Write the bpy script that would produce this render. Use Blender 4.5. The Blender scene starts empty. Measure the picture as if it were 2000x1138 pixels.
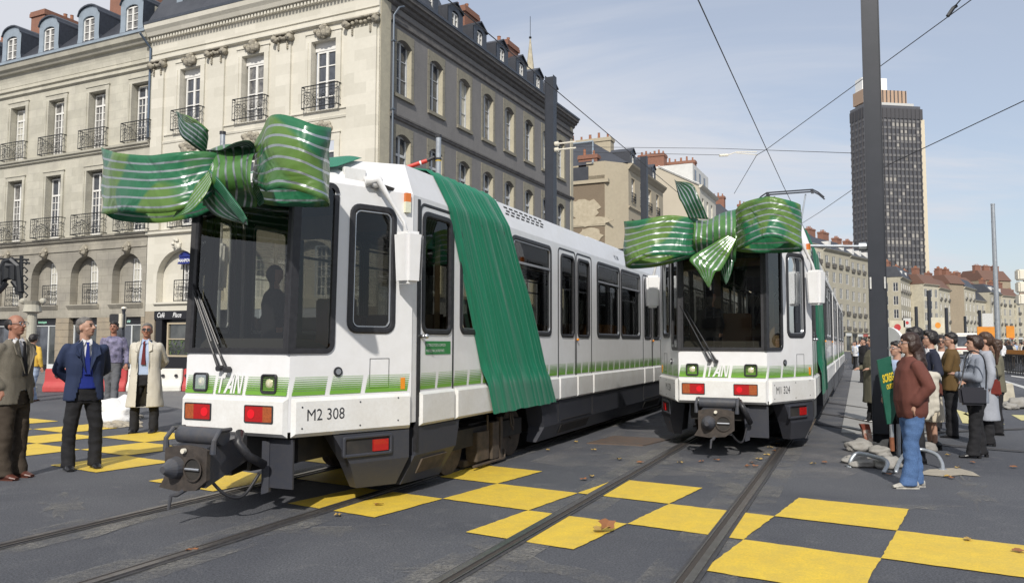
import bpy, bmesh, math, random
from mathutils import Vector, Matrix, noise as mnoise
R=math.radians
random.seed(7)
SC=bpy.context.scene
COL=SC.collection
# ---------------------------------------------------------------- camera
CAM_H=1.56
cp,sp=math.cos(R(3.8)),math.sin(R(3.8)); cr,sr=math.cos(R(.15)),math.sin(R(.15))
_rt=Vector((1,0,0)); _up=Vector((0,-sp,cp)); C_F=Vector((0,cp,sp))
C_R=cr*_rt+sr*_up; C_U=-sr*_rt+cr*_up
cam=bpy.data.cameras.new('camera'); camo=bpy.data.objects.new('camera',cam); COL.objects.link(camo)
cam.sensor_width=36; cam.lens=1520/2000*36; cam.clip_end=3000; cam.clip_start=.05
m=Matrix.Identity(4)
for i in range(3): m[i][0],m[i][1],m[i][2]=C_R[i],C_U[i],-C_F[i]
m[2][3]=CAM_H
camo.matrix_world=m
SC.camera=camo
# ---------------------------------------------------------------- world, sun, exposure
TO_SUN=Vector((-.103,-.994,0)).normalized(); EL=R(38)
SUNV=Vector((TO_SUN.x*math.cos(EL),TO_SUN.y*math.cos(EL),math.sin(EL)))
W=bpy.data.worlds.new('World'); SC.world=W; W.use_nodes=True
nt=W.node_tree; nt.nodes.clear()
def N(t,ty,**k):
    n=t.nodes.new(ty)
    for a,b in k.items(): setattr(n,a,b)
    return n
sky=N(nt,'ShaderNodeTexSky',sky_type='NISHITA',sun_disc=False,sun_elevation=EL,sun_rotation=math.atan2(TO_SUN.x,TO_SUN.y),air_density=1.0,dust_density=1.5,ozone_density=1.5)
tc=N(nt,'ShaderNodeTexCoord'); sep=N(nt,'ShaderNodeSeparateXYZ'); nt.links.new(tc.outputs['Generated'],sep.inputs[0])
mx=N(nt,'ShaderNodeMath',operation='MAXIMUM'); nt.links.new(sep.outputs['Z'],mx.inputs[0]); mx.inputs[1].default_value=0
ad=N(nt,'ShaderNodeMath',operation='ADD'); nt.links.new(mx.outputs[0],ad.inputs[0]); ad.inputs[1].default_value=.18
cmb=N(nt,'ShaderNodeCombineXYZ')
for a in ('X','Y'):
    dv=N(nt,'ShaderNodeMath',operation='DIVIDE'); nt.links.new(sep.outputs[a],dv.inputs[0]); nt.links.new(ad.outputs[0],dv.inputs[1]); nt.links.new(dv.outputs[0],cmb.inputs[a])
mp=N(nt,'ShaderNodeMapping'); nt.links.new(cmb.outputs[0],mp.inputs[0]); mp.inputs['Scale'].default_value=(.55,1.5,1); mp.inputs['Rotation'].default_value=(0,0,R(12)); mp.inputs['Location'].default_value=(3.1,1.7,0)
nz=N(nt,'ShaderNodeTexNoise'); nt.links.new(mp.outputs[0],nz.inputs['Vector']); nz.inputs['Scale'].default_value=.9; nz.inputs['Detail'].default_value=7; nz.inputs['Roughness'].default_value=.60; nz.inputs['Distortion'].default_value=.7
nz2=N(nt,'ShaderNodeTexNoise'); nt.links.new(cmb.outputs[0],nz2.inputs['Vector']); nz2.inputs['Scale'].default_value=.33; nz2.inputs['Detail'].default_value=2
sm=N(nt,'ShaderNodeMath',operation='ADD'); nt.links.new(nz.outputs['Fac'],sm.inputs[0]); nt.links.new(nz2.outputs['Fac'],sm.inputs[1])
cx=N(nt,'ShaderNodeMath',operation='MULTIPLY_ADD'); nt.links.new(sep.outputs['X'],cx.inputs[0]); cx.inputs[1].default_value=-.42; nt.links.new(sm.outputs[0],cx.inputs[2])
rp=N(nt,'ShaderNodeMapRange'); nt.links.new(cx.outputs[0],rp.inputs['Value']); rp.inputs['From Min'].default_value=.76; rp.inputs['From Max'].default_value=1.03; rp.inputs['To Min'].default_value=.46; rp.inputs['To Max'].default_value=1.0
rp.interpolation_type='SMOOTHSTEP'
b1=N(nt,'ShaderNodeBackground'); nt.links.new(sky.outputs[0],b1.inputs[0]); b1.inputs[1].default_value=.135
b2=N(nt,'ShaderNodeBackground'); b2.inputs[0].default_value=(.76,.785,.85,1); b2.inputs[1].default_value=.93
ms=N(nt,'ShaderNodeMixShader'); nt.links.new(rp.outputs[0],ms.inputs[0]); nt.links.new(b1.outputs[0],ms.inputs[1]); nt.links.new(b2.outputs[0],ms.inputs[2])
wo=N(nt,'ShaderNodeOutputWorld'); nt.links.new(ms.outputs[0],wo.inputs[0])
sl=bpy.data.lights.new('sun','SUN'); sl.energy=4.1; sl.angle=R(.9); sl.color=(1,.95,.87)
so=bpy.data.objects.new('sun',sl); COL.objects.link(so); so.rotation_euler=SUNV.to_track_quat('Z','Y').to_euler(); so.location=(0,0,30)
SC.view_settings.view_transform='Standard'; SC.view_settings.look='None'; SC.view_settings.exposure=0; SC.view_settings.gamma=1; SC.view_settings.use_curve_mapping=False
SC.render.engine='CYCLES'; SC.cycles.max_bounces=8; SC.cycles.transparent_max_bounces=16

# ---------------------------------------------------------------- helpers
def ray(px,py): return C_R*((px-1000)/1520)-C_U*((py-569)/1520)+C_F
def at(px,py,Y):
    """the place seen at a spot of the photo, Y metres in front of the camera"""
    d=ray(px,py); return Vector((0,0,CAM_H))+d*(Y/d.y)
def gp(px,py,z=0):
    d=ray(px,py); return Vector((0,0,CAM_H))+d*((z-CAM_H)/d.z)
class MB:
    def __init__(s): s.v=[]; s.f=[]; s.mi=[]; s.m=0; s.uv=None
    def add(s,vs,fs):
        o=len(s.v); s.v+= [tuple(v) for v in vs]; s.f+=[tuple(i+o for i in f) for f in fs]; s.mi+=[s.m]*len(fs); return s
    def quad(s,*p): return s.add(p,[tuple(range(len(p)))])
    def box(s,x0,x1,y0,y1,z0,z1,M=None):
        vs=[Vector((x,y,z)) for z in (z0,z1) for y in (y0,y1) for x in (x0,x1)]
        if M: vs=[M(v) for v in vs]
        return s.add(vs,[(0,2,3,1),(4,5,7,6),(0,1,5,4),(2,6,7,3),(0,4,6,2),(1,3,7,5)])
    def frus(s,a,b):
        """loft between two equal loops, capped"""
        n=len(a); return s.add(list(a)+list(b),[tuple(range(n))[::-1],tuple(range(n,2*n))]+[(i,(i+1)%n,n+(i+1)%n,n+i) for i in range(n)])
    def loft(s,loops,cap=True,closed=True):
        n=len(loops[0]); vs=[p for l in loops for p in l]; fs=[]
        for k in range(len(loops)-1):
            for i in range(n if closed else n-1):
                fs.append((k*n+i,k*n+(i+1)%n,(k+1)*n+(i+1)%n,(k+1)*n+i))
        if cap and closed: fs+=[tuple(range(n))[::-1],tuple(range((len(loops)-1)*n,len(loops)*n))]
        return s.add(vs,fs)
    def tube(s,pts,r,n=8,cap=True):
        pts=[Vector(p) for p in pts]; rs=r if isinstance(r,(list,tuple)) else [r]*len(pts); loops=[]
        up=None
        for i,p in enumerate(pts):
            d=(pts[min(i+1,len(pts)-1)]-pts[max(i-1,0)]).normalized()
            if up is None: up=Vector((0,0,1)) if abs(d.z)<.9 else Vector((1,0,0))
            a=d.cross(up).normalized(); b=a.cross(d).normalized(); up=b
            loops.append([p+(a*math.cos(t)+b*math.sin(t))*rs[i] for t in [2*math.pi*k/n for k in range(n)]])
        return s.loft(loops,cap)
    def cyl(s,c,axis,r,h,n=16,r2=None):
        c=Vector(c); a=Vector(axis).normalized(); return s.tube([c,c+a*h],[r,r if r2 is None else r2],n)
    def disc_loop(s,c,ax,r,n=16):
        ax=Vector(ax).normalized(); u=ax.orthogonal().normalized(); v=ax.cross(u); return [Vector(c)+(u*math.cos(2*math.pi*k/n)+v*math.sin(2*math.pi*k/n))*r for k in range(n)]
    def sphere(s,c,r,n=12,m=8,M=None):
        c=Vector(c); rx,ry,rz=(r,r,r) if not isinstance(r,(tuple,list)) else r
        loops=[]
        for j in range(1,m):
            t=math.pi*j/m
            loops.append([c+Vector((rx*math.sin(t)*math.cos(2*math.pi*k/n),ry*math.sin(t)*math.sin(2*math.pi*k/n),rz*math.cos(t))) for k in range(n)])
        top=c+Vector((0,0,rz)); bot=c-Vector((0,0,rz))
        vs=[top]+[p for l in loops for p in l]+[bot]
        if M: vs=[M(v) for v in vs]
        fs=[(0,1+k,1+(k+1)%n) for k in range(n)]
        for j in range(m-2):
            for k in range(n): a=1+j*n; fs.append((a+k,a+n+k,a+n+(k+1)%n,a+(k+1)%n))
        e=len(vs)-1; a=1+(m-2)*n
        fs+=[(e,a+(k+1)%n,a+k) for k in range(n)]
        return s.add(vs,fs)
    def build(s,name,mat=None,parent=None,smooth=False,bevel=0,xf=None,recalc=True,label=None):
        me=bpy.data.meshes.new(name)
        vs=[xf(Vector(v)) for v in s.v] if xf else s.v
        me.from_pydata([tuple(v) for v in vs],[],s.f)
        for mm in (mat if isinstance(mat,(list,tuple)) else [mat]):
            if mm: me.materials.append(mm)
        me.polygons.foreach_set('material_index',s.mi)
        if recalc:
            b=bmesh.new(); b.from_mesh(me); bmesh.ops.recalc_face_normals(b,faces=b.faces)
            if bevel: bmesh.ops.bevel(b,geom=list(b.edges),offset=bevel,segments=2,affect='EDGES',clamp_overlap=True)
            b.to_mesh(me); b.free()
        if s.uv:
            ul=me.uv_layers.new(name='UVMap')
            for l in me.loops: ul.data[l.index].uv=s.uv[l.vertex_index]
        if smooth: me.polygons.foreach_set('use_smooth',[True]*len(me.polygons))
        me.update()
        o=bpy.data.objects.new(name,me); COL.objects.link(o)
        if parent: o.parent=parent
        if label: o['label']=label
        return o
def smooth_angle(o,a=35):
    for p in o.data.polygons: p.use_smooth=True
    try: o.data.set_sharp_from_angle(angle=R(a))
    except Exception: pass
    return o
def tag(o,label=None,cat=None,group=None,kind=None):
    if label: o['label']=label
    if cat: o['category']=cat
    if group: o['group']=group
    if kind: o['kind']=kind
    return o
def empty(name,loc,rz=0,label=None,cat=None,group=None):
    o=bpy.data.objects.new(name,None); COL.objects.link(o); o.location=loc; o.rotation_euler=(0,0,rz); o.empty_display_size=.2
    return tag(o,label,cat,group)
def clone(o,parent=None):
    c=o.copy(); COL.objects.link(c); c.parent=parent
    for ch in list(o.children): clone(ch,c)
    return c
def inst(o,parent,loc,rot=None,name=None):
    c=bpy.data.objects.new(name or o.name.split('.')[0],o.data); COL.objects.link(c); c.parent=parent; c.location=loc
    if rot: c.rotation_euler=rot
    return c
# ---------------------------------------------------------------- materials
def link(t,a,b): t.links.new(a,b)
def mat(name,col,rough=.6,metal=0,var=None,bump=None,spec=.5,coat=0,emit=None,col2=None,stretch=None,streak=None,coords='Object'):
    """var=(scale,amount[,detail]) mixes towards col2 / a darker tone; bump=(scale,strength,dist)"""
    m=bpy.data.materials.new(name); m.use_nodes=True; t=m.node_tree; b=t.nodes['Principled BSDF']
    b.inputs['Base Color'].default_value=(*col,1); b.inputs['Roughness'].default_value=rough; b.inputs['Metallic'].default_value=metal
    b.inputs['Specular IOR Level'].default_value=spec; b.inputs['Coat Weight'].default_value=coat
    if emit: b.inputs['Emission Color'].default_value=(*emit[:3],1); b.inputs['Emission Strength'].default_value=emit[3]
    tc=N(t,'ShaderNodeTexCoord'); src=tc.outputs[coords]
    if stretch:
        mp=N(t,'ShaderNodeMapping'); mp.inputs['Scale'].default_value=stretch; link(t,src,mp.inputs[0]); src=mp.outputs[0]
    last=None
    if var:
        vs=var if isinstance(var,list) else [var]
        cur=(*col,1); sock=None
        for k,v in enumerate(vs):
            n=N(t,'ShaderNodeTexNoise'); link(t,src,n.inputs['Vector']); n.inputs['Scale'].default_value=v[0]; n.inputs['Detail'].default_value=v[2] if len(v)>2 else 6; n.inputs['Roughness'].default_value=.62
            r=N(t,'ShaderNodeMapRange'); link(t,n.outputs['Fac'],r.inputs['Value']); r.inputs['From Min'].default_value=.36; r.inputs['From Max'].default_value=.66
            r.inputs['To Max'].default_value=v[1]
            mx=N(t,'ShaderNodeMix',data_type='RGBA'); link(t,r.outputs[0],mx.inputs['Factor'])
            c2=v[3] if len(v)>3 else (col2 if col2 else tuple(c*.45 for c in col))
            if sock is None: mx.inputs['A'].default_value=cur
            else: link(t,sock,mx.inputs['A'])
            mx.inputs['B'].default_value=(*c2,1); sock=mx.outputs['Result']
        link(t,sock,b.inputs['Base Color'])
    if bump:
        n=N(t,'ShaderNodeTexNoise'); link(t,src,n.inputs['Vector']); n.inputs['Scale'].default_value=bump[0]; n.inputs['Detail'].default_value=5
        bm=N(t,'ShaderNodeBump'); link(t,n.outputs['Fac'],bm.inputs['Height']); bm.inputs['Strength'].default_value=bump[1]; bm.inputs['Distance'].default_value=bump[2] if len(bump)>2 else .02
        link(t,bm.outputs[0],b.inputs['Normal'])
    return m
def glass(name,tint=(.5,.52,.5),refl=1.0,rough=.015):
    m=bpy.data.materials.new(name); m.use_nodes=True; t=m.node_tree; t.nodes.clear()
    tr=N(t,'ShaderNodeBsdfTransparent'); tr.inputs[0].default_value=(*tint,1)
    gl=N(t,'ShaderNodeBsdfGlossy'); gl.inputs['Roughness'].default_value=rough; gl.inputs['Color'].default_value=(.9,.93,.95,1)
    fr=N(t,'ShaderNodeFresnel'); fr.inputs['IOR'].default_value=1.5
    mu=N(t,'ShaderNodeMath',operation='MULTIPLY'); mu.use_clamp=True; link(t,fr.outputs[0],mu.inputs[0]); mu.inputs[1].default_value=1.8*refl
    ms=N(t,'ShaderNodeMixShader'); link(t,mu.outputs[0],ms.inputs[0]); link(t,tr.outputs[0],ms.inputs[1]); link(t,gl.outputs[0],ms.inputs[2])
    o=N(t,'ShaderNodeOutputMaterial'); link(t,ms.outputs[0],o.inputs[0]); return m
M={}
M['white']=mat('tram_white_paint',(.78,.78,.79),.30,var=[(1.2,.25,6,(.64,.64,.62)),(9,.14,6,(.52,.50,.46))],bump=(3,.04,.02),coat=.3)
M['grime_white']=mat('tram_lower_white',(.78,.78,.77),.32,var=[(3,.35,6,(.55,.52,.46)),(30,.15,4,(.45,.42,.36))],coat=.2)
M['rubber']=mat('black_rubber',(.018,.018,.021),.45,var=(20,.5,3,(.04,.04,.045)))
M['trim']=mat('alu_trim',(.55,.56,.58),.3,.9)
M['skirt']=mat('skirt_charcoal',(.034,.038,.052),.45,var=[(3,.35,5,(.055,.055,.062)),(25,.15,4,(.085,.075,.06))],bump=(40,.05,.01))
M['under']=mat('underframe_black',(.018,.018,.018),.75,var=(6,.6,5,(.05,.042,.035)))
M['brown']=mat('brake_dust_metal',(.10,.075,.055),.7,var=(9,.7,5,(.03,.028,.025)),bump=(30,.2,.01))
M['coupler']=mat('coupler_paint',(.05,.055,.07),.38,var=(12,.5,5,(.10,.09,.08)),bump=(25,.15,.01))
M['plate']=mat('coupler_plate_greased',(.085,.07,.06),.5,.3,var=(14,.6,5,(.03,.028,.028)),bump=(30,.25,.01))
M['tglass']=glass('tram_glass',(.50,.50,.46),.42)
M['wglass']=glass('windscreen_glass',(.74,.73,.67),.8)
M['red']=mat('red_lens',(.42,.012,.012),.15,coat=.6,var=(60,.4,2,(.25,.01,.01)))
M['redlit']=mat('red_lens_centre',(.75,.01,.02),.15,coat=.6)
M['amber']=mat('amber_lens',(.62,.16,.02),.2,coat=.5)
M['orange']=mat('orange_reflector',(.75,.27,.02),.25)
M['chrome']=mat('headlight_reflector',(.80,.78,.60),.2,.35,bump=(30,.5,.01))
M['lens']=glass('headlight_lens',(.97,.97,.90),.3,.1)
M['green_line']=mat('livery_green',(.16,.36,.045),.35)
M['ink']=mat('number_ink',(.02,.022,.03),.45)
M['inner']=mat('interior_panel',(.035,.033,.030),.8)
M['seat']=mat('seat_fabric',(.16,.08,.03),.85)
M['woodpanel']=mat('cab_partition_tan',(.20,.14,.075),.55,var=(5,.4))
M['floor_in']=mat('tram_floor',(.04,.04,.04),.8)
M['galv']=mat('galvanised_steel',(.42,.45,.48),.42,.6,var=(14,.5,5,(.25,.27,.30)))
M['steel_dk']=mat('mast_charcoal_paint',(.020,.024,.033),.42,var=[(4,.4,4,(.035,.038,.05))],bump=(60,.05,.01))
M['wire']=mat('copper_wire_dark',(.05,.05,.055),.5,.4)
M['insul']=mat('insulator_cream',(.70,.66,.56),.3)

def add_joints(m,w,h,dark=.72,mortar=.012):
    t=m.node_tree; b=t.nodes['Principled BSDF']; lk=b.inputs['Base Color'].links[0]; src=lk.from_socket
    tc=N(t,'ShaderNodeTexCoord'); mp=N(t,'ShaderNodeMapping'); mp.inputs['Rotation'].default_value=(math.pi/2,0,0); link(t,tc.outputs['Object'],mp.inputs[0])
    br=N(t,'ShaderNodeTexBrick'); link(t,mp.outputs[0],br.inputs['Vector']); br.inputs['Scale'].default_value=1; br.inputs['Mortar Size'].default_value=mortar; br.inputs['Mortar Smooth'].default_value=.3; br.inputs['Brick Width'].default_value=w; br.inputs['Row Height'].default_value=h
    br.inputs['Color1'].default_value=(1,1,1,1); br.inputs['Color2'].default_value=(.86,.86,.85,1); br.inputs['Mortar'].default_value=(dark,dark,dark,1)
    mx=N(t,'ShaderNodeMix',data_type='RGBA',blend_type='MULTIPLY'); mx.inputs['Factor'].default_value=1; link(t,src,mx.inputs['A']); link(t,br.outputs['Color'],mx.inputs['B']); link(t,mx.outputs['Result'],b.inputs['Base Color'])
# ================================================================ ground
def sheet(name,poly,z,m,parent=None,kind='structure',label=None):
    mb=MB(); mb.add([(p[0],p[1],z) for p in poly],[tuple(range(len(poly)))])
    o=mb.build(name,m,parent,recalc=False)
    if o.data.polygons[0].normal.z<0: o.data.flip_normals()
    if kind: o['kind']=kind
    return o
def asphalt(name,c,c2,c3,grain=180):
    m=bpy.data.materials.new(name); m.use_nodes=True; t=m.node_tree; b=t.nodes['Principled BSDF']; b.inputs['Roughness'].default_value=.82
    tc=N(t,'ShaderNodeTexCoord')
    def nz(s,d,mn,mx,dist=0,ro=.6):
        n=N(t,'ShaderNodeTexNoise'); link(t,tc.outputs['Object'],n.inputs['Vector']); n.inputs['Scale'].default_value=s; n.inputs['Detail'].default_value=d; n.inputs['Distortion'].default_value=dist; n.inputs['Roughness'].default_value=ro
        r=N(t,'ShaderNodeMapRange'); link(t,n.outputs['Fac'],r.inputs['Value']); r.inputs['From Min'].default_value=mn; r.inputs['From Max'].default_value=mx; return n,r
    _,a=nz(.35,6,.40,.62,.6); _,g=nz(.9*grain/2,3,.35,.75,0,.8); _,d=nz(3.2,7,.56,.75,1.4); _,e=nz(1.1,8,.50,.60,.3)
    m1=N(t,'ShaderNodeMix',data_type='RGBA'); m1.inputs['A'].default_value=(*c,1); m1.inputs['B'].default_value=(*c2,1); link(t,a.outputs[0],m1.inputs['Factor'])
    m2=N(t,'ShaderNodeMix',data_type='RGBA'); link(t,m1.outputs['Result'],m2.inputs['A']); m2.inputs['B'].default_value=(*c3,1)
    mu=N(t,'ShaderNodeMath',operation='MULTIPLY'); link(t,d.outputs[0],mu.inputs[0]); mu.inputs[1].default_value=.35; link(t,mu.outputs[0],m2.inputs['Factor'])
    m3=N(t,'ShaderNodeMix',data_type='RGBA',blend_type='MULTIPLY'); link(t,m2.outputs['Result'],m3.inputs['A']); m3.inputs['Factor'].default_value=1
    cr=N(t,'ShaderNodeMapRange'); link(t,g.outputs[0],cr.inputs['Value']); cr.inputs['To Min'].default_value=.40; cr.inputs['To Max'].default_value=1.6
    link(t,cr.outputs[0],m3.inputs['B']); link(t,m3.outputs['Result'],b.inputs['Base Color'])
    bm=N(t,'ShaderNodeBump'); link(t,g.outputs[0],bm.inputs['Height']); bm.inputs['Strength'].default_value=.5; bm.inputs['Distance'].default_value=.008; link(t,bm.outputs[0],b.inputs['Normal'])
    return m
M['asphalt']=asphalt('asphalt_road',(.076,.080,.094),(.106,.110,.123),(.20,.198,.20),140)
M['asphalt2']=asphalt('asphalt_worn_bed',(.15,.147,.155),(.19,.185,.185),(.22,.21,.19))
M['asphalt3']=asphalt('asphalt_far',(.17,.17,.175),(.21,.205,.20),(.30,.28,.25))
M['yellow']=mat('yellow_road_paint',(.82,.575,.05),.6,var=[(1.6,.5,6,(.70,.46,.04)),(70,.42,4,(.38,.28,.06)),(5,.38,8,(.45,.34,.09))],bump=(220,.6,.006))
M['paleyellow']=mat('pale_yellow_paint',(.62,.56,.26),.7,var=(10,.4))
M['whitepaint']=mat('white_road_paint',(.60,.60,.58),.7,var=(8,.6,6,(.3,.3,.3)))
M['rail']=mat('rail_steel',(.26,.25,.25),.35,.8,var=(18,.5,5,(.12,.10,.09)))
M['groove']=mat('rail_groove_dirt',(.035,.032,.03),.85,var=(60,.6,5,(.08,.06,.045)))
M['sealant']=mat('rail_bed_dark_seal',(.04,.04,.045),.7,var=(12,.5,5,(.09,.085,.08)),bump=(80,.3,.01))
M['slab']=mat('platform_slab',(.34,.335,.32),.8,var=[(1.5,.4,6,(.24,.235,.23)),(30,.2,4,(.20,.19,.18))],bump=(60,.2,.01))
M['sand']=mat('sand_dust',(.38,.34,.27),.95,var=(6,.5,6,(.24,.22,.19)),bump=(60,.5,.02))
def dust_edge(name,c,thr=.5):
    m=bpy.data.materials.new(name); m.use_nodes=True; t=m.node_tree; b=t.nodes['Principled BSDF']; b.inputs['Base Color'].default_value=(*c,1); b.inputs['Roughness'].default_value=.9
    tc=N(t,'ShaderNodeTexCoord'); a=None
    for s,d,lo,hi in ((1.3,6,.42,.68),(34,3,.30,.62)):
        n=N(t,'ShaderNodeTexNoise'); link(t,tc.outputs['Object'],n.inputs['Vector']); n.inputs['Scale'].default_value=s; n.inputs['Detail'].default_value=d; n.inputs['Roughness'].default_value=.7
        r=N(t,'ShaderNodeMapRange'); link(t,n.outputs['Fac'],r.inputs['Value']); r.inputs['From Min'].default_value=lo; r.inputs['From Max'].default_value=hi
        if a is None: a=r
        else:
            q=N(t,'ShaderNodeMath',operation='MULTIPLY'); link(t,a.outputs[0],q.inputs[0]); link(t,r.outputs[0],q.inputs[1]); a=q
    q=N(t,'ShaderNodeMath',operation='MULTIPLY'); link(t,a.outputs[0],q.inputs[0]); q.inputs[1].default_value=thr
    tr=N(t,'ShaderNodeBsdfTransparent'); ms=N(t,'ShaderNodeMixShader'); link(t,q.outputs[0],ms.inputs[0]); link(t,tr.outputs[0],ms.inputs[1]); link(t,b.outputs[0],ms.inputs[2]); link(t,ms.outputs[0],t.nodes['Material Output'].inputs[0]); return m
M['raildust']=dust_edge('pale_rail_dust',(.24,.23,.21),.9)
sheet('ground',[(-1500,-60),(1500,-60),(1500,2500),(-1500,2500)],0,M['asphalt'])
YAW=R(23.9); TD=Vector((math.sin(YAW),math.cos(YAW),0)); TN=Vector((math.cos(YAW),-math.sin(YAW),0))
def sl(s,l,z=0): return TD*s+TN*l+Vector((0,0,z))
C1,C2,S1,S2=-1.785,-5.29,11.45,5.6
# worn lighter bed between and right of the tracks
def blob_poly(c,rx,ry,rot,n=28,j=.2,seed=1):
    rnd=random.Random(seed); out=[]
    for k in range(n):
        a=2*math.pi*k/n; q=1+rnd.uniform(-j,j); x,y=rx*q*math.cos(a),ry*q*math.sin(a); out.append((c[0]+x*math.cos(rot)-y*math.sin(rot),c[1]+x*math.sin(rot)+y*math.cos(rot)))
    return out
P=lambda *a:[tuple(gp(x,y)[:2]) for x,y in a]
M['beddust']=dust_edge('worn_bed_dust',(.25,.24,.235),.75)
sheet('worn_track_bed',[tuple(sl(s,l)[:2]) for s,l in ((9.6,-4.0),(9.1,-2.6),(9.6,-1.3),(9.9,-.2),(12,.4),(60,.4),(60,-4.0))],.004,M['beddust'])
sheet('dusty_street_end',[tuple(sl(s,l)[:2]) for s,l in ((13.0,-13.0),(12.3,-10.6),(12.6,-9.2),(13.2,-7.4),(60,-7.4),(42,-46),(24,-38))],.004,M['asphalt3'])
# yellow checkerboard on a one-metre grid
GA=R(32.2); GE1=Vector((math.cos(GA),-math.sin(GA),0)); GE2=Vector((math.sin(GA),math.cos(GA),0)); GO=gp(1512.5,1008.5)
gx={-4:-4.12,-5:-5.25,-6:-6.38,-7:-7.43,-8:-8.46,-9:-9.58,-10:-10.8,-11:-11.87,-12:-12.95,-13:-14.0,-14:-15.1,-15:-16.2}
road=MB()
paint=empty('painted_checkerboard',(0,0,0)); paint['kind']='structure'
for j in (-2,-1,0):
    for i in range(-14,2):
        if (i+j)%2: continue
        a,b=gx.get(i,i),gx.get(i+1,i+1)
        mb=MB(); n=14; rnd=random.Random(i*7+j)
        cs=[(a,j),(b,j),(b,j+1),(a,j+1)]; poly=[]
        for k in range(4):
            p,q=cs[k],cs[(k+1)%4]
            for u in range(n):
                f=u/n; e=.006*rnd.uniform(-1,1) if u else 0
                poly.append(GO+GE1*(p[0]+(q[0]-p[0])*f+e)+GE2*(p[1]+(q[1]-p[1])*f+e))
        c=sum(poly,Vector())/len(poly)
        mb.add([(c.x,c.y,.008)]+[(p.x,p.y,.008) for p in poly],[(0,1+k,1+(k+1)%len(poly)) for k in range(len(poly))])
        o=mb.build('painted_square',M['yellow'],paint,recalc=False)
        if o.data.polygons[0].normal.z<0: o.data.flip_normals()
for q in (((1868,800),(1885,805),(1914,829),(1880,826)),((1880,808),(1895,804),(1963,829),(1932,829)),((1975,810),(2010,811),(2030,822),(1995,821))):
    o=sheet('painted_square',P(*q),.008,M['paleyellow'],paint,None)
# grooved rails
def track(c,s0,s1,bend=None,name='tram_track'):
    root=empty(name,(0,0,0)); root['kind']='structure'
    for side in (-.7175,.7175):
        def strip(mb,l0,l1,z0,z1=None):
            z1=z0 if z1 is None else z1; n=60
            for k in range(n):
                sa,sb=s0+(s1-s0)*k/n,s0+(s1-s0)*(k+1)/n
                off=lambda s:(bend(s) if bend else 0)+c+side
                mb.quad(sl(sa,off(sa)+l0,z0),sl(sb,off(sb)+l0,z0),sl(sb,off(sb)+l1,z1),sl(sa,off(sa)+l1,z1))
        inn=1 if side<0 else -1
        dz=MB(); strip(dz,-.30,-.08,.0066); strip(dz,.08,.30,.0066); dz.build('dusty_rail_edge',M['raildust'],root,recalc=False)
        a=MB(); strip(a,-.085,.085,.012); strip(a,-.085,-.085,.0,.012); strip(a,.085,.085,.012,.0); a.build('rail_bedding',M['sealant'],root,recalc=False)
        h=MB(); e=[-.028*inn-.028,-.028*inn+.028]; strip(h,min(e),max(e),.024); strip(h,min(e),min(e),.0,.024); strip(h,max(e),max(e),.0,.024)
        g0=.018*inn; strip(h,.052*inn-.006,.052*inn+.006,.020); h.build('rail_head',M['rail'],root,recalc=False)
        g=MB(); strip(g,min(.0,.046*inn),max(.0,.046*inn),.015); g.build('rail_groove',M['groove'],root,recalc=False)
    return root
bend2=lambda s:0 if s>4.2 else -.012*(4.2-s)**2
track(C2,-4,60,bend2); track(C1,-2,90)
# crossing curved rails at the right, platform paving
paving=MB()
pv=empty('platform_paving',(0,0,0)); pv['kind']='structure'
for k in range(26):
    s=15.0+k*1.5
    for q,(l0,l1) in enumerate(((-.30,.42),(.44,1.16))):
        mb=MB(); rnd=random.Random(k*2+q)
        mb.box(l0,l1,s,s+1.47,0,.012+rnd.uniform(0,.004),lambda v: sl(v.y,v.x,v.z))
        mb.build('paving_slab',M['slab'],pv)
for pts in (((1580,826),(1660,838),(1760,858),(1860,872),(2010,884)),((1590,806),(1640,813),(1700,826)),((1615,786),(1660,793),(1700,799)),((1760,852),(1830,846),(1900,842),(2010,838))):
    mb=MB(); g=[gp(*p) for p in pts]
    for a,b in zip(g,g[1:]):
        t=(b-a).normalized(); nn=Vector((-t.y,t.x,0))*.045
        mb.quad(*[Vector((p.x,p.y,.021)) for p in (a-nn,b-nn,b+nn,a+nn)])
    o=mb.build('crossing_rail',M['groove'],None,recalc=False); o['kind']='structure'
sheet('sand_patch',P((1790,926),(1815,917),(1870,914),(1900,922),(1915,931),(1880,928),(1840,931)),.009,M['sand'])
sheet('sand_patch',P((200,826),(225,822),(260,826),(262,832),(230,836),(200,833)),.009,M['sand'])
# steel cover plate between the tracks
cov=MB(); q=P((1146,866),(1255,871),(1310,858),(1200,852)); cov.frus([(x,y,0.0) for x,y in q],[(x,y,.016) for x,y in q])
tag(cov.build('manhole_cover',mat('rusty_cover_plate',(.12,.10,.09),.6,.4,var=(7,.6,6,(.20,.12,.07)),bump=(50,.3,.01))),'rectangular rusty steel cover plate set in the asphalt between the two trams','cover plate')
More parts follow.
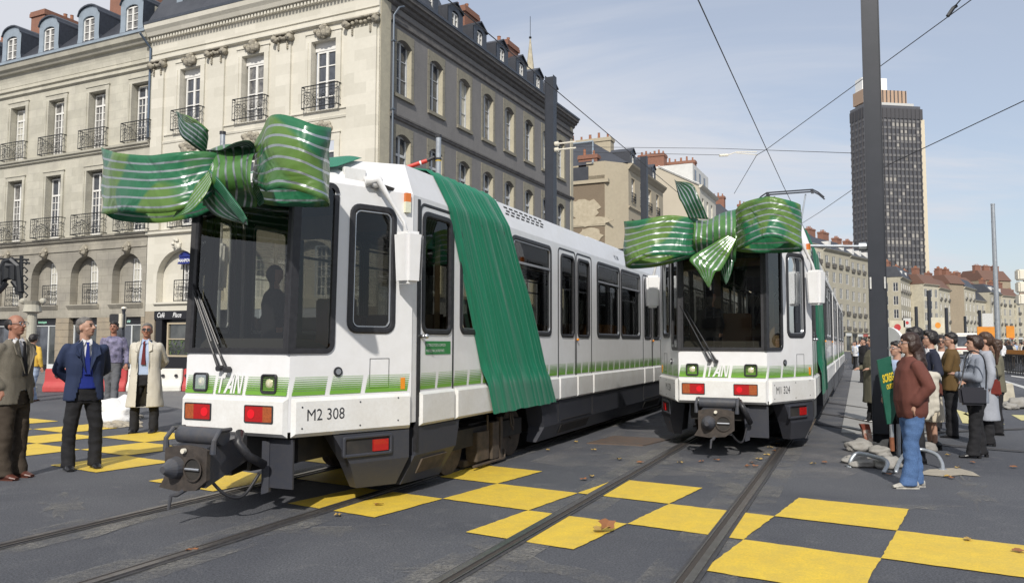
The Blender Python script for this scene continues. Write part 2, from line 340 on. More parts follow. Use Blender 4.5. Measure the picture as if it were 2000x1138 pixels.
# road at right with kerb and lines
sheet('side_road',[(14,24),(40,17),(60,30),(60,60),(30,70),(18,40)],.006,M['asphalt'])
kb=MB(); g=[gp(*p) for p in ((1925,684),(1960,697),(2010,716),(2300,820))]
for a,b in zip(g,g[1:]):
    t=(b-a).normalized(); nn=Vector((-t.y,t.x,0))*.9
    kb.frus([Vector((p.x,p.y,0)) for p in (a,b,b+nn,a+nn)],[Vector((p.x,p.y,.12)) for p in (a,b,b+nn,a+nn)])
kb.build('kerb',M['slab'])['kind']='structure'
for k,(x,y,w,h,sd_) in enumerate(((620,1040,.5,.16,1),(300,1000,.7,.2,2),(1060,1105,.8,.12,3),(1180,830,.6,.25,4),(1420,940,.7,.2,5),(1250,900,.9,.3,6),(1780,990,.5,.12,7),(1900,960,.9,.15,8),(120,985,.6,.15,9),(900,1110,.5,.1,10))):
    g=gp(x,y); sheet('worn_patch',blob_poly((g.x,g.y),w,h,.4+k,seed=sd_,j=.5),.0062,M['raildust'])
for k,q in enumerate((((1905,718),(2010,728),(2010,731),(1905,720)),((1925,732),(2010,757),(2010,762),(1925,734)),((1975,733),(2010,737),(2010,740),(1975,735)),((1905,705),(1925,710),(1925,712),(1905,707)))):
    sheet('road_line',P(*q),.011,M['whitepaint'])
# ================================================================ trams
def T(v):
    x,l,z=v; k=max(0,min(1,(1.32-x)/1.2)); x=x+.035*max(0,z-1.06)*k; return Vector((x,-l,z))
FL=math.hypot(1.2,.53); FC,FS=1.2/FL,.53/FL
def f_front(u,z,o=0): return (-o,u,z)
def f_facet(sd):
    def f(e,z,o=0): return (FC*e-FS*o, sd*(.62+FS*e+FC*o), z)
    return f
def lean(z): return max(0,z-3.08)*.33
def f_side(sd):
    def f(x,z,o=0): return (x, sd*(1.15+o-lean(z)), z)
    return f
def wall(mb,fn,u0,u1,z0,z1,holes=(),zs=(),th=0):
    us=sorted(set([u0,u1]+[h[0] for h in holes]+[h[1] for h in holes])); zz=sorted(set([z0,z1]+list(zs)+[h[2] for h in holes]+[h[3] for h in holes]))
    us=[u for u in us if u0-1e-6<=u<=u1+1e-6]; zz=[z for z in zz if z0-1e-6<=z<=z1+1e-6]
    for a,b in zip(us,us[1:]):
        for c,d in zip(zz,zz[1:]):
            mu,mz=(a+b)/2,(c+d)/2
            if any(h[0]<mu<h[1] and h[2]<mz<h[3] for h in holes): continue
            mb.quad(fn(a,c),fn(b,c),fn(b,d),fn(a,d))
            if th: mb.quad(fn(a,c,-th),fn(b,c,-th),fn(b,d,-th),fn(a,d,-th))
    if th:
        for h in holes:
            a,b,c,d=h; 
            for p,q in (((a,c),(b,c)),((b,c),(b,d)),((b,d),(a,d)),((a,d),(a,c))): mb.quad(fn(*p),fn(*q),fn(*q,-th),fn(*p,-th))
def rr(u0,u1,z0,z1,r,n=5):
    out=[]
    for cx,cy,a0 in ((u1-r,z1-r,0),(u0+r,z1-r,90),(u0+r,z0+r,180),(u1-r,z0+r,270)):
        for k in range(n+1): a=R(a0+90*k/n); out.append((cx+r*math.cos(a),cy+r*math.sin(a)))
    return out
def ring(mb,fn,u0,u1,z0,z1,w,r,o0=-.02,o1=.015,n=5):
    A=rr(u0,u1,z0,z1,r,n); B=rr(u0+w,u1-w,z0+w,z1-w,max(r-w,.012),n)
    L=[[fn(u,z,o) for u,z in X] for X,o in ((A,o0),(A,o1-.005),([((a[0]*.75+b[0]*.25),(a[1]*.75+b[1]*.25)) for a,b in zip(A,B)],o1),([((a[0]*.25+b[0]*.75),(a[1]*.25+b[1]*.75)) for a,b in zip(A,B)],o1),(B,o1-.006),(B,o0))]
    mb.loft(L,cap=False)
def pane(mb,fn,u0,u1,z0,z1,r=.05,o=0):
    mb.add([fn(u,z,o) for u,z in rr(u0,u1,z0,z1,r,4)],[tuple(range(20))])
def pad(mb,fn,u0,u1,z0,z1,h=.035,b=.03,r=0):
    A=[(u0,z0),(u1,z0),(u1,z1),(u0,z1)]; B=[(u0+b,z0+b),(u1-b,z0+b),(u1-b,z1-b),(u0+b,z1-b)]
    mb.frus([fn(u,z,-.01) for u,z in A],[fn(u,z,.0) for u,z in A]); mb.loft([[fn(u,z,0) for u,z in A],[fn(u,z,h) for u,z in B]],cap=False); mb.add([fn(u,z,h) for u,z in B],[(0,1,2,3)])
def bx(mb,fn,u0,u1,z0,z1,o0,o1):
    mb.box(u0,u1,z0,z1,o0,o1,lambda v:Vector(fn(v.x,v.y,v.z)))
def stripes(mb,fn,u0,u1,segs,z0=1.085,z1=1.255,slant=.03,n=9,o=.004):
    # horizontal lines growing thicker downwards, cut by slanted gaps
    for a,b in segs:
        for k in range(n):
            zc=z1-(z1-z0)*(k+.5)/n; h=(z1-z0)/n*(.18+.72*(k/(n-1))**1.1)/2
            if k==n-1: h=(z1-z0)/n*.62
            def s(z): return slant*(z-z0)/(z1-z0)
            mb.quad(fn(a+s(zc-h),zc-h,o),fn(b+s(zc-h),zc-h,o),fn(b+s(zc+h),zc+h,o),fn(a+s(zc+h),zc+h,o))
def text_part(txt,size,m,parent,fnx,name='number',squeeze=1,depth=.0,bold=0,font_shear=0,label=None):
    cu=bpy.data.curves.new(name,'FONT'); cu.body=txt; cu.size=size; cu.extrude=depth; cu.resolution_u=3; cu.shear=font_shear; cu.offset=bold
    o=bpy.data.objects.new('tmp',cu); COL.objects.link(o); dg=bpy.context.evaluated_depsgraph_get(); me=bpy.data.meshes.new_from_object(o.evaluated_get(dg)); bpy.data.objects.remove(o)
    me.name=name
    for v in me.vertices: v.co=fnx(v.co.x*squeeze,v.co.y,v.co.z)
    me.materials.clear(); me.materials.append(m)
    oo=bpy.data.objects.new(name,me); COL.objects.link(oo); oo.parent=parent
    if label: oo['label']=label
    return oo
ZB,ZP,ZT,ZR=.71,1.06,3.08,3.40
WIN=[(2.30,3.62),(3.75,5.15),(7.42,8.80),(8.92,10.33)]
DOORS=[(5.46,7.10),(10.57,12.18)]
XE=12.62
def catmull0(P,n=6):
    out=[]; P=[Vector(p) for p in P]
    for i in range(len(P)-1):
        p0,p1,p2,p3=P[max(i-1,0)],P[i],P[i+1],P[min(i+2,len(P)-1)]
        for k in range(n):
            t=k/n; out.append(.5*((2*p1)+(-p0+p2)*t+(2*p0-5*p1+4*p2-p3)*t*t+(-p0+3*p1-3*p2+p3)*t**3))
    out.append(P[-1]); return out
def build_tram():
    t=empty('tram',(0,0,0))
    B=lambda mb,name,m,par=t,**k: mb.build(name,m,par,xf=T,**k)
    # ---- body shell
    body=MB()
    wall(body,f_front,-.62,.62,.76,ZT,[(-.60,.60,1.50,3.03)])
    for sd in (-1,1):
        fn=f_facet(sd); wall(body,fn,0,FL+.02,.76,ZT,[(.0,.40,1.50,3.03),(.62,1.07,1.70,2.86)])
        fs=f_side(sd)
        holes=[(1.47,2.03,1.70,2.90)]+[(a+.03,b-.03,1.71,2.95) for a,b in WIN]
        for a,b in DOORS:
            mid=(a+b)/2; holes+=[(a+.16,mid-.12,1.70,2.90),(mid+.12,b-.16,1.70,2.90)]
        wall(body,fs,1.22,XE,.76,ZR,holes,zs=(ZT,))
    top=[(.85,-.62,ZR+.01),(.85,.62,ZR+.01)]
    body.quad((0,-.62,ZT),(0,.62,ZT),(.80,.62,ZR),(.80,-.62,ZR))
    for sd in (-1,1):
        x1=1.22
        body.quad((0,sd*.62,ZT),(x1,sd*1.15,ZT),(x1,sd*(1.15-lean(ZR)),ZR),(.80,sd*.62,ZR))
    # roof crown
    loops=[]
    for x,hw,zc in ((.80,.62,ZR+.02),(1.22,1.15-lean(ZR),ZR+.05),(2.2,1.15-lean(ZR),ZR+.09),(XE,1.15-lean(ZR),ZR+.09)):
        loops.append([(x,-hw,ZR),(x,-hw*.85,ZR+(zc-ZR)*.5),(x,-hw*.4,zc),(x,hw*.4,zc),(x,hw*.85,ZR+(zc-ZR)*.5),(x,hw,ZR)])
    body.loft(loops,cap=False,closed=False)
    wall(body,lambda u,z,o=0:(XE,u,z),-1.15,1.15,.76,ZT,[(-.6,.6,.95,2.8)])
    bo=B(body,'body',M['white']); smooth_angle(bo,28)
    # ---- interior
    inn=MB(); fl=[(.06,-.56),(.06,.56),(1.2,1.06),(XE-.03,1.06),(XE-.03,-1.06),(1.2,-1.06)]; inn.frus([(x,l,.88) for x,l in fl],[(x,l,.92) for x,l in fl]); B(inn,'floor',M['floor_in'])
    c=MB(); c.box(.75,XE-.03,-1.05,1.05,3.09,3.12); B(c,'ceiling',M['inner'])
    ws=MB()
    for sd in (-1,1):
        fs=f_side(sd); wall(ws,lambda x,z,o=0:fs(x,z,-.05),1.35,XE-.02,.92,3.09,[(1.40,2.08,1.66,2.93)]+[(a,b,1.67,2.98) for a,b in WIN]+[(a+.14,b-.14,1.3,2.93) for a,b in DOORS])
        ff=f_facet(sd); wall(ws,lambda e,z,o=0:ff(e,z,-.05),0,FL,.92,3.06,[(0,.44,1.46,3.05),(.58,1.11,1.66,2.90)])
    wall(ws,lambda u,z,o=0:(.05,u,z),-.6,.6,.92,1.46)
    B(ws,'interior_lining',M['inner'])
    cp=MB(); cp.box(.10,.62,-.62,.62,.95,1.50); cp.frus([(.10,-.60,1.5),(.10,.60,1.5),(.62,.60,1.5),(.62,-.60,1.5)],[(.16,-.55,1.60),(.16,.55,1.60),(.5,.55,1.56),(.5,-.55,1.56)]); B(cp,'driver_console',M['inner'])
    ds=MB(); ds.box(1.0,1.5,-.25,.25,1.25,1.38); ds.box(1.45,1.58,-.24,.24,1.38,2.05); ds.box(1.2,1.3,-.06,.06,.92,1.25); B(ds,'driver_seat',M['seat'],bevel=.02)
    pt=MB()
    f0=lambda u,z,o=0:(1.95,u,z)
    wall(pt,f0,-1.07,1.07,.92,3.08,[(-.30,.42,1.15,2.85),(.55,1.0,1.7,2.8),(-1.0,-.42,1.6,2.8)]); B(pt,'cab_partition',M['woodpanel'])
    pl=MB()
    for x in (5.3,7.25,10.4,12.3): 
        for l in (-.55,.55): pl.tube([(x,l,.92),(x,l,3.09)],.018,6)
    pl.tube([(2.2,.5,2.75),(12.4,.5,2.75)],.016,6); pl.tube([(2.2,-.5,2.75),(12.4,-.5,2.75)],.016,6); B(pl,'grab_poles',M['trim'])
    sm_=MB(); sm_.box(0,.42,0,.44,.38,.48); sm_.box(.38,.5,0,.44,.45,1.0); sm_.box(.1,.35,.1,.34,0,.38); so_=sm_.build('seat',M['seat'],t,bevel=.03)
    first=True
    for x in (2.5,3.3,4.1,7.6,8.4,9.2):
        for l in (-1.02,-.56,.14,.60):
            if first: so_.location=(x,-l-.44,.92); first=False
            else: inst(so_,t,(x,-l-.44,.92))
    # ---- windscreen
    ws=MB(); r=MB()
    pane(ws,f_front,-.60,.60,1.50,3.03,.02,-.003)
    for sd in (-1,1): pane(ws,f_facet(sd),.03,.42,1.50,3.03,.07,-.003)
    fr=MB()
    bx(fr,f_front,-.62,.62,1.46,1.51,-.03,.016); bx(fr,f_front,-.62,.62,3.0,3.07,-.03,.016)
    for sd in (-1,1):
        fn=f_facet(sd)
        bx(fr,fn,-.012,.35,1.46,1.51,-.03,.016); bx(fr,fn,-.012,.35,3.0,3.07,-.03,.016); bx(fr,fn,.392,.44,1.55,2.96,-.03,.016); bx(fr,fn,-.03,.045,1.46,3.05,-.04,.018)
        bx(fr,f_front,sd*.575-.028,sd*.575+.028,1.46,3.05,-.035,.017)
        # rounded outer corners
        for zc,a0 in ((1.55,-90),(2.98,0)):
            L1=[];L2=[]
            for k in range(7):
                a=R(a0+90*k/6) if a0==0 else R(-90+90*k/6)
                L1.append(fn(.35+.09*math.cos(a),zc+.09*math.sin(a),.016)); L2.append(fn(.35+.042*math.cos(a),zc+.042*math.sin(a),.016))
            for k in range(6): fr.quad(L1[k],L1[k+1],L2[k+1],L2[k])
    wo_=B(ws,'windscreen',M['wglass']); fo=fr.build('windscreen_frame',M['rubber'],wo_,xf=T)
    hb=MB(); hb.box(.02,.14,-.58,.58,2.80,2.98); B(hb,'windscreen_header',M['rubber'])
    # ---- wipers
    for k,(l0,l1,zz,xt) in enumerate(((-.16,-.54,1.32,2.04),(-.07,-.46,1.31,1.98))):
        w=MB(); a=(-.05,l0,zz); b=(-.045,l1+.0,xt)
        w.tube([a,(-.06,(l0*2+l1)/3,zz+(xt-zz)/3),b],[.012,.009,.006],6); w.cyl((-.01,l0,zz),(-1,0,0),.028,.06,12); w.tube([a,(-.055,l0*.82+l1*.18,zz+(xt-zz)*.18)],[.018,.013],8)
        q=Vector((l1-l0,xt-zz)).normalized(); w.tube([(-.03,l0+(l1-l0)*.35,zz+(xt-zz)*.35),(-.03,l0+(l1-l0)*1.12,zz+(xt-zz)*1.12)],.008,5)
        B(w,'wiper',M['rubber'])
    # ---- side cab windows, doors, saloon windows
    def window(fn,u0,u1,z0,z1,transom=False,name='window',tr=True,w=.05):
        g=MB(); pane(g,fn,u0+.02,u1-.02,z0+.02,z1-.02,.07,-.012); go=B(g,name,M['tglass'])
        r=MB(); ring(r,fn,u0-.03,u1+.03,z0-.03,z1+.03,w+.01,.11); r.build('window_seal',M['rubber'],go,xf=T,smooth=False)
        if tr:
            a=MB(); ring(a,fn,u0+.03,u1-.03,z0+.03,z1-.03,.014,.07,-.01,.008)
            if transom: bx(a,fn,u0+.035,u1-.035,z1-.34,z1-.31,-.012,.012)
            a.build('window_rim',M['trim'],go,xf=T)
        return go
    for sd in (-1,1):
        fa,fs=f_facet(sd),f_side(sd)
        window(fa,.60,1.09,1.68,2.88,name='cab_window')
        # cab door
        d=MB(); ring(d,fs,1.37,2.13,.74,3.03,.035,.10,-.01,.006); bx(d,fs,1.325,1.372,.46,3.05,-.03,.008); do=B(d,'cab_door_seal',M['rubber'])
        window(fs,1.45,2.05,1.68,2.92,name='cab_door_window',tr=False)
        k=MB(); k.cyl(fs(1.42,1.63,.0),(0,sd,0),.022,.05,10); k.sphere(fs(1.42,1.63,.06),.028); B(k,'door_handle',M['trim'],smooth=True)
        for a,b in WIN: window(fs,a,b,1.69,2.97,True)
        for a,b in DOORS:
            mid=(a+b)/2
            for u0,u1 in ((a,mid-.012),(mid+.012,b)):
                d=MB(); ring(d,fs,u0,u1,.74,3.03,.03,.09 if 1 else .03,-.01,.006); dd=B(d,'door_leaf',M['rubber'])
                g0,g1=(u0+.14,u1-.09) if u0==a else (u0+.09,u1-.14)
                window(fs,g0,g1,1.68,2.92,name='door_window',tr=False,w=.04)
            k=MB(); k.cyl(fs(mid+.05,1.62,0),(0,sd,0),.02,.035,10); B(k,'door_button',M['orange'])
        # proud lower white panels with bevelled ends
        for u0,u1 in ((1.38,2.13),(2.16,DOORS[0][0]-.01)): 
            p=MB(); pad(p,fs,u0,u1,ZB,ZP); B(p,'lower_panel',M['grime_white'])
        for k,(a,b) in enumerate(DOORS):
            mid=(a+b)/2; p=MB(); pad(p,fs,a+.01,mid-.01,ZB,ZP); B(p,'lower_panel',M['grime_white']); p=MB(); pad(p,fs,mid+.01,b-.01,ZB,ZP); B(p,'lower_panel',M['grime_white'])
            n=DOORS[k+1][0] if k+1<len(DOORS) else XE
            p=MB(); pad(p,fs,b+.01,n-.01,ZB,ZP); B(p,'lower_panel',M['grime_white'])
        p=MB()
        A=[fa(.03,ZB,0),fa(FL+.0,ZB,0),fa(FL+.0,ZP,0),fa(.03,ZP,0)]; Bq=[fa(.06,ZB+.035,.04),fa(FL-.02,ZB+.035,.04),fa(FL-.02,ZP-.03,.04),fa(.06,ZP-.03,.04)]
        p.loft([A,Bq],cap=False); p.add(Bq,[(0,1,2,3)]); B(p,'bumper_corner',M['grime_white'])
        sc=MB()
        for e,z in ((.12,.98),(.12,.79),(.72,1.0),(.72,.78),(1.15,1.02),(1.15,.80)): sc.cyl(fa(e,z,.04),(-FS,sd*FC,0),.008,.004,8)
        B(sc,'screws',M['ink'])
        # livery lines
        st=MB(); segs=[(.03,.36),(.41,.74),(.79,1.28)]; stripes(st,fa,0,FL,segs); 
        u=1.39
        while u<XE-.1:
            if not any(abs(u-q)<.02 for q in ()): stripes(st,fs,u,u+.3,[(u,u+.315)])
            u+=.37
        tag(B(st,'livery_stripes',M['green_line'],recalc=False),kind='stuff')
        # small fittings on the facet
        h=MB()
        for a in ((.84,1.06,1.405,1.41),(.84,1.06,1.115,1.125),(.838,.843,1.115,1.41),(1.057,1.062,1.115,1.41)): bx(h,fa,*a,0,.003)
        B(h,'hatch_outline',M['ink'])
        h=MB(); h.cyl(fa(.49,1.29,.0),(-FS,sd*FC,0),.045,.012,16); hh=B(h,'filler_ring',M['rubber']); h=MB(); h.cyl(fa(.49,1.29,.010),(-FS,sd*FC,0),.028,.008,12); h.build('filler_cap',M['trim'],hh,xf=T)
        h=MB(); bx(h,fa,1.20,1.25,1.10,1.215,0,.008); B(h,'side_reflector',M['orange'])
        h=MB(); bx(h,fa,1.21,1.275,2.99,3.08,.0,.035); lo=B(h,'side_lamp',M['amber']); h=MB(); bx(h,fa,1.21,1.275,2.88,2.99,0,.035); h.build('lamp_clear_lens',M['chrome'],lo,xf=T)
        # mirror: recessed camera box, arm and housing
        mm=MB(); bx(mm,fa,.50,.76,3.09,3.26,-.16,-.02); mb_=B(mm,'mirror_mount',M['grime_white'],bevel=.01)
        mr=MB(); mr.frus([fa(1.05,2.14,.08),fa(1.22,2.14,.08),fa(1.25,2.14,.26),fa(1.08,2.14,.26)],[fa(1.03,2.66,.06),fa(1.22,2.66,.06),fa(1.26,2.66,.28),fa(1.06,2.66,.28)]); mo=B(mr,'mirror',M['white'],bevel=.03); smooth_angle(mo,40)
        ar=MB(); ar.tube([fa(.72,3.13,.02),fa(.84,3.16,.06),fa(.98,2.95,.10),fa(1.12,2.76,.13),fa(1.13,2.66,.15)],[.05,.045,.022,.018,.026],8); ar.cyl(fa(.84,3.14,.0),(-FS,sd*FC,0),.06,.07,12); ar.build('mirror_arm',M['white'],mo,xf=T,smooth=True)
        gl=MB(); gl.quad(fa(1.24,2.18,.10),fa(1.262,2.18,.25),fa(1.272,2.62,.26),fa(1.235,2.62,.09)); gl.build('mirror_glass',M['trim'],mo,xf=T)
        # skirts
        sk=MB()
        sk.frus([fa(.46,.70,.0),fa(FL,.70,0),fa(FL,.70,-.2),fa(.46,.70,-.2)],[fa(.64,.42,.0),fa(FL,.42,0),fa(FL,.42,-.2),fa(.64,.42,-.2)])
        sk.frus([fa(.64,.42,.0),fa(FL,.42,0),fa(FL,.42,-.2),fa(.64,.42,-.2)],[fa(.76,.17,-.08),fa(FL-.1,.16,-.08),fa(FL-.1,.16,-.2),fa(.76,.17,-.2)])
        so2=B(sk,'front_skirt',M['skirt'])
        q=MB(); bx(q,fa,.57,1.08,.50,.66,.002,.008); q.build('lamp_recess',M['under'],so2,xf=T)
        q=MB(); bx(q,fa,.88,1.05,.52,.63,.009,.03); q.build('low_lamp',M['red'],so2,xf=T)
        q=MB(); ring(q,fa,.55,1.10,.48,.68,.03,.02,0,.03,2); q.build('lamp_frame',M['skirt'],so2,xf=T)
        q=MB()
        q.frus([fs(1.33,.70,.0),fs(2.28,.70,0),fs(2.28,.70,-.25),fs(1.33,.70,-.25)],[fs(1.33,.42,0),fs(2.20,.42,0),fs(2.20,.42,-.25),fs(1.33,.42,-.25)])
        q.frus([fs(1.31,.42,.0),fs(2.18,.42,0),fs(2.18,.42,-.25),fs(1.31,.42,-.25)],[fs(1.22,.14,-.11),fs(2.02,.12,-.11),fs(2.02,.12,-.25),fs(1.22,.14,-.25)])
        q=B(q,'side_skirt',M['skirt']); w=MB(); w.frus([fs(1.47,.37,.005),fs(2.0,.37,.005),fs(2.0,.37,-.1),fs(1.47,.37,-.1)],[fs(1.45,.22,-.065),fs(1.97,.22,-.065),fs(1.97,.22,-.12),fs(1.45,.22,-.12)]); w.build('skirt_step',M['brown'],q,xf=T)  # brown colour of the step paints in its tan reflections
        q=MB()
        xs=4.78
        q.frus([fs(xs-.02,.70,.0),fs(XE-.1,.70,0),fs(XE-.1,.70,-.25),fs(xs-.02,.70,-.25)],[fs(xs+.12,.36,0),fs(XE-.1,.36,0),fs(XE-.1,.36,-.25),fs(xs+.12,.36,-.25)])
        q.frus([fs(xs+.12,.36,.0),fs(XE-.1,.36,0),fs(XE-.1,.36,-.25),fs(xs+.12,.36,-.25)],[fs(xs+.05,.15,-.10),fs(XE-.3,.15,-.1),fs(XE-.3,.15,-.25),fs(xs+.05,.15,-.25)])
        qo=B(q,'side_skirt',M['skirt'])
        for a,b in DOORS:
            w=MB(); bx(w,fs,a+.1,b-.1,.40,.405,0,.012); bx(w,fs,a,a+.006,.38,.70,0,.006); bx(w,fs,b,b+.006,.38,.70,0,.006); w.frus([fs(a+.15,.33,.0),fs(b-.15,.33,.0),fs(b-.15,.33,-.1),fs(a+.15,.33,-.1)],[fs(a+.15,.2,-.06),fs(b-.15,.2,-.06),fs(b-.15,.2,-.12),fs(a+.15,.2,-.12)])
            tag(w.build('skirt_step',M['under'],qo,xf=T),kind='stuff')
        vt=MB()
        for rrw in range(3):
            for cc in range(8):
                u=3.66+cc*.175+(rrw%2)*.05; z=3.355-rrw*.045; bx(vt,fs,u,u+.115,z-.011,z+.011,.001,.003)
        B(vt,'roof_vent',M['under'])
    # ---- bumper front, lamps, logo
    p=MB(); A=[(0,-.62,ZB),(0,.62,ZB),(0,.62,ZP),(0,-.62,ZP)]; Bq=[(-.045,-.60,ZB+.035),(-.045,.60,ZB+.035),(-.045,.60,ZP-.03),(-.045,-.60,ZP-.03)]
    p.loft([A,Bq],cap=False); p.add(Bq,[(0,1,2,3)]); B(p,'bumper',M['grime_white'])
    for l in (-.42,.40):
        h=MB(); ring(h,f_front,l-.09,l+.09,1.10,1.275,.02,.03,-.03,.022,3); ho=B(h,'headlight',M['rubber'])
        h=MB(); h.sphere((.035,l,1.19),(.05,.072,.07)); h.build('reflector',M['chrome'],ho,xf=T,smooth=True)
        h=MB(); pane(h,f_front,l-.073,l+.073,1.115,1.26,.02,.012); h.build('lens',M['lens'],ho,xf=T)
        h=MB(); h.quad(*[f_front(a,b,.003) for a,b in ((l-.08,1.105),(l+.08,1.105),(l+.08,1.268),(l-.08,1.268))]); h.build('housing',M['rubber'],ho,xf=T)
    for sdl,l in ((-1,-.40),(1,.33)):
        h=MB(); ring(h,f_front,l-.165,l+.165,.835,.995,.012,.01,.02,.058,2); ho=B(h,'tail_light',M['rubber'])
        a,b=(l-.155,l+.05) if sdl>0 else (l-.05,l+.155)
        h=MB(); bx(h,f_front,a,b,.845,.985,.02,.054); h.build('red_lens',M['red'],ho,xf=T)
        h=MB(); c=l-.085*sdl*1; h.cyl((-.05,c,.915),(-1,0,0),.042,.007,18); h.build('stop_lens',M['redlit'],ho,xf=T)
        a,b=(l+.05,l+.155) if sdl>0 else (l-.155,l-.05)
        h=MB(); bx(h,f_front,a,b,.845,.985,.02,.054); h.build('indicator_lens',mat('indicator_amber',(.40,.10,.03),.2,coat=.5,var=(50,.5,2)) if 'ind' not in M else M['ind'],ho,xf=T)
    st=MB(); stripes(st,f_front,-.6,.6,[(-.615,-.27),(-.235,.085),(.125,.60)]); tag(B(st,'livery_stripes',M['green_line'],recalc=False),kind='stuff')
    lg=MB(); z0,z1=1.09,1.265; o=.008
    def letter(polys,l0,sx):
        for pl_ in polys: lg.add([f_front(l0+x*sx+.035*y,z0+(z1-z0)*y,o) for x,y in pl_],[tuple(range(len(pl_)))])
    letter([[(0,.78),(1,.78),(1,1),(0,1)],[(.35,0),(.62,0),(.62,.78),(.35,.78)]],-.225,.08)
    letter([[(0,0),(.25,0),(.95,1),(.55,1)],[(.75,0),(1,0),(.95,1),(.75,1)],[(.4,.25),(.8,.25),(.8,.42),(.5,.42)]],-.135,.105)
    letter([[(0,0),(.22,0),(.22,1),(0,1)],[(.78,0),(1,0),(1,1),(.78,1)],[(.12,1),(.34,1),(.9,0),(.68,0)]],-.02,.09)
    B(lg,'livery_letters',M['white'],recalc=False)
    # ---- coupler
    cq=MB()
    cq.tube([(-.48,-.25,.68),(-.48,.25,.68)],.075,14); d=B(cq,'coupler_drum',M['coupler']); smooth_angle(d,40)
    cb=MB()
    for l in (-.27,.27): cb.tube([(-.42,l,.74),(-.55,l,.74),(-.62,l*1.03,.66),(-.62,l*1.0,.55)],[.018,.02,.02,.03],8)
    cb.frus([(-.1,-.16,.42),(-.1,.16,.42),(-.1,.16,.66),(-.1,-.16,.66)],[(-.62,-.2,.26),(-.62,.2,.26),(-.62,.2,.60),(-.62,-.2,.60)])
    B(cb,'coupler_body',M['coupler'])
    pt=MB(); X=-.66
    pts=[(-.24,.58),(-.16,.60),(.0,.615),(.16,.60),(.24,.58),(.24,.33),(.12,.24),(-.10,.22),(-.30,.24),(-.24,.33)]
    pt.frus([(X,u,z) for u,z in pts],[(X+.04,u,z) for u,z in pts]); po=B(pt,'coupler_plate',M['plate'])
    k=MB(); k.tube([(X+.01,-.10,.42),(X-.06,-.10,.42),(X-.15,-.10,.42)],[.10,.085,.03],18); k.build('coupler_cone',M['coupler'],po,xf=T)
    k=MB(); 
    LA=[Vector((X-.022,.10,.42))+Vector((0,.105*math.cos(a),.105*math.sin(a))) for a in [2*math.pi*q/20 for q in range(20)]]; LB=[Vector((X-.022,.10,.42))+Vector((0,.09*math.cos(a),.09*math.sin(a))) for a in [2*math.pi*q/20 for q in range(20)]]; LC=[v+Vector((.02,0,0)) for v in LB]
    k.loft([LA,LB,LC],cap=False); k.build('coupler_cup_rim',M['plate'],po,xf=T)
    k=MB(); k.cyl((X-.004,.10,.42),(-1,0,0),.09,.003,20); k.build('coupler_cup',M['under'],po,xf=T)
    k=MB(); k.tube([(X-.02,.02,.42),(X-.02,.18,.42)],.012,6); k.build('coupler_pin',M['trim'],po,xf=T); k=MB(); k.cyl((X-.01,0,.57),(-1,0,0),.022,.03,10); k.build('coupler_button',M['insul'],po,xf=T)
    k=MB(); k.tube([(X+.05,-.02,.24),(X-.05,-.04,.20),(X-.10,-.05,.20),(X-.11,-.06,.09)],[.02,.02,.016,.014],8); B(k,'coupler_lever',M['coupler'])
    k=MB(); k.tube([(-.3,.26,.70),(-.38,.32,.62),(-.30,.36,.50),(-.12,.38,.40)],.04,10); B(k,'air_hose',M['rubber'],smooth=True); k=MB(); k.tube(catmull0([(-.52,.16,.30),(-.42,.24,.17),(-.28,.30,.15),(-.12,.33,.32)]),.014,8); B(k,'air_hose',M['rubber'],smooth=True)
    k=MB(); k.box(-.02,.0,.34,.62,.18,.62); k.frus([(-.06,.30,.12),(-.02,.30,.12),(-.02,.30,.60),(-.06,.30,.60)],[(-.03,.36,.14),(.0,.36,.14),(.0,.36,.60),(-.03,.36,.60)]); B(k,'guard_plate',M['skirt'])
    for l in (-.86,.80):
        k=MB(); k.box(.75,.79,l-.07,l+.07,.34,.42); B(k,'low_indicator',M['amber'])
    for o_ in list(t.children):
        if o_.name.startswith(('coupler_','air_hose','guard_plate')): o_.location=(.10,0,.065)
    # ---- underframe and bogie
    u=MB(); u.box(.3,XE-.1,-.5,.5,.45,.74); u.frus([(.06,-.55,.69),(.06,.55,.69),(1.2,1.04,.69),(XE-.1,1.04,.69),(XE-.1,-1.04,.69),(1.2,-1.04,.69)],[(.06,-.55,.75),(.06,.55,.75),(1.2,1.04,.75),(XE-.1,1.04,.75),(XE-.1,-1.04,.75),(1.2,-1.04,.75)]); u.box(5.2,10.2,-.9,.9,.25,.69); B(u,'underframe',M['under'])
    bg=MB(); bg.box(2.4,4.6,-.92,-.78,.30,.52); bg.box(2.4,4.6,.78,.92,.30,.52); bg.box(3.2,3.8,-.8,.8,.30,.55); bo2=B(bg,'bogie',M['under'])
    w0=None
    for x in (2.65,4.45):
        for l in (-.76,.76):
            w=MB(); w.tube([(x,l-.06,.33),(x,l+.06,.33)],.33,24); w.tube([(x,l-.09,.33),(x,l+.09,.33)],.10,12); w.build('wheel',M['brown'],bo2,xf=T)
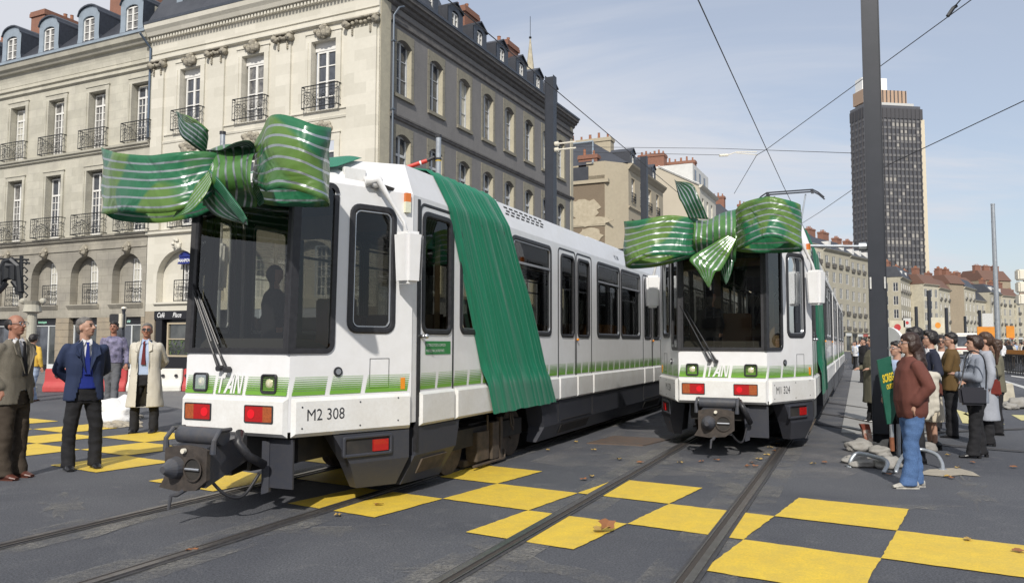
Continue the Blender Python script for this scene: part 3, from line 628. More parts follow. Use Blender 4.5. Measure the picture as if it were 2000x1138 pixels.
    for sd in (-1,1):
        for x0 in (3.08,):
            w=MB(); w.box(x0,x0+.34,sd*.90-.08,sd*.90+.08,.10,.46); w.box(x0-.1,x0+.9,sd*.80-.05,sd*.80+.05,.04,.12); w.box(x0+.42,x0+.62,sd*.94-.05,sd*.94+.05,.08,.55); w.box(x0+.66,x0+.74,sd*.96-.03,sd*.96+.03,.05,.6); w.tube([(x0-.1,sd*.98,.06),(x0+.8,sd*.98,.05),(x0+.86,sd*.96,.15)],.02,6); w.build('track_brake',M['brown'],bo2,xf=T,bevel=.008)
            w=MB(); w.tube([(x0+.25,sd*1.0,.46),(x0+.25,sd*1.0,.66)],.012,6); w.build('brake_rod',M['brown'],bo2,xf=T); w=MB()
            w.tube([(x0+.95,sd*1.0,.62),(x0+.90,sd*1.03,.50),(x0+.98,sd*1.03,.40),(x0+1.06,sd*1.0,.48),(x0+1.06,sd*.98,.62)],.014,6); w.build('brake_hose',M['brown'],bo2,xf=T)
    # roof gear
    rg=MB(); rg.box(2.6,4.4,-.65,.65,ZR+.09,ZR+.20); rg.box(8.6,10.8,-.6,.6,ZR+.09,ZR+.22); B(rg,'roof_equipment',M['white'],bevel=.03)
    # ---- rear sections: bellows and further cars, simplified but same cross-section
    def section(x0,x1,wins,doors,name):
        s=MB()
        for sd in (-1,1):
            fs=f_side(sd); wall(s,fs,x0,x1,.76,ZR,[(a+.03,b-.03,1.71,2.95) for a,b in wins]+[q for a,b in doors for q in ((a+.16,(a+b)/2-.12,1.7,2.9),((a+b)/2+.12,b-.16,1.7,2.9))],zs=(ZT,))
        hw=1.15-lean(ZR); s.loft([[(x,-hw,ZR),(x,-hw*.85,ZR+.045),(x,-hw*.4,ZR+.09),(x,hw*.4,ZR+.09),(x,hw*.85,ZR+.045),(x,hw,ZR)] for x in (x0,x1)],cap=False,closed=False)
        for x in (x0,x1): wall(s,lambda u,z,o=0:(x,u,z),-1.15,1.15,.76,ZT,[(-.6,.6,.95,2.8)])
        so3=B(s,name,M['white'])
        f=MB(); f.box(x0,x1,-1.08,1.08,.86,.92); f.box(x0,x1,-1.05,1.05,3.09,3.12); f.box(x0+.1,x1-.1,-.9,.9,.3,.76); f.build('floor_frame',M['under'],so3,xf=T)
        for sd in (-1,1):
            fs=f_side(sd)
            for a,b in wins: window(fs,a,b,1.69,2.97,True).parent=so3
            for a,b in doors:
                mid=(a+b)/2
                for u0,u1 in ((a,mid-.012),(mid+.012,b)):
                    d=MB(); ring(d,fs,u0,u1,.74,3.03,.03,.09,-.01,.006); d.build('door_seal',M['rubber'],so3,xf=T)
                    g=MB(); pane(g,fs,u0+.12,u1-.12,1.7,2.9,.07,-.01); g.build('door_window',M['tglass'],so3,xf=T)
            p=MB(); pad(p,fs,x0+.02,x1-.02,ZB,ZP); p.build('lower_panel',M['grime_white'],so3,xf=T)
            q=MB(); q.box(x0+.05,x1-.05,sd*1.14-.02,sd*1.14+.0,.20,.70) ; q.build('side_skirt',M['skirt'],so3,xf=T)
            st=MB(); uu=x0+.05
            while uu<x1-.35: stripes(st,fs,uu,uu+.3,[(uu,uu+.315)]); uu+=.37
            st.build('livery_stripes',M['green_line'],so3,xf=T,recalc=False)
        return so3
    def bellows(x0,x1):
        b=MB(); L=[]; n=14
        for k in range(n+1):
            x=x0+(x1-x0)*k/n; q=1.08 if k%2 else 1.0; L.append([(x,-q,.8),(x,-q,3.1),(x,-q*.7,3.3),(x,q*.7,3.3),(x,q,3.1),(x,q,.8)])
        b.loft(L); B(b,'articulation_bellows',M['rubber'])
    bellows(XE,XE+.7)
    section(XE+.7,XE+5.9,[(XE+.95,XE+2.2),(XE+2.3,XE+3.6)],[(XE+3.8,XE+5.4)],'middle_section')
    bellows(XE+5.9,XE+6.6)
    x0=XE+6.6; section(x0,x0+12.3,[(x0+1.95,x0+3.35),(x0+3.5,x0+4.9),(x0+7.1,x0+8.5),(x0+8.6,x0+9.9)],[(x0+.3,x0+1.85),(x0+5.2,x0+6.8)],'rear_section')
    return t
TR=build_tram()
TR.location=sl(S2,C2); TR.rotation_euler=(0,0,math.pi/2-YAW)
tag(TR,'large white tram on the left with green livery stripes, marked M2 308','tram','white trams wearing green ribbons')
T1=clone(TR); T1.location=sl(S1,C1)
tag(T1,'white tram on the right track with raised pantograph, marked M1 324','tram','white trams wearing green ribbons')
# numbers
def numbers(t,txt):
    for sd in (1,-1):
        fn=f_facet(sd)
        if sd>0: text_part(txt,.150,M['ink'],t,lambda x,y,z:T(fn(.16+x,.855+y,.042)),squeeze=.86,bold=.0)
        else: text_part(txt,.150,M['ink'],t,lambda x,y,z:T(fn(.75-x,.855+y,.042)),squeeze=.86,bold=.0)
    fs=f_side(1); text_part(txt,.11,M['ink'],t,lambda x,y,z:T(fs(8.58+x,3.155+y,.004)),squeeze=.85)
numbers(TR,'M2 308'); numbers(T1,'M1 324')
fs1=f_side(1)
sg=MB(); sg.quad(fs1(1.50,1.44,.005),fs1(2.05,1.44,.005),fs1(2.05,1.58,.005),fs1(1.50,1.58,.005)); sg=sg.build('door_notice',mat('notice_green',(.03,.22,.06),.4),TR,xf=T)
for k,tx in enumerate(("PORTEURS DE TICKETS A COMPOSTER","MONTEZ PAR L'AUTRE PORTE")): text_part(tx,.040,M['white'],sg,lambda x,y,z:T(fs1(1.51+x,1.525-.06*k+y,.009)),'notice_text',squeeze=.60 if k==0 else .72)
# pantographs
def panto(t,x,zt):
    p=MB(); p.tube([(x+1.2,-.5,ZR+.16),(x+1.2,.5,ZR+.16)],.05,8); p.tube([(x+1.2,-.45,ZR+.2),(x+.1,-.30,(zt+ZR)/2),],.035,8); p.tube([(x+1.2,.45,ZR+.2),(x+.1,.30,(zt+ZR)/2)],.035,8)
    p.tube([(x+.1,-.30,(zt+ZR)/2),(x+1.0 if zt>5 else x+.9,-.45,zt-.12)],.025,8); p.tube([(x+.1,.30,(zt+ZR)/2),(x+1.0 if zt>5 else x+.9,.45,zt-.12)],.025,8)
    p.tube([(x+.1,-.3,(zt+ZR)/2),(x+.1,.3,(zt+ZR)/2)],.03,8)
    p.box(x+1.3,x+2.0,-.4,.4,ZR+.08,ZR+.2); po=p.build('pantograph',M['galv'],t,xf=T)
    q=MB()
    for dx in (.82,1.18): q.tube([(x+dx,-.98,zt-.28),(x+dx,-.82,zt-.12),(x+dx,-.66,zt-.02),(x+dx,.66,zt-.02),(x+dx,.82,zt-.12),(x+dx,.98,zt-.28)],.024,6)
    q.box(x+.80,x+1.2,-.68,-.60,zt-.08,zt-.03); q.box(x+.80,x+1.2,.60,.68,zt-.08,zt-.03); q.build('contact_head',M['steel_dk'],po,xf=T)
panto(T1,12.6,6.22); panto(TR,12.6,3.95)
# ================================================================ ribbons and drapes
def ribbon_mat(name,base,alt,stripes_v,sw=.017):
    m=bpy.data.materials.new(name); m.use_nodes=True; t=m.node_tree; b=t.nodes['Principled BSDF']
    uv=N(t,'ShaderNodeUVMap'); sp_=N(t,'ShaderNodeSeparateXYZ'); link(t,uv.outputs[0],sp_.inputs[0])
    tot=None
    for v in stripes_v:
        s=N(t,'ShaderNodeMath',operation='SUBTRACT'); link(t,sp_.outputs['Y'],s.inputs[0]); s.inputs[1].default_value=v
        a=N(t,'ShaderNodeMath',operation='ABSOLUTE'); link(t,s.outputs[0],a.inputs[0])
        c=N(t,'ShaderNodeMath',operation='LESS_THAN'); link(t,a.outputs[0],c.inputs[0]); c.inputs[1].default_value=sw
        if tot is None: tot=c
        else:
            q=N(t,'ShaderNodeMath',operation='MAXIMUM'); link(t,tot.outputs[0],q.inputs[0]); link(t,c.outputs[0],q.inputs[1]); tot=q
    tc=N(t,'ShaderNodeTexCoord'); n=N(t,'ShaderNodeTexNoise'); link(t,tc.outputs['Object'],n.inputs['Vector']); n.inputs['Scale'].default_value=1.7; n.inputs['Detail'].default_value=1; n.inputs['Distortion'].default_value=.5
    r=N(t,'ShaderNodeMapRange'); link(t,n.outputs['Fac'],r.inputs['Value']); r.inputs['From Min'].default_value=.45; r.inputs['From Max'].default_value=.53
    mc=N(t,'ShaderNodeMix',data_type='RGBA'); mc.inputs['A'].default_value=(*base,1); mc.inputs['B'].default_value=(*alt,1); link(t,r.outputs[0],mc.inputs['Factor'])  # alt patches paint in light passing yellower through single foil
    m2=N(t,'ShaderNodeMix',data_type='RGBA'); link(t,mc.outputs['Result'],m2.inputs['A']); m2.inputs['B'].default_value=(.62,.66,.66,1); link(t,tot.outputs[0],m2.inputs['Factor'])
    link(t,m2.outputs['Result'],b.inputs['Base Color']); link(t,tot.outputs[0],b.inputs['Metallic'])
    b.inputs['Roughness'].default_value=.36; b.inputs['Coat Weight'].default_value=.3; b.inputs['Coat Roughness'].default_value=.12
    n2=N(t,'ShaderNodeTexNoise'); link(t,tc.outputs['Object'],n2.inputs['Vector']); n2.inputs['Scale'].default_value=4; n2.inputs['Detail'].default_value=2; n2.inputs['Distortion'].default_value=.8
    bm=N(t,'ShaderNodeBump'); link(t,n2.outputs['Fac'],bm.inputs['Height']); bm.inputs['Strength'].default_value=.6; bm.inputs['Distance'].default_value=.07; link(t,bm.outputs[0],b.inputs['Normal'])
    tr=N(t,'ShaderNodeBsdfTranslucent'); link(t,m2.outputs['Result'],tr.inputs[0]); ms=N(t,'ShaderNodeMixShader'); ms.inputs[0].default_value=.28; o=t.nodes['Material Output']
    link(t,b.outputs[0],ms.inputs[1]); link(t,tr.outputs[0],ms.inputs[2]); link(t,ms.outputs[0],o.inputs[0]); return m
M['rib']=ribbon_mat('ribbon_green_foil',(.026,.19,.085),(.14,.265,.055),(.10,.26,.42,.57,.71,.85))
M['ribk']=ribbon_mat('ribbon_green_foil_knot',(.10,.25,.06),(.05,.20,.08),(.08,.2,.33,.47,.62,.78,.9),.018)
M['rib2']=ribbon_mat('ribbon_green_foil_dark',(.012,.085,.035),(.02,.12,.04),(.12,.31,.5,.69,.88),.03)
M['rib3']=ribbon_mat('ribbon_lime_foil',(.13,.27,.05),(.09,.24,.06),(.15,.33,.5,.68,.86),.025)
def catmull(P,n):
    out=[]; P=[Vector(p) for p in P]
    for i in range(len(P)-1):
        p0,p1,p2,p3=P[max(i-1,0)],P[i],P[i+1],P[min(i+2,len(P)-1)]
        for k in range(n):
            t=k/n; out.append(.5*((2*p1)+(-p0+p2)*t+(2*p0-5*p1+4*p2-p3)*t*t+(-p0+3*p1-3*p2+p3)*t**3))
    out.append(P[-1]); return out
def strip_obj(name,A,Bp,m,parent,nu=10,nv=10,wr=.012,seed=0,smooth=True,thick=.003):
    """sheet between two rails A and B (lists of points), UV v runs from A to B"""
    a=catmull(A,nu); b=catmull(Bp,nu); mb=MB(); uv=[]
    for i,(p,q) in enumerate(zip(a,b)):
        for j in range(nv+1):
            v=j/nv; pt=p.lerp(q,v); d=mnoise.noise(Vector((pt.x*3+seed,pt.y*3,pt.z*3)))*wr
            nrm=(q-p).cross(a[min(i+1,len(a)-1)]-a[max(i-1,0)]); nrm=nrm.normalized() if nrm.length>1e-9 else Vector((1,0,0))
            mb.v.append(tuple(pt+nrm*d)); uv.append((i/len(a),v))
    w=nv+1
    for i in range(len(a)-1):
        for j in range(nv): mb.f.append((i*w+j,i*w+j+1,(i+1)*w+j+1,(i+1)*w+j)); mb.mi.append(0)
    mb.uv=uv; o=mb.build(name,m,parent,smooth=smooth,recalc=False)
    sd=o.modifiers.new('thickness','SOLIDIFY'); sd.thickness=thick; return o
def bow_frame(S,C):
    org=sl(S,C)
    def px(x,y,dx):
        """place on the plane dx metres along the tram from its nose, seen at a spot of the photo, in the bow's own axes"""
        d=ray(x,y); t=(S+dx)/(d.dot(TD)); q=Vector((0,0,CAM_H))+d*t-org
        return Vector((q.dot(TD),-q.dot(TN),q.z))
    return px
def loop_obj(parent,px,pts,name='ribbon_loop',m=None,seed=0):
    """pts: (x,y_top,y_bottom,dx)"""
    A=[px(x,yb,dx) for x,yt,yb,dx in pts]; Bp=[px(x,yt,dx) for x,yt,yb,dx in pts]
    return strip_obj(name,A,Bp,m or M['rib'],parent,8,14,.045,seed)
L_=lambda l,z,x:Vector((x,-l,z))
# --- left tram bow
b=empty('ribbon_bow',sl(S2,C2),math.pi/2-YAW,'huge glossy green ribbon bow on the nose of the left tram','ribbon bow','giant ribbon bows'); px=bow_frame(S2,C2)
loopL=[(425,300,372,-.55),(395,296,392,-.68),(345,297,412,-.82),(290,302,416,-.86),(240,300,414,-.80),(207,292,418,-.62),(199,288,416,-.40),(225,300,430,-.18),(300,318,436,-.05),(380,330,424,-.02),(430,330,400,-.05)]
loop_obj(b,px,loopL,seed=3)
def lz(l,zt,zb,x): return (l,zt,zb,x)
def loop3(parent,pts,m=None,seed=0):
    return strip_obj('ribbon_loop',[L_(l,zb,x) for l,zt,zb,x in pts],[L_(l,zt,x) for l,zt,zb,x in pts],m or M['rib'],parent,8,14,.018,seed)
loopR=[(498,285,352,-.50),(505,262,366,-.62),(520,232,374,-.74),(545,223,368,-.80),(580,231,372,-.80),(615,245,384,-.72),(636,249,396,-.60),(641,250,402,-.42),(636,262,404,-.22),(590,278,404,-.08),(535,290,402,-.02),(500,305,394,-.02)]
loop_obj(b,px,loopR,seed=9)
# knot: vertical gathered band and pleats
strip_obj('ribbon_knot',[px(393,y,dx) for y,dx in ((300,-.45),(318,-.62),(345,-.66),(375,-.60),(405,-.5))],[px(498,y,dx) for y,dx in ((283,-.40),(305,-.62),(335,-.72),(370,-.68),(408,-.42))],M['ribk'],b,10,22,.09,5)
strip_obj('ribbon_tail',[px(348,221,-.55),px(352,262,-.6),px(372,282,-.62),px(398,300,-.6),px(405,306,-.55)],[px(341,219,-.50),px(368,228,-.62),px(398,246,-.7),px(407,262,-.66),px(402,290,-.58)],M['rib2'],b,8,8,.02,11)
strip_obj('ribbon_tail',[px(344,216,-.5),px(352,240,-.55),px(378,258,-.62),px(404,262,-.62)],[px(350,222,-.62),px(366,226,-.68),px(392,243,-.72),px(408,256,-.68)],M['rib'],b,8,6,.02,12)
strip_obj('ribbon_tail',[px(402,292,-.5),px(430,293,-.62),px(462,280,-.7),px(486,275,-.7),px(497,285,-.55)],[px(400,300,-.2),px(430,299,-.3),px(460,292,-.35),px(480,290,-.35),px(494,300,-.3)],M['rib2'],b,8,6,.015,13)
strip_obj('ribbon_tail',[px(408,334,-.66),px(384,360,-.72),px(360,392,-.76),px(338,426,-.78)],[px(414,356,-.70),px(400,384,-.76),px(376,412,-.8),px(343,425,-.80)],M['rib3'],b,8,6,.01,14)
strip_obj('ribbon_tail',[px(404,336,-.60),px(434,358,-.68),px(462,392,-.74),px(478,422,-.76),px(482,440,-.74)],[px(390,372,-.5),px(398,398,-.54),px(418,420,-.58),px(446,430,-.64),px(474,439,-.68)],M['rib2'],b,8,8,.02,15)
strip_obj('ribbon_tail',[px(408,330,-.66),px(440,368,-.74),px(465,402,-.78),px(482,428,-.76)],[px(400,352,-.62),px(428,380,-.68),px(452,414,-.72),px(474,438,-.72)],M['rib'],b,8,6,.015,16)
strip_obj('ribbon_tail',[px(490,378,-.4),px(500,395,-.42),px(506,403,-.42)],[px(497,352,-.45),px(512,380,-.45),px(516,396,-.42)],M['rib'],b,6,5,.01,17)
# --- right tram bow
b=empty('ribbon_bow',sl(S1,C1),math.pi/2-YAW,'huge glossy green ribbon bow with pointed tail on the nose of the right tram','ribbon bow','giant ribbon bows'); px=bow_frame(S1,C1)
loop_obj(b,px,[(1362,428,492,-.45),(1345,424,500,-.60),(1310,420,498,-.72),(1275,424,500,-.80),(1242,430,512,-.76),(1224,432,522,-.6),(1219,433,520,-.42),(1236,440,525,-.2),(1275,448,522,-.08),(1320,452,512,-.03),(1360,455,500,-.02)],seed=21)
loop_obj(b,px,[(1438,410,490,-.42),(1452,396,484,-.6),(1480,387,470,-.74),(1505,384,464,-.8),(1535,390,470,-.74),(1560,398,484,-.6),(1565,402,490,-.42),(1555,410,492,-.2),(1510,418,494,-.08),(1465,422,494,-.02),(1436,425,490,-.02)],seed=22)
strip_obj('ribbon_knot',[px(1354,y,dx) for y,dx in ((428,-.45),(440,-.62),(455,-.66),(475,-.62),(500,-.5))],[px(1438,y,dx) for y,dx in ((415,-.42),(432,-.64),(452,-.72),(478,-.66),(508,-.42))],M['ribk'],b,10,22,.11,25)
strip_obj('ribbon_tail',[px(1317,350,-.5),px(1326,385,-.55),px(1334,400,-.6),px(1345,426,-.6)],[px(1320,354,-.55),px(1352,360,-.62),px(1368,392,-.66),px(1383,428,-.62)],M['rib2'],b,8,8,.03,26)
strip_obj('ribbon_tail',[px(1434,452,-.70),px(1402,470,-.74),px(1368,490,-.76),px(1347,507,-.78),px(1360,524,-.78),px(1384,562,-.76)],[px(1440,462,-.70),px(1432,482,-.76),px(1420,506,-.78),px(1408,527,-.80),px(1397,532,-.80),px(1387,560,-.77)],M['rib3'],b,8,10,.02,27)
strip_obj('ribbon_tail',[px(1400,505,-.5),px(1408,530,-.5),px(1418,556,-.5)],[px(1434,508,-.5),px(1430,528,-.5),px(1422,550,-.5)],M['rib2'],b,6,6,.01,28)
strip_obj('ribbon_tail',[px(1384,428,-.3),px(1400,425,-.4),px(1416,414,-.4)],[px(1386,446,-.5),px(1402,440,-.55),px(1412,424,-.5)],M['rib'],b,6,6,.015,29)
# --- gathered green cloth over the front section of each tram
M['cloth']=mat('green_nylon_cloth',(.004,.18,.10),.6,var=[(3,.5,5,(.010,.26,.15)),(9,.6,5,(.002,.095,.05))],bump=(14,.25,.02),coords='UV',stretch=(60,1.3,1),spec=.5)
M['cloth'].node_tree.nodes['Principled BSDF'].inputs['Sheen Weight'].default_value=.12
def build_drape():
    root=empty('fabric_drape',(0,0,0)); mb=MB(); uv=[]
    nt_,ns=150,60
    def prof(w):
        # w 0 (roof centre) -> 1 (hem): returns l,z,o-normal (l,z) and edge x positions
        if w<.14: k=w/.14; l=.0+k*1.03; z=ZR+.10-.05*k*k; n=(0,1); q=0
        else:
            k=(w-.14)/.86; z=ZR+.02-(ZR+.02-.70)*k; l=1.15-lean(z); n=(1,.0); q=k
        return l,z,n,q
    for i in range(nt_+1):
        t=i/nt_
        for j in range(ns+1):
            w=j/ns; l,z,n,q=prof(w)
            xl=1.80+q*1.25; xr=3.42+q*1.80
            if w<.14: xl-=(.14-w)*4.0; xr-=(.14-w)*5.5
            tt=t+.012*math.sin(9*t+3*q)
            x=xl+(xr-xl)*tt
            f=.5+.5*math.sin(2*math.pi*(12*t+1.1*mnoise.noise(Vector((t*5,q*.9,0)))))
            g=.5+.5*math.sin(2*math.pi*(27*t+1.6*mnoise.noise(Vector((t*9,q*.9,4)))))
            o=.012+(.016+.034*min(1,q*2.2))*f**1.6+.014*g*(.35+q)
            if t<.02 or t>.98: o=.006
            if q>.8: o=max(o,.012+.05*min(1,(q-.8)/.06))+.01*f
            zz=z+n[1]*o; ll=l+n[0]*o
            if w>.94: zz+=(w-.94)/.06*(.02*mnoise.noise(Vector((t*9,0,2))))
            mb.v.append((x,-ll,zz)); uv.append((t,w))
    W_=ns+1
    for i in range(nt_):
        for j in range(ns): mb.f.append((i*W_+j,i*W_+j+1,(i+1)*W_+j+1,(i+1)*W_+j)); mb.mi.append(0)
    mb.uv=uv; mb.build('draped_cloth',M['cloth'],root,smooth=True,recalc=False)
    # strip crossing the nose roof towards the bow
    a=[(.10,.30,3.135),(.35,.66,3.24),(.55,.80,3.33),(.60,.86,3.35)]; 
    A=[Vector((x,-l,z+.02)) for x,l,z in ((.05,.02,3.13),(.12,.30,3.16),(.28,.60,3.19),(.40,.80,3.22))]; B_=[Vector((x,-l,z+.02)) for x,l,z in ((.70,-.1,3.38),(.78,.25,3.42),(.85,.58,3.43),(.90,.74,3.40))]
    strip_obj('cloth_strip',A,B_,M['cloth'],root,6,14,.02,3)
    return root
D2=build_drape(); D2.location=sl(S2,C2); D2.rotation_euler=(0,0,math.pi/2-YAW); tag(D2,'gathered green cloth draped down the side of the left tram','fabric drape','green cloths draped over the trams')
D1=clone(D2); D1.location=sl(S1,C1); tag(D1,'gathered green cloth hanging over the side of the right tram','fabric drape')
# ================================================================ buildings
M['cream']=mat('clean_limestone',(.66,.63,.55),.85,var=[(.5,.4,6,(.57,.54,.46)),(6,.25,5,(.53,.50,.42))],bump=(12,.15,.02))
M['dirty']=mat('weathered_limestone',(.585,.56,.47),.9,var=[(.30,.6,7,(.43,.41,.35)),(1.1,.5,7,(.32,.305,.27)),(9,.3,5,(.44,.41,.33))],bump=(14,.3,.02))
M['grimy']=mat('grimy_limestone',(.45,.42,.35),.9,var=[(.45,.9,7,(.19,.18,.16)),(2.2,.6,7,(.29,.27,.235)),(9,.3,5,(.30,.27,.22))],bump=(14,.35,.02))
M['pier']=mat('shop_pier_stone',(.36,.30,.215),.9,var=[(1.2,.7,6,(.24,.21,.17)),(9,.3,5,(.20,.17,.14))],bump=(14,.3,.02))
add_joints(M['dirty'],1.1,.46,.80); add_joints(M['grimy'],.95,.42,.66); add_joints(M['cream'],1.3,.5,.93,.008)
M['carve']=mat('carved_stone',(.40,.365,.29),.9,var=(5,.9,6,(.17,.155,.13)),bump=(14,.6,.05))
M['render']=mat('grey_cement_render',(.235,.225,.22),.92,var=[(.6,.6,7,(.155,.15,.15)),(4,.45,6,(.26,.25,.235)),(30,.4,3,(.11,.105,.105))],bump=(25,.4,.02),stretch=(1,1,.5))
M['quoin']=mat('pale_surround_stone',(.50,.46,.345),.9,var=[(1.5,.6,6,(.36,.33,.26)),(12,.2,4,(.3,.28,.23))],bump=(10,.2,.02))
M['quoin_shade']=mat('shaded_surround_stone',(.27,.25,.195),.9,var=[(1.5,.6,6,(.19,.175,.14)),(12,.2,4,(.16,.15,.12))],bump=(10,.2,.02))  # quoin stone again, darkened to paint in shade on the facing blocks
M['stringdk']=mat('dark_string_stone',(.10,.095,.095),.9,var=(3,.6,6,(.18,.17,.16)),bump=(14,.4,.02))
M['slate']=mat('roof_slate',(.040,.044,.056),.5,var=[(1.5,.6,6,(.065,.07,.085)),(40,.5,2,(.025,.028,.036))],bump=(30,.4,.02))
M['zinc']=mat('dormer_zinc',(.30,.36,.42),.45,.2,var=[(2,.6,6,(.20,.24,.28)),(14,.2,4,(.4,.44,.47))],bump=(20,.15,.01))
M['zincdk']=mat('slate_cheek',(.055,.065,.085),.45,var=(8,.6,4,(.03,.035,.045)),bump=(30,.3,.02))
M['wwhite']=mat('white_joinery',(.74,.73,.70),.55,var=(5,.25,4,(.55,.54,.50)))
M['wgrey']=mat('grey_white_joinery',(.50,.52,.54),.55,var=(5,.3,4,(.4,.4,.4)))
M['iron']=mat('wrought_iron',(.02,.022,.026),.5,.3)
M['brick']=mat('red_chimney_brick',(.23,.10,.07),.9,var=[(3,.6,6,(.14,.065,.05)),(25,.5,4,(.36,.21,.14))],bump=(30,.4,.02))
M['pot']=mat('terracotta_pot',(.34,.155,.09),.85,var=(10,.5,4,(.25,.09,.05)))
M['stucco']=mat('tan_stucco',(.44,.385,.285),.9,var=[(.4,.5,7,(.36,.31,.23)),(4,.3,6,(.30,.26,.20))],bump=(20,.2,.02))
M['ruin']=mat('bare_rubble_wall',(.20,.155,.11),.95,var=[(.8,.4,6,(.14,.11,.08)),(14,.6,6,(.26,.21,.15))],bump=(18,.8,.06))
M['patch']=mat('flaking_plaster',(.50,.44,.33),.95,var=[(3,.6,6,(.34,.29,.21))],bump=(18,.6,.04))
M['black']=mat('black_shop_paint',(.012,.012,.015),.35)
M['shopwhite']=mat('shop_white_frame',(.62,.64,.64),.5)
M['blue']=mat('blue_awning',(.012,.025,.20),.7,var=(6,.3))
def wpane(name,a,b,sc=1.2,r=.06):
    m=mat(name,a,r,var=(sc,.9,3,b),spec=.9); return m
M['pdark']=wpane('window_pane_dark',(.030,.034,.045),(.10,.11,.13))
M['pcurt']=wpane('window_pane_curtained',(.52,.50,.43),(.40,.39,.34),2.5,.25)
M['pmix']=wpane('window_pane_half_curtain',(.05,.05,.055),(.30,.29,.27),2.2,.1)
M['pshop']=wpane('shop_glass',(.03,.035,.035),(.09,.095,.09),1.2)
YB=R(25.5); DB=Vector((math.sin(YB),math.cos(YB),0)); NB=Vector((math.cos(YB),-math.sin(YB),0)); C0=Vector((-5.8,33.3,0)); RZB=math.pi-YB
fA=lambda u,z,o=0:(u,o,z)
fG=lambda u,z,o=0:(-o,-u,z)
def band(mb,fn,u0,u1,prof,ends=True):
    """horizontal moulding, prof=[(z,o),...] bottom to top"""
    A=[fn(u0,z,o) for z,o in prof]; Bq=[fn(u1,z,o) for z,o in prof]
    A=[fn(u0,prof[0][0],-.1)]+A+[fn(u0,prof[-1][0],-.1)]; Bq=[fn(u1,prof[0][0],-.1)]+Bq+[fn(u1,prof[-1][0],-.1)]
    mb.loft([A,Bq])
def arch_fill(mb,fn,uc,r,zs,rise,zt,th,n=14,o=0):
    pts=[(uc+r*math.cos(math.pi*k/n),zs+rise*math.sin(math.pi*k/n)) for k in range(n+1)]
    for (a,b),(c,d) in zip(pts,pts[1:]):
        mb.quad(fn(a,b,o),fn(a,zt,o),fn(c,zt,o),fn(c,d,o)); mb.quad(fn(a,b,o),fn(c,d,o),fn(c,d,-th),fn(a,b,-th))
def seg_fill(mb,fn,u0,u1,zs,rise,th,n=8,o=0):
    pts=[(u0+(u1-u0)*k/n,zs+rise*(1-((2*k/n-1)**2))) for k in range(n+1)]
    for (a,b),(c,d) in zip(pts,pts[1:]):
        mb.quad(fn(a,b,o),fn(a,zs+rise+.001,o),fn(c,zs+rise+.001,o),fn(c,d,o)); mb.quad(fn(a,b,o),fn(c,d,o),fn(c,d,-th),fn(a,b,-th))
def win_proto(w,h,cols,rows,m,pm,parent,transom=0,fw=.06,bar=.025,arch=0,name='window'):
    """casement window, origin at sill centre, lying in the (u,z) plane at o=0; returns (frame, pane)"""
    mb=MB(); f=lambda *a:mb.box(a[0],a[1],a[4],a[5],a[2],a[3])
    f(-w/2,-w/2+fw,0,h,-.04,.04); f(w/2-fw,w/2,0,h,-.04,.04); f(-w/2+fw,w/2-fw,0,fw*1.3,-.04,.04); f(-w/2+fw,w/2-fw,h-fw,h,-.04,.04)
    f(-fw*.75,fw*.75,fw,h-fw,-.03,.05)
    zt=h-transom
    if transom: f(-w/2+fw,w/2-fw,zt-fw*.7,zt+fw*.7,-.035,.055)
    for s in (-1,1):
        a,b=(fw*.75,w/2-fw) if s>0 else (-w/2+fw,-fw*.75)
        f(a,a+.035,fw,h-fw,-.02,.035) if 0 else None
        for c in range(1,cols): x=a+(b-a)*c/cols; f(x-bar/2,x+bar/2,fw*1.3,zt,-.02,.03)
        for r_ in range(1,rows): z=zt*r_/rows; f(a,b,z-bar/2,z+bar/2,-.02,.03)
    o=mb.build(name,m,parent)
    pb=MB(); pb.quad((-w/2+.02,-.012,.02),(w/2-.02,-.012,.02),(w/2-.02,-.012,h-.02),(-w/2+.02,-.012,h-.02)); p=pb.build('pane',pm,o)
    return o
def place(proto,parent,loc,rot=0,pm=None):
    c=inst(proto,parent,loc,(0,0,rot))
    for ch in proto.children:
        k=inst(ch,c,ch.location)
        if pm is not None:
            k.data=ch.data.copy() if False else ch.data
            k.material_slots[0].link='OBJECT'; k.material_slots[0].material=pm
    return c
def balcony_mesh(w,h,dep=.28):
    mb=MB(); r=.016
    def bar(a,b,rr_=r,n=4): mb.tube([a,b],rr_,n)
    for z in (0.04,h): 
        mb.box(-w/2,w/2,dep-.02,dep+.02,z-.02,z+.02)
        for x in (-w/2,w/2): mb.box(x-.02,x+.02,-.05,dep,z-.02,z+.02)
    for x in (-w/2,w/2): bar((x,dep,0),(x,dep,h),.02)
    mb.box(-w/2,w/2,dep-.012,dep+.012,h*.84,h*.86)
    n=int(w/.16)
    for k in range(1,n):
        x=-w/2+w*k/n; bar((x,dep,.04),(x,dep,h),.009,4)
    def scroll(cx,cz,rad,turn,ph,f=1):
        pts=[]
        for k in range(15):
            a=ph+turn*k/14*2*math.pi; q=rad*(1-.72*k/14); pts.append((cx+f*q*math.cos(a),dep,cz+q*math.sin(a)))
        mb.tube(pts,.013,4)
    for cx,f in ((-w*.34,1),(-w*.12,-1),(w*.12,1),(w*.34,-1)):
        scroll(cx,h*.30,w*.10,1.4,0,f); scroll(cx,h*.62,w*.09,1.4,math.pi,f)
    for f in (-1,1):
        for zz in (.3,.65): mb.tube([(f*w/2,.0,h*zz),(f*w/2,dep*.5,h*(zz+.12)),(f*w/2,dep,h*zz)],.011,4)
        mb.tube([(f*w/2,dep*.5,.04),(f*w/2,dep*.5,h)],.009,4)
    return mb
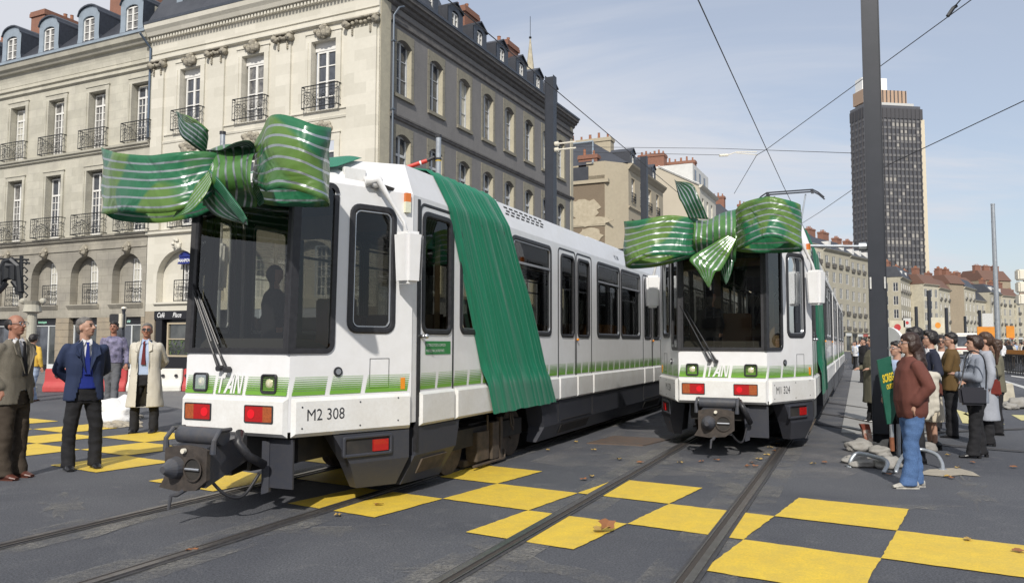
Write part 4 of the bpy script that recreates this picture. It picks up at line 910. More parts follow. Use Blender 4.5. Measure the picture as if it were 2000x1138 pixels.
def carved(w,h,d,seed,n=26):
    mb=MB(); rnd=random.Random(seed)
    mb.sphere((0,0,h*.45),(w*.36,d*.6,h*.46),10,7)
    for k in range(n):
        a=rnd.uniform(0,6.28); q=rnd.uniform(.2,1)**.6; s=rnd.uniform(.10,.2)*w
        x=q*w*.42*math.cos(a)*(1 if rnd.random()>.5 else 1); z=h*.48+q*h*.40*math.sin(a)
        mb.sphere((x,d*rnd.uniform(.1,.6),z),(s,s*.7,s*rnd.uniform(.7,1.2)),7,5)
    return mb
def chimney(parent,loc,w,d,h,pots,m=None,name='chimney',rot=0):
    mb=MB(); mb.box(0,w,-d,0,0,h); mb.box(-.08,w+.08,-d-.08,.08,h-.35,h-.12); mb.box(-.05,w+.05,-d-.05,.05,h-.12,h)
    c=mb.build(name,m or M['brick'],parent); c.location=loc; c.rotation_euler=(0,0,rot)
    for k in range(pots):
        p=MB(); x=w*(k+.5)/pots; rr_=.12+.02*((k*7)%3); p.tube([(x,-d/2,h),(x,-d/2,h+.35+.1*((k*5)%3)),(x,-d/2,h+.42+.1*((k*5)%3))],[rr_,rr_*.8,rr_*.95],8); p.build('chimney_pot',M['pot'],c)
    return c
# ---------------------------------------------------------------- corner house (cream front, grey side)
cb=empty('corner_house',tuple(C0),RZB,'tall cream stone corner house with pilasters, grey rendered side and slate dormers','building')
UW=[3.09,7.32,11.45]
mb=MB()
hol=[(u-.70,u+.70,12.0,15.3) for u in UW]+[(u-.72,u+.72,7.25,10.75) for u in UW]+[(u-1.49,u+1.49,3.55,6.16) for u in (3.6,7.76,11.93)]
wall(mb,fA,0,14.15,3.12,16.95,hol,th=.38); mb.m=0
for u in (3.6,7.76,11.93): arch_fill(mb,fA,u,1.49,4.74,1.41,6.165,.38)
mb.build('front_wall',M['cream'],cb,recalc=False)
for a_,b_ in ((13.46,14.15),(0,.8),(4.7,5.5)):
    mb=MB(); mb.box(a_,b_,-.38,0,0,3.118); mb.build('shop_pier',M['pier'],cb)
mb=MB(); wall(mb,lambda u,z,o=0:fA(u,z,o-.40),.02,14.1,3.2,6.5,[(u-1.1,u-.0+.1,3.6,5.95) for u in (3.6,7.76,11.93)]); mb.build('arch_back_wall',M['cream'],cb,recalc=False)
mb=MB()
band(mb,fA,0,14.15,[(16.3,.10),(16.75,.10),(16.95,.14),(17.0,.22),(17.15,.22),(17.18,.42),(17.35,.5),(17.5,.62),(17.7,.66),(17.75,.66)]); mb.build('cornice',M['cream'],cb)
mb=MB(); band(mb,fA,.0,14.15,[(15.95,.05),(16.0,.16),(16.08,.16),(16.12,.08),(16.28,.08),(16.31,.14)]); mb.build('frieze_moulding',M['cream'],cb)
mb=MB(); n=70
for k in range(n): u=.1+14.0*k/n; mb.box(u,u+.11,.12,.34,16.98,17.15)
tag(mb.build('dentils',M['cream'],cb),kind='stuff')
mb=MB(); band(mb,fA,1.4,13.3,[(11.60,.03),(11.70,.05),(11.73,.03)]); band(mb,fA,1.4,5.0,[(11.98,.0),(12.0,.06),(12.06,.06)]); band(mb,fA,5.9,9.1,[(11.98,.0),(12.0,.06),(12.06,.06)]); band(mb,fA,10.2,13.2,[(11.98,.0),(12.0,.06),(12.06,.06)]); mb.build('string_course',M['cream'],cb)
mb=MB(); band(mb,fA,0,14.15,[(6.95,.05),(7.0,.16),(7.12,.16),(7.16,.2),(7.2,.05)]); mb.build('string_course',M['cream'],cb)
mb=MB(); band(mb,fA,10.3,13.5,[(3.42,.05),(3.46,.12),(3.55,.12)]); mb.build('arch_sill',M['cream'],cb)
for u0,u1 in ((.15,1.72),(4.97,5.83),(9.11,10.11),(13.28,14.1)):
    mb=MB(); mb.box(u0,u1,.002,.10,7.2,15.5); mb.box(u0-.06,u1+.06,.0,.15,7.2,7.6); mb.build('pilaster',M['cream'],cb)
    mb=MB(); uc=(u0+u1)/2; hw=(u1-u0)/2
    mb.box(u0-.12,u1+.12,.0,.26,15.86,15.95)
    for s in (-1,1):
        mb.tube([(uc+s*(hw+.02),.05,15.70),(uc+s*(hw+.02),.30,15.70)],.16,14); mb.tube([(uc+s*(hw+.02),.05,15.70),(uc+s*(hw+.02),.33,15.70)],.07,10)
        for q in range(4): mb.sphere((uc+s*hw*.62,.14,15.5-q*.09),(.055,.05,.06),6,5)
    for q in range(7): mb.sphere((u0+(u1-u0)*(q+.5)/7,.16,15.72+.04*math.sin(q*1.9)),(.10,.10,.09),7,5)
    mb.build('capital',M['carve'],cb,smooth=True)
wp=win_proto(1.15,2.85,1,4,M['wwhite'],M['pdark'],cb,transom=0,fw=.085,bar=.05); wp.location=fA(UW[0],12.05,-.30)
wins=[wp]
for u,pm in ((UW[1],M['pmix']),(UW[2],M['pdark'])): place(wp,cb,fA(u,12.05,-.30),0,pm)
for u in UW: place(wp,cb,fA(u,7.4,-.30),0,M['pdark'])
mb=MB(); mb.box(-.68,.68,-.34,-.24,2.86,3.25); sp0=mb.build('window_lintel',M['wwhite'],cb); sp0.location=fA(UW[0],12.05,0)
for u in UW[1:]: inst(sp0,cb,fA(u,12.05,0))
bal=balcony_mesh(2.0,1.02).build('balcony',M['iron'],cb); bal.location=fA(UW[0],12.13,0)
for u in UW[1:]: inst(bal,cb,fA(u,12.13,0))
for u in UW: inst(bal,cb,fA(u,7.22,0))
car=carved(.95,.62,.22,3).build('carved_cartouche',M['carve'],cb,smooth=True); car.location=fA(UW[0],15.38,.06)
for u in UW[1:]: inst(car,cb,fA(u,15.38,.06))
car2=carved(1.1,.7,.14,8).build('carved_panel',M['carve'],cb,smooth=True); car2.location=fA(UW[0],10.85,.03)
for u in UW[1:]: inst(car2,cb,fA(u,10.85,.03))
def surround(w,h,t=.30,o=.05,top=.34):
    mb=MB()
    for s in (-1,1): mb.box(min(s*w/2,s*(w/2+t)),max(s*w/2,s*(w/2+t)),0,o,0,h)
    mb.box(-w/2-t,w/2+t,0,o,h,h+top); mb.box(-w/2-t-.05,w/2+t+.05,0,o+.04,h+top,h+top+.05)
    for s in (-1,1): mb.box(min(s*(w/2+t*.55),s*(w/2+t)),max(s*(w/2+t*.55),s*(w/2+t)),o-.001,o+.03,0,h)
    return mb
su=surround(1.40,3.3).build('window_surround',M['cream'],cb); su.location=fA(UW[0],12.0,0)
for u in UW[1:]: inst(su,cb,fA(u,12.0,0))
for u in UW: inst(su,cb,fA(u,7.3,0))
aw=win_proto(1.1,2.3,2,5,M['wwhite'],M['pmix'],cb,fw=.07,bar=.04); aw.location=fA(11.43,3.62,-.48)
for u in (7.26,3.1): place(aw,cb,fA(u,3.62,-.48),0,M['pdark'])
ab=balcony_mesh(1.35,1.05,.05).build('balcony',M['iron'],cb); ab.location=fA(11.55,3.58,-.1)
mk=carved(.62,.6,.3,5,14).build('keystone_head',M['cream'],cb,smooth=True); mk.location=fA(11.93,6.12,.02)
aw2=MB(); aw2.frus([fA(10.85,5.45,-.1),fA(12.1,5.45,-.1),fA(12.1,5.45,-.3),fA(10.85,5.45,-.3)],[fA(10.9,5.82,-.2),fA(12.05,5.82,-.2),fA(12.05,5.82,-.35),fA(10.9,5.82,-.35)])
aw2.add([fA(11.475+.6*math.cos(math.pi*k/10),5.8+.28*math.sin(math.pi*k/10),-.15) for k in range(11)],[tuple(range(11))])
awo=aw2.build('shop_awning',M['blue'],cb); text_part('MANPOWER',.22,M['white'],awo,lambda x,y,z:Vector(fA(12.02-x,5.53+y,-.085)),'awning_lettering',squeeze=.88,bold=.006)
# café front
mb=MB(); mb.box(9.0,13.45,-.25,.04,2.70,3.12); fas=mb.build('cafe_fascia',M['black'],cb)
text_part('Café',.34,M['white'],fas,lambda x,y,z:Vector(fA(13.25-x,2.80+y,.05)),'cafe_lettering',squeeze=.85,font_shear=.25,bold=.004); text_part('Place',.34,M['white'],fas,lambda x,y,z:Vector(fA(12.15-x,2.80+y,.05)),'cafe_lettering',squeeze=.85,font_shear=.25,bold=.004)
mb=MB(); mb.box(.8,13.40,-.40,-.30,0,2.7); mb.box(12.95,13.38,-.3,-.02,0,2.7); mb.box(9.1,13.0,-.3,-.05,0,.85); mb.build('cafe_front',M['black'],cb)
for u0,u1 in ((11.2,12.75),(9.4,10.9)):
    mb=MB()
    for a in ((u0,u1,2.46,2.55),(u0,u1,.85,.93),(u0,u0+.09,.93,2.46),(u1-.09,u1,.93,2.46),(u0+.09,u1-.09,1.70,1.75)): mb.box(a[0],a[1],-.29,-.16,a[2],a[3])
    w=mb.build('cafe_window',mat('beige_frame',(.45,.38,.27),.6) ,cb); p=MB(); p.quad(fA(u0,.9,-.24),fA(u1,.9,-.24),fA(u1,2.5,-.24),fA(u0,2.5,-.24)); p.build('pane',M['pshop'],w)
    pl=MB(); rnd=random.Random(4)  # leaf shapes on the pane imitate greenery mirrored in the glass
    for k in range(70):
        x,z=rnd.uniform(u0+.1,u1-.1),rnd.uniform(.95,1.68); s=.07; a=rnd.uniform(0,6); pl.quad(fA(x,z,-.22),fA(x+s*math.cos(a),z+s*math.sin(a),-.20),fA(x+s*math.cos(a+1),z+s*math.sin(a+1),-.19),fA(x+s*.5*math.cos(a+1.6),z+s*.6,-.21))
    tag(pl.build('leaf_reflection',mat('reflected_foliage',(.05,.10,.025),.6,var=(8,.6,3,(.12,.14,.04))),w,recalc=False),kind='stuff')
# grey side wall
UG=[1.88,4.74,7.6,10.32,13.04,15.86,18.6,21.15]
mb=MB()
hol=[(u-.62,u+.62,12.78,15.40) for u in UG]+[(u-.62,u+.62,8.35,11.02) for u in UG]+[(u-.62,u+.62,3.9,6.6) for u in UG]
wall(mb,fG,.75,23.3,0,16.9,hol,th=.32)
for u in UG:
    for z in (15.40,11.02,6.6): seg_fill(mb,fG,u-.62,u+.62,z-.24,.24,.32)
mb.build('side_wall',M['render'],cb,recalc=False)
mb=MB(); mb.box(-.03,.05,-.76,-.0,0,16.9)
for z in (15.5,11.0,5): mb.box(-.035,.055,-.75,-.40,z,z+.02)
mb.build('corner_quoin',M['quoin'],cb)
mb=MB(); mb.box(-.06,.02,-23.35,-22.9,0,16.9); mb.build('corner_quoin',M['quoin'],cb)
mb=MB(); band(mb,fG,.0,23.5,[(16.75,.05),(16.82,.14),(16.95,.16),(16.98,.30),(17.12,.34),(17.15,.44),(17.34,.46)]); mb.build('cornice',M['stringdk'],cb)
mb=MB(); band(mb,fG,.75,23.4,[(15.95,.02),(16.0,.10),(16.1,.10),(16.14,.06),(16.34,.06),(16.38,.12),(16.42,.12)]); mb.build('frieze_moulding',M['stringdk'],cb)
mb=MB(); band(mb,fG,.75,23.4,[(11.58,.02),(11.62,.09),(11.70,.09),(11.72,.13),(11.80,.13),(11.83,.02)]); mb.build('string_course',M['stringdk'],cb)
def g_surround(w,h,t=.19,sill=True):
    """stone blocks round a segment-headed opening: u->Y(-), out->-X"""
    mb=MB(); nb=7
    for s in (-1,1):
        for k in range(nb):
            z0,z1=h*k/nb,h*(k+1)/nb-.012; e=t+(.05 if k%2 else 0)*0
            a,b=(w/2+.001,w/2+e) if s>0 else (-w/2-e,-w/2-.001); mb.box(a,b,-.02,.03,z0,z1)
    n=7
    for k in range(n):
        q_=-w/2+w*k/n+.004; q2=-w/2+w*(k+1)/n-.004; zc=lambda x:h-.24+.24*(1-(2*x/w)**2)
        mb.frus([(q_,-.02,zc(q_)),(q2,-.02,zc(q2)),(q2,-.02,h+.36),(q_,-.02,h+.36)],[(q_,.032,zc(q_)),(q2,.032,zc(q2)),(q2,.032,h+.36),(q_,.032,h+.36)])
    for s in (-1,1): mb.box(min(s*w/2,s*(w/2+t)),max(s*w/2,s*(w/2+t)),-.02,.031,h,h+.36)
    if sill: mb.box(-w/2-t,w/2+t,-.02,.10,-.16,0)
    # inner lining of the reveal
    return mb
def lining(w,h):
    mb=MB(); mb.box(-w/2-.0,-w/2+.012,-.31,-.0,0,h-.22); mb.box(w/2-.012,w/2,-.31,.0,0,h-.22); return mb
gs=g_surround(1.24,2.62).build('window_surround',M['quoin_shade'],cb); gs.rotation_euler=(0,0,math.pi/2); gs.location=fG(UG[0],12.78)
li=lining(1.24,2.62).build('reveal_lining',M['quoin'],gs)
gw=win_proto(1.2,2.58,1,3,M['wgrey'],M['pdark'],cb,transom=0,fw=.075,bar=.03); gw.rotation_euler=(0,0,math.pi/2); gw.location=fG(UG[0],12.80,-.27)
gw2=win_proto(1.2,2.58,1,2,M['wgrey'],M['pdark'],cb,transom=.9,fw=.085,bar=.03); gw2.rotation_euler=(0,0,math.pi/2); gw2.location=fG(UG[0],8.42,-.27)
for i,u in enumerate(UG):
    for z in (12.78,8.40,3.95):
        if i==0 and z==12.78: continue
        place(gs,cb,fG(u,z),math.pi/2)
    if i: place(gw,cb,fG(u,12.80,-.27),math.pi/2,[M['pmix'],M['pdark'],M['pcurt'],M['pmix']][i%4])
    if i: place(gw2,cb,fG(u,8.42,-.27),math.pi/2,M['pdark'])
    place(gw2,cb,fG(u,3.97,-.27),math.pi/2,M['pdark'])
mb=MB(); mb.tube([(-.14,-.82,0),(-.14,-.82,16.2),(-.3,-1.0,16.6),(-.35,-1.3,16.75)],.045,8)
for z in (3,6,9,11.9,15): mb.box(-.22,-.06,-.9,-.74,z,z+.06)
mb.build('drainpipe',mat('zinc_pipe',(.13,.155,.19),.45,.4),cb)
mb=MB(); mb.tube([(14.3,.75,17.3),(14.3,.45,17.05),(14.25,.12,16.7),(14.25,.12,12)],.06,8); mb.build('drainpipe',mat('lead_pipe',(.12,.16,.22),.45,.4),cb)
# roof
mb=MB()
zr,zt_=17.4,19.0; i_=1.6
A=[(14.15,.5,17.76),(14.15,-12,17.76),(-.4,-23.5,17.36),(-.4,.5,17.76)]
mb.add([(-.45,.55,17.6),(14.15,.55,17.76),(14.15,-i_,21.5),(i_,-i_,21.5)],[(0,1,2,3)]); mb.add([(i_,-i_,21.5),(14.15,-i_,21.5),(14.15,-8,22),(i_,-8,22)],[(0,1,2,3)]); mb.add([(-.42,.5,17.4),(i_,-i_,21.5),(i_,-6,21.2),(i_,-9,zt_),(-.42,-3,17.36)],[(0,1,2,3,4)])
mb.add([(-.42,.55,17.36),(-.42,-23.5,17.36),(i_,-23.5+i_,zt_),(i_,-i_,zt_)],[(0,1,2,3)])
mb.add([(i_,-i_,zt_),(14.15,-i_,zt_),(14.15,-i_-3,zt_+.8),(i_+3,-i_-3,zt_+.8)],[(0,1,2,3)])
mb.add([(i_,-i_,zt_),(i_,-23.5+i_,zt_),(i_+3,-23.5+i_+2,zt_+.6),(i_+3,-i_-3,zt_+.8)],[(0,1,2,3)])
mb.add([(-.42,-23.5,17.36),(i_,-23.5+i_,zt_),(11,-23.5+i_,zt_),(11,-23.5,17.36)],[(0,1,2,3)])
mb.build('roof',M['slate'],cb)
mb=MB(); wall(mb,lambda u,z,o=0:(u,-23.3,z),0,11,0,17.3); wall(mb,lambda u,z,o=0:(11,-u,z),12,23.3,0,17.3); mb.build('rear_wall',M['render'],cb,recalc=False)
mb=MB(); mb.box(-.5,-.3,-23.6,.5,17.34,17.46); mb.box(-.5,14.15,.52,.68,17.72,17.86); mb.build('gutter',M['zincdk'],cb)
def dormer(parent,loc,rot,w,h,gable,m_front,m_side,wwin,hwin,depth=2.4,name='dormer',flare=.12,arched=True,base=0,pm=None):
    """front faces +Y of its own axes"""
    mb=MB(); n=8; top=[]
    if gable: outline=[(-w/2-flare,0),(-w/2,h*.25),(-w/2,h),(0,h+gable),(w/2,h),(w/2,h*.25),(w/2+flare,0)]
    else:
        outline=[(-w/2-flare,0),(-w/2+.02,h*.3),(-w/2,h*.86)]+[(-w/2*math.cos(math.pi*k/n)*.94,h*.90+.40*math.sin(math.pi*k/n)) for k in range(n+1)]+[(w/2,h*.86),(w/2-.02,h*.3),(w/2+flare,0)]
    # front with opening
    zs=base+.12; ze=zs+hwin
    op=[(-wwin/2,zs),(-wwin/2,ze-.12)]+[(-wwin/2*math.cos(math.pi*k/6),ze-.12+.2*math.sin(math.pi*k/6)) for k in range(1,6)]+[(wwin/2,ze-.12),(wwin/2,zs)]
    from mathutils.geometry import tessellate_polygon
    poly=[Vector((x,0,z)) for x,z in outline]; hole=[Vector((x,0,z)) for x,z in op]
    allp=poly+hole; tris=tessellate_polygon([poly,hole])
    mb.add(allp,[tuple(t) for t in tris])
    k=len(hole)
    mb.add(hole+[v+Vector((0,-.18,0)) for v in hole],[(i,(i+1)%k,k+(i+1)%k,k+i) for i in range(k)])
    d=mb.build(name,m_front,parent,recalc=False); d.location=loc; d.rotation_euler=(0,0,rot)
    s=MB(); a=[Vector((x,-.03,z)) for x,z in outline]; bb=[Vector((x*.96,-depth,z)) for x,z in outline]; s.loft([a,bb],cap=False,closed=False); s.build('dormer_cheeks',m_side,d,recalc=False)
    cpz=MB(); 
    for (x0,z0),(x1,z1) in zip(outline[2:-2],outline[3:-2]):
        cpz.frus([(x0,.10,z0-.03),(x1,.10,z1-.03),(x1,.10,z1+.05),(x0,.10,z0+.05)],[(x0,-depth,z0-.03),(x1,-depth,z1-.03),(x1,-depth,z1+.05),(x0,-depth,z0+.05)])
    cpz.build('dormer_capping',m_side if gable else M['zincdk'],d)
    w_=win_proto(wwin,hwin,1,4,M['wwhite'],pm or M['pmix'],d,fw=.07,bar=.035); w_.location=(0,-.12,zs)
    return d
for u in (3.1,7.4,11.85): dormer(cb,fA(u,17.8,-.15),0,1.9,2.2,0,M['zinc'],M['zincdk'],1.05,1.75,name='dormer')
g0=dormer(cb,fG(1.88,17.4,-.25),math.pi/2,1.55,1.55,.42,M['zincdk'],M['slate'],.72,1.30,name='dormer',flare=.25)
for u in (4.5,7.05,9.8,12.6,15.3,17.9,20.4):
    place_d=clone(g0,cb); place_d.location=fG(u,17.4,-.25)
for u in (6.2,11.6): chimney(cb,(.9,-u-3.0,19.0),1.3,1.6,1.25,2,rot=0)
# ---------------------------------------------------------------- left house
lb=empty('stone_terrace_house',tuple(C0-NB*14.18),RZB,'long weathered stone house with arches, iron balconies and zinc dormers at the left','building')
UL=[.80,4.15,7.53,10.92,14.3,17.7]; AR=[1.40,4.70,8.03,11.35,14.7,18.0]
mb=MB(); wall(mb,fA,0,20,7.0,16.9,[(u-.67,u+.67,11.95,15.05) for u in UL]+[(u-.65,u+.65,7.25,10.75) for u in UL],th=.42); mb.build('front_wall',M['dirty'],lb,recalc=False)
mb=MB(); wall(mb,fA,0,20,2.86,6.998,[(u-1.12,u+1.12,3.55,6.16) for u in AR],th=.42)
for u in AR: arch_fill(mb,fA,u,1.12,5.03,1.12,6.165,.42)
mb.build('arcade_wall',M['grimy'],lb,recalc=False)
mb=MB(); wall(mb,lambda u,z,o=0:fA(u,z,o-.44),0.02,20,3.2,6.6,[(u-.98,u+.12,3.6,5.95) for u in AR]); mb.build('arch_back_wall',M['grimy'],lb,recalc=False)
# rusticated shop piers, block by block
rnd=random.Random(5)
edges=[(.0,.28)]+[(AR[i]+1.12,AR[i+1]-1.12) for i in range(5)]+[(19.1,20)]
blk=None
for a,b_ in edges:
    z=0
    while z<2.85:
        h=.37; z1=min(z+h,2.858)
        mb=MB(); mb.box(a+.004,b_-.004,-.4,.0+rnd.uniform(-.012,.008),z+.007,z1-.007); mb.build('stone_block',M['pier'],lb)
        z=z1
for k in range(6):
    u0,u1=AR[k]-1.12,AR[k]+1.12
    mb=MB(); mb.box(u0,u1,-.45,-.40,0,2.86); mb.build('shop_back',M['black'],lb)
    mb=MB()
    for a in ((u0,u1,2.42,2.50),(u0+.02,u0+.10,0,2.42),(u1-.10,u1-.02,0,2.42),(u0+.95,u0+1.02,0,2.42),(u0+.1,u0+.95,0,.35)): mb.box(a[0],a[1],-.38,-.28,a[2],a[3])
    f=mb.build('shop_front',M['shopwhite'],lb)
    for p0,p1,mm_ in ((u0+.10,u0+.95,M['pshop']),(u0+1.02,u1-.1,M['pdark'])):
        p=MB(); p.quad(fA(p0,.3,-.33),fA(p1,.3,-.33),fA(p1,2.42,-.33),fA(p0,2.42,-.33)); p.build('pane',mm_,f)
    mb=MB(); mb.box(u0+.05,u1-.05,-.38,-.22,2.51,2.84); sg=mb.build('shop_sign',M['black'],lb)
    if k==2: text_part('boutique',.2,mat('sign_mint',(.30,.62,.45),.5),sg,lambda x,y,z:Vector(fA(u1-.45-x,2.60+y,-.21)),'sign_lettering',bold=.008)
    if k==0: text_part('n de',.26,mat('sign_pale_green',(.40,.66,.58),.5),sg,lambda x,y,z:Vector(fA(u1-.75-x,2.58+y,-.21)),'sign_lettering',font_shear=.3,bold=.006)
mb=MB(); band(mb,fA,0,20,[(16.3,.02),(16.7,.05),(16.95,.12),(17.0,.28),(17.12,.36),(17.2,.48),(17.4,.55),(17.5,.58)]); mb.build('cornice',M['dirty'],lb)
mb=MB(); band(mb,fA,0,20,[(15.68,.02),(15.74,.13),(15.80,.13),(15.84,.06),(15.98,.06),(16.02,.16),(16.08,.16)]); mb.build('frieze_moulding',M['dirty'],lb)
mb=MB(); band(mb,fA,0,20,[(11.58,.02),(11.64,.12),(11.72,.12),(11.76,.22),(11.86,.24),(11.9,.02)]); mb.build('string_course',M['dirty'],lb)
mb=MB(); band(mb,fA,0,20,[(6.9,.02),(7.0,.14),(7.06,.14),(7.1,.22),(7.18,.24),(7.22,.05)]); band(mb,fA,0,20,[(6.42,.0),(6.45,.06),(6.5,.06),(6.52,.0)]); mb.build('string_course',M['grimy'],lb)
for u in AR:
    mb=MB(); band(mb,fA,u-1.25,u+1.22,[(3.30,.02),(3.42,.10),(3.50,.16),(3.56,.16)]); mb.build('arch_sill',M['grimy'],lb)
mk=carved(.60,.72,.32,15,18).build('keystone_head',M['carve'],lb,smooth=True); mk.location=fA(AR[0],6.12,.04)
for u in AR[1:]: inst(mk,lb,fA(u,6.12,.04))
su=surround(1.34,3.10,.24,.06,.26).build('window_surround',M['dirty'],lb); su.location=fA(UL[0],11.95,0)
for u in UL[1:]: inst(su,lb,fA(u,11.95,0))
su2=surround(1.30,3.50,.22,.06,.22).build('window_surround',M['dirty'],lb); su2.location=fA(UL[0],7.25,0)
for u in UL[1:]: inst(su2,lb,fA(u,7.25,0))
w1=win_proto(1.20,2.98,2,6,M['wwhite'],M['pdark'],lb,transom=.62,fw=.07,bar=.035); w1.location=fA(UL[0],11.98,-.34)
w2=win_proto(1.20,3.35,2,6,M['wwhite'],M['pdark'],lb,transom=.95,fw=.07,bar=.035); w2.location=fA(UL[0],7.3,-.34)
w3=win_proto(1.05,2.3,2,4,M['wwhite'],M['pcurt'],lb,fw=.07,bar=.035); w3.location=fA(AR[0]-.42,3.62,-.5)
for i in range(1,6):
    place(w1,lb,fA(UL[i],11.98,-.34),0,[M['pmix'],M['pmix'],M['pcurt'],M['pcurt'],M['pdark']][i-1])
    place(w2,lb,fA(UL[i],7.3,-.34),0,[M['pdark'],M['pdark'],M['pmix'],M['pdark'],M['pdark']][i-1]); place(w3,lb,fA(AR[i]-.42,3.62,-.5),0,M['pcurt'] if i<4 else M['pdark'])
bl=balcony_mesh(2.02,1.0).build('balcony',M['iron'],lb); bl.location=fA(UL[0]+.1,11.93,0)
for u in UL[1:]: inst(bl,lb,fA(u+.1,11.93,0))
bl2=balcony_mesh(2.35,1.08,.4).build('balcony',M['iron'],lb); bl2.location=fA(UL[0]+.1,7.25,0)
for u in UL[1:]: inst(bl2,lb,fA(u+.1,7.25,0))
bl3=balcony_mesh(1.3,1.08,.03).build('balcony',M['iron'],lb); bl3.location=fA(AR[0]-.42,3.58,-.12)
for u in AR[1:]: inst(bl3,lb,fA(u-.42,3.58,-.12))
mb=MB(); mb.quad(fA(0,17.52,.5),fA(20,17.52,.5),fA(20,19.9,-1.7),fA(0,19.9,-1.7)); mb.quad(fA(0,19.9,-1.7),fA(20,19.9,-1.7),fA(20,20.6,-4),fA(0,20.6,-4)); mb.build('roof',M['slate'],lb,recalc=False)
mb=MB(); mb.box(0,20,.46,.62,17.46,17.60); mb.build('gutter',M['zinc'],lb)
for u in (1.55,4.95,8.3,11.65,15.0): dormer(lb,fA(u,17.55,.15),0,1.72,2.15,0,M['zinc'],M['zincdk'],.95,1.55)
mb=MB(); wall(mb,lambda u,z,o=0:(0.02,-u,z),0,8,0,19.0); wall(mb,lambda u,z,o=0:(20,-u,z),0,8,0,19.0); wall(mb,lambda u,z,o=0:(u,-8,z),0,20,0,20.0); mb.build('end_wall',M['dirty'],lb,recalc=False)
chimney(lb,(13.0,-2.6,18.0),1.32,4.0,4.3,2); chimney(lb,(15.9,-2.6,18.0),3.0,1.2,3.0,2); chimney(lb,(4.5,-2.6,18.6),2.5,2.6,3.9,4); chimney(lb,(.5,-2.4,18.6),1.4,1.2,2.7,2)
# ================================================================ houses further down the street
def block_root(name,origin,rz,label,cat='building',group=None): return empty(name,tuple(origin),rz,label,cat,group)
# --- patched gable house
pb=block_root('patched_gable_house',C0+DB*35,RZB,'tan corner house with flaking plaster patches and long chimney behind the grey building')
mb=MB(); wall(mb,fA,1.55,14,0,15.9,th=.0); mb.build('gable_wall',M['ruin'],pb,recalc=False)
def flat_poly(pts,o,fn,n=3):
    mb=MB(); mb.frus([fn(u,z,0) for u,z in pts],[fn(u,z,o) for u,z in pts]); return mb
rnd=random.Random(3)
for c,rx,rz_,sd_ in (((3.6,13.1),1.6,.9,1),((5.6,13.3),1.2,1.3,2),((2.9,10.7),1.1,.75,4),((3.0,12.0),2.0,.45,6)):
    pts=[(c[0]+rx*(1+rnd.uniform(-.25,.2))*math.cos(2*math.pi*k/22),c[1]+rz_*(1+rnd.uniform(-.3,.2))*math.sin(2*math.pi*k/22)) for k in range(22)]
    flat_poly(pts,.05+.004*sd_,fA).build('plaster_patch',M['patch'],pb)
mb=MB(); mb.box(1.2,14,-.3,.15,15.25,15.55); mb.box(1.5,14,-.3,.06,11.55,11.7); mb.build('gable_band',M['stucco'],pb)
mb=MB(); mb.box(3.0,14,-.3,.05,15.55,16.75); mb.build('slate_hanging',M['slate'],pb)
mb=MB(); P1=(1.55,0.);P2=(0,-1.8)
mb.quad((1.55,0,0),(0,-1.8,0),(0,-1.8,17.1),(1.55,0,17.1)); mb.quad((1.55,0,15.5),(3.2,0,15.5),(3.2,0,17.1),(1.55,0,17.1)); mb.build('chamfer_wall',M['stucco'],pb,recalc=False)
UB=[3.2,5.9,8.6,11.4]
mb=MB(); wall(mb,fG,1.8,13.5,0,17.0,[(u-.5,u+.5,z,z+2.1) for u in UB for z in (13.9,10.3,6.8,3.4)],th=.25); mb.build('street_wall',M['stucco'],pb,recalc=False)
mb=MB(); band(mb,fG,1.75,13.7,[(16.6,.05),(16.8,.2),(16.95,.35),(17.1,.4)]); mb.build('cornice',M['stucco'],pb); mb=MB(); band(mb,fG,1.75,13.5,[(13.2,.02),(13.35,.14),(13.45,.02)]); mb.build('string_course',M['stucco'],pb)
fw=win_proto(.96,2.05,1,3,M['wwhite'],M['pdark'],pb); fw.rotation_euler=(0,0,math.pi/2); fw.location=fG(UB[0],13.92,-.2)
fb=balcony_mesh(1.1,.8,.1).build('balcony',M['iron'],pb); fb.rotation_euler=(0,0,math.pi/2); fb.location=fG(UB[0],13.9)
for i,u in enumerate(UB):
    for z in (13.9,10.3,6.8,3.4):
        if i==0 and z==13.9: continue
        place(fw,pb,fG(u,z+.02,-.2),math.pi/2); inst(fb,pb,fG(u,z),(0,0,math.pi/2))
mb=MB(); mb.add([(14,.1,16.75),(2.6,.1,16.9),(0,-1.6,17.15),(0,-13.5,17.15),(3.6,-12,19.6),(4.0,-4,19.9),(14,-4,19.8)],[(0,1,5,6),(1,2,5),(2,3,4,5)]); mb.build('roof',M['slate'],pb,recalc=False)
mb=MB(); mb.tube([(14,-3.9,19.85),(4.0,-4,20.0),(2.6,.0,17.0)],.10,6); mb.build('ridge_capping',M['zinc'],pb)
dg=dormer(pb,fG(4.6,17.1,-.4),math.pi/2,1.4,1.6,.4,M['zincdk'],M['slate'],.7,1.2,depth=2)
for u in (8.2,11.6): q=clone(dg,pb); q.location=fG(u,17.1,-.4)
chimney(pb,(3.3,-7,16.5),8.0,1.0,4.6,9,m=M['stucco']); chimney(pb,(2.4,-.5,16.9),1.7,.8,1.0,2)
bc=block_root('brick_chimney_stack',C0+DB*67-NB*6.2,RZB,'wide red brick chimney stack with many pots above the street roofs','chimney')
chimney(bc,(-1.6,0,0),3.3,1.6,25.3,6); chimney(bc,(1.8,.2,0),1.4,1.2,24.6,2)
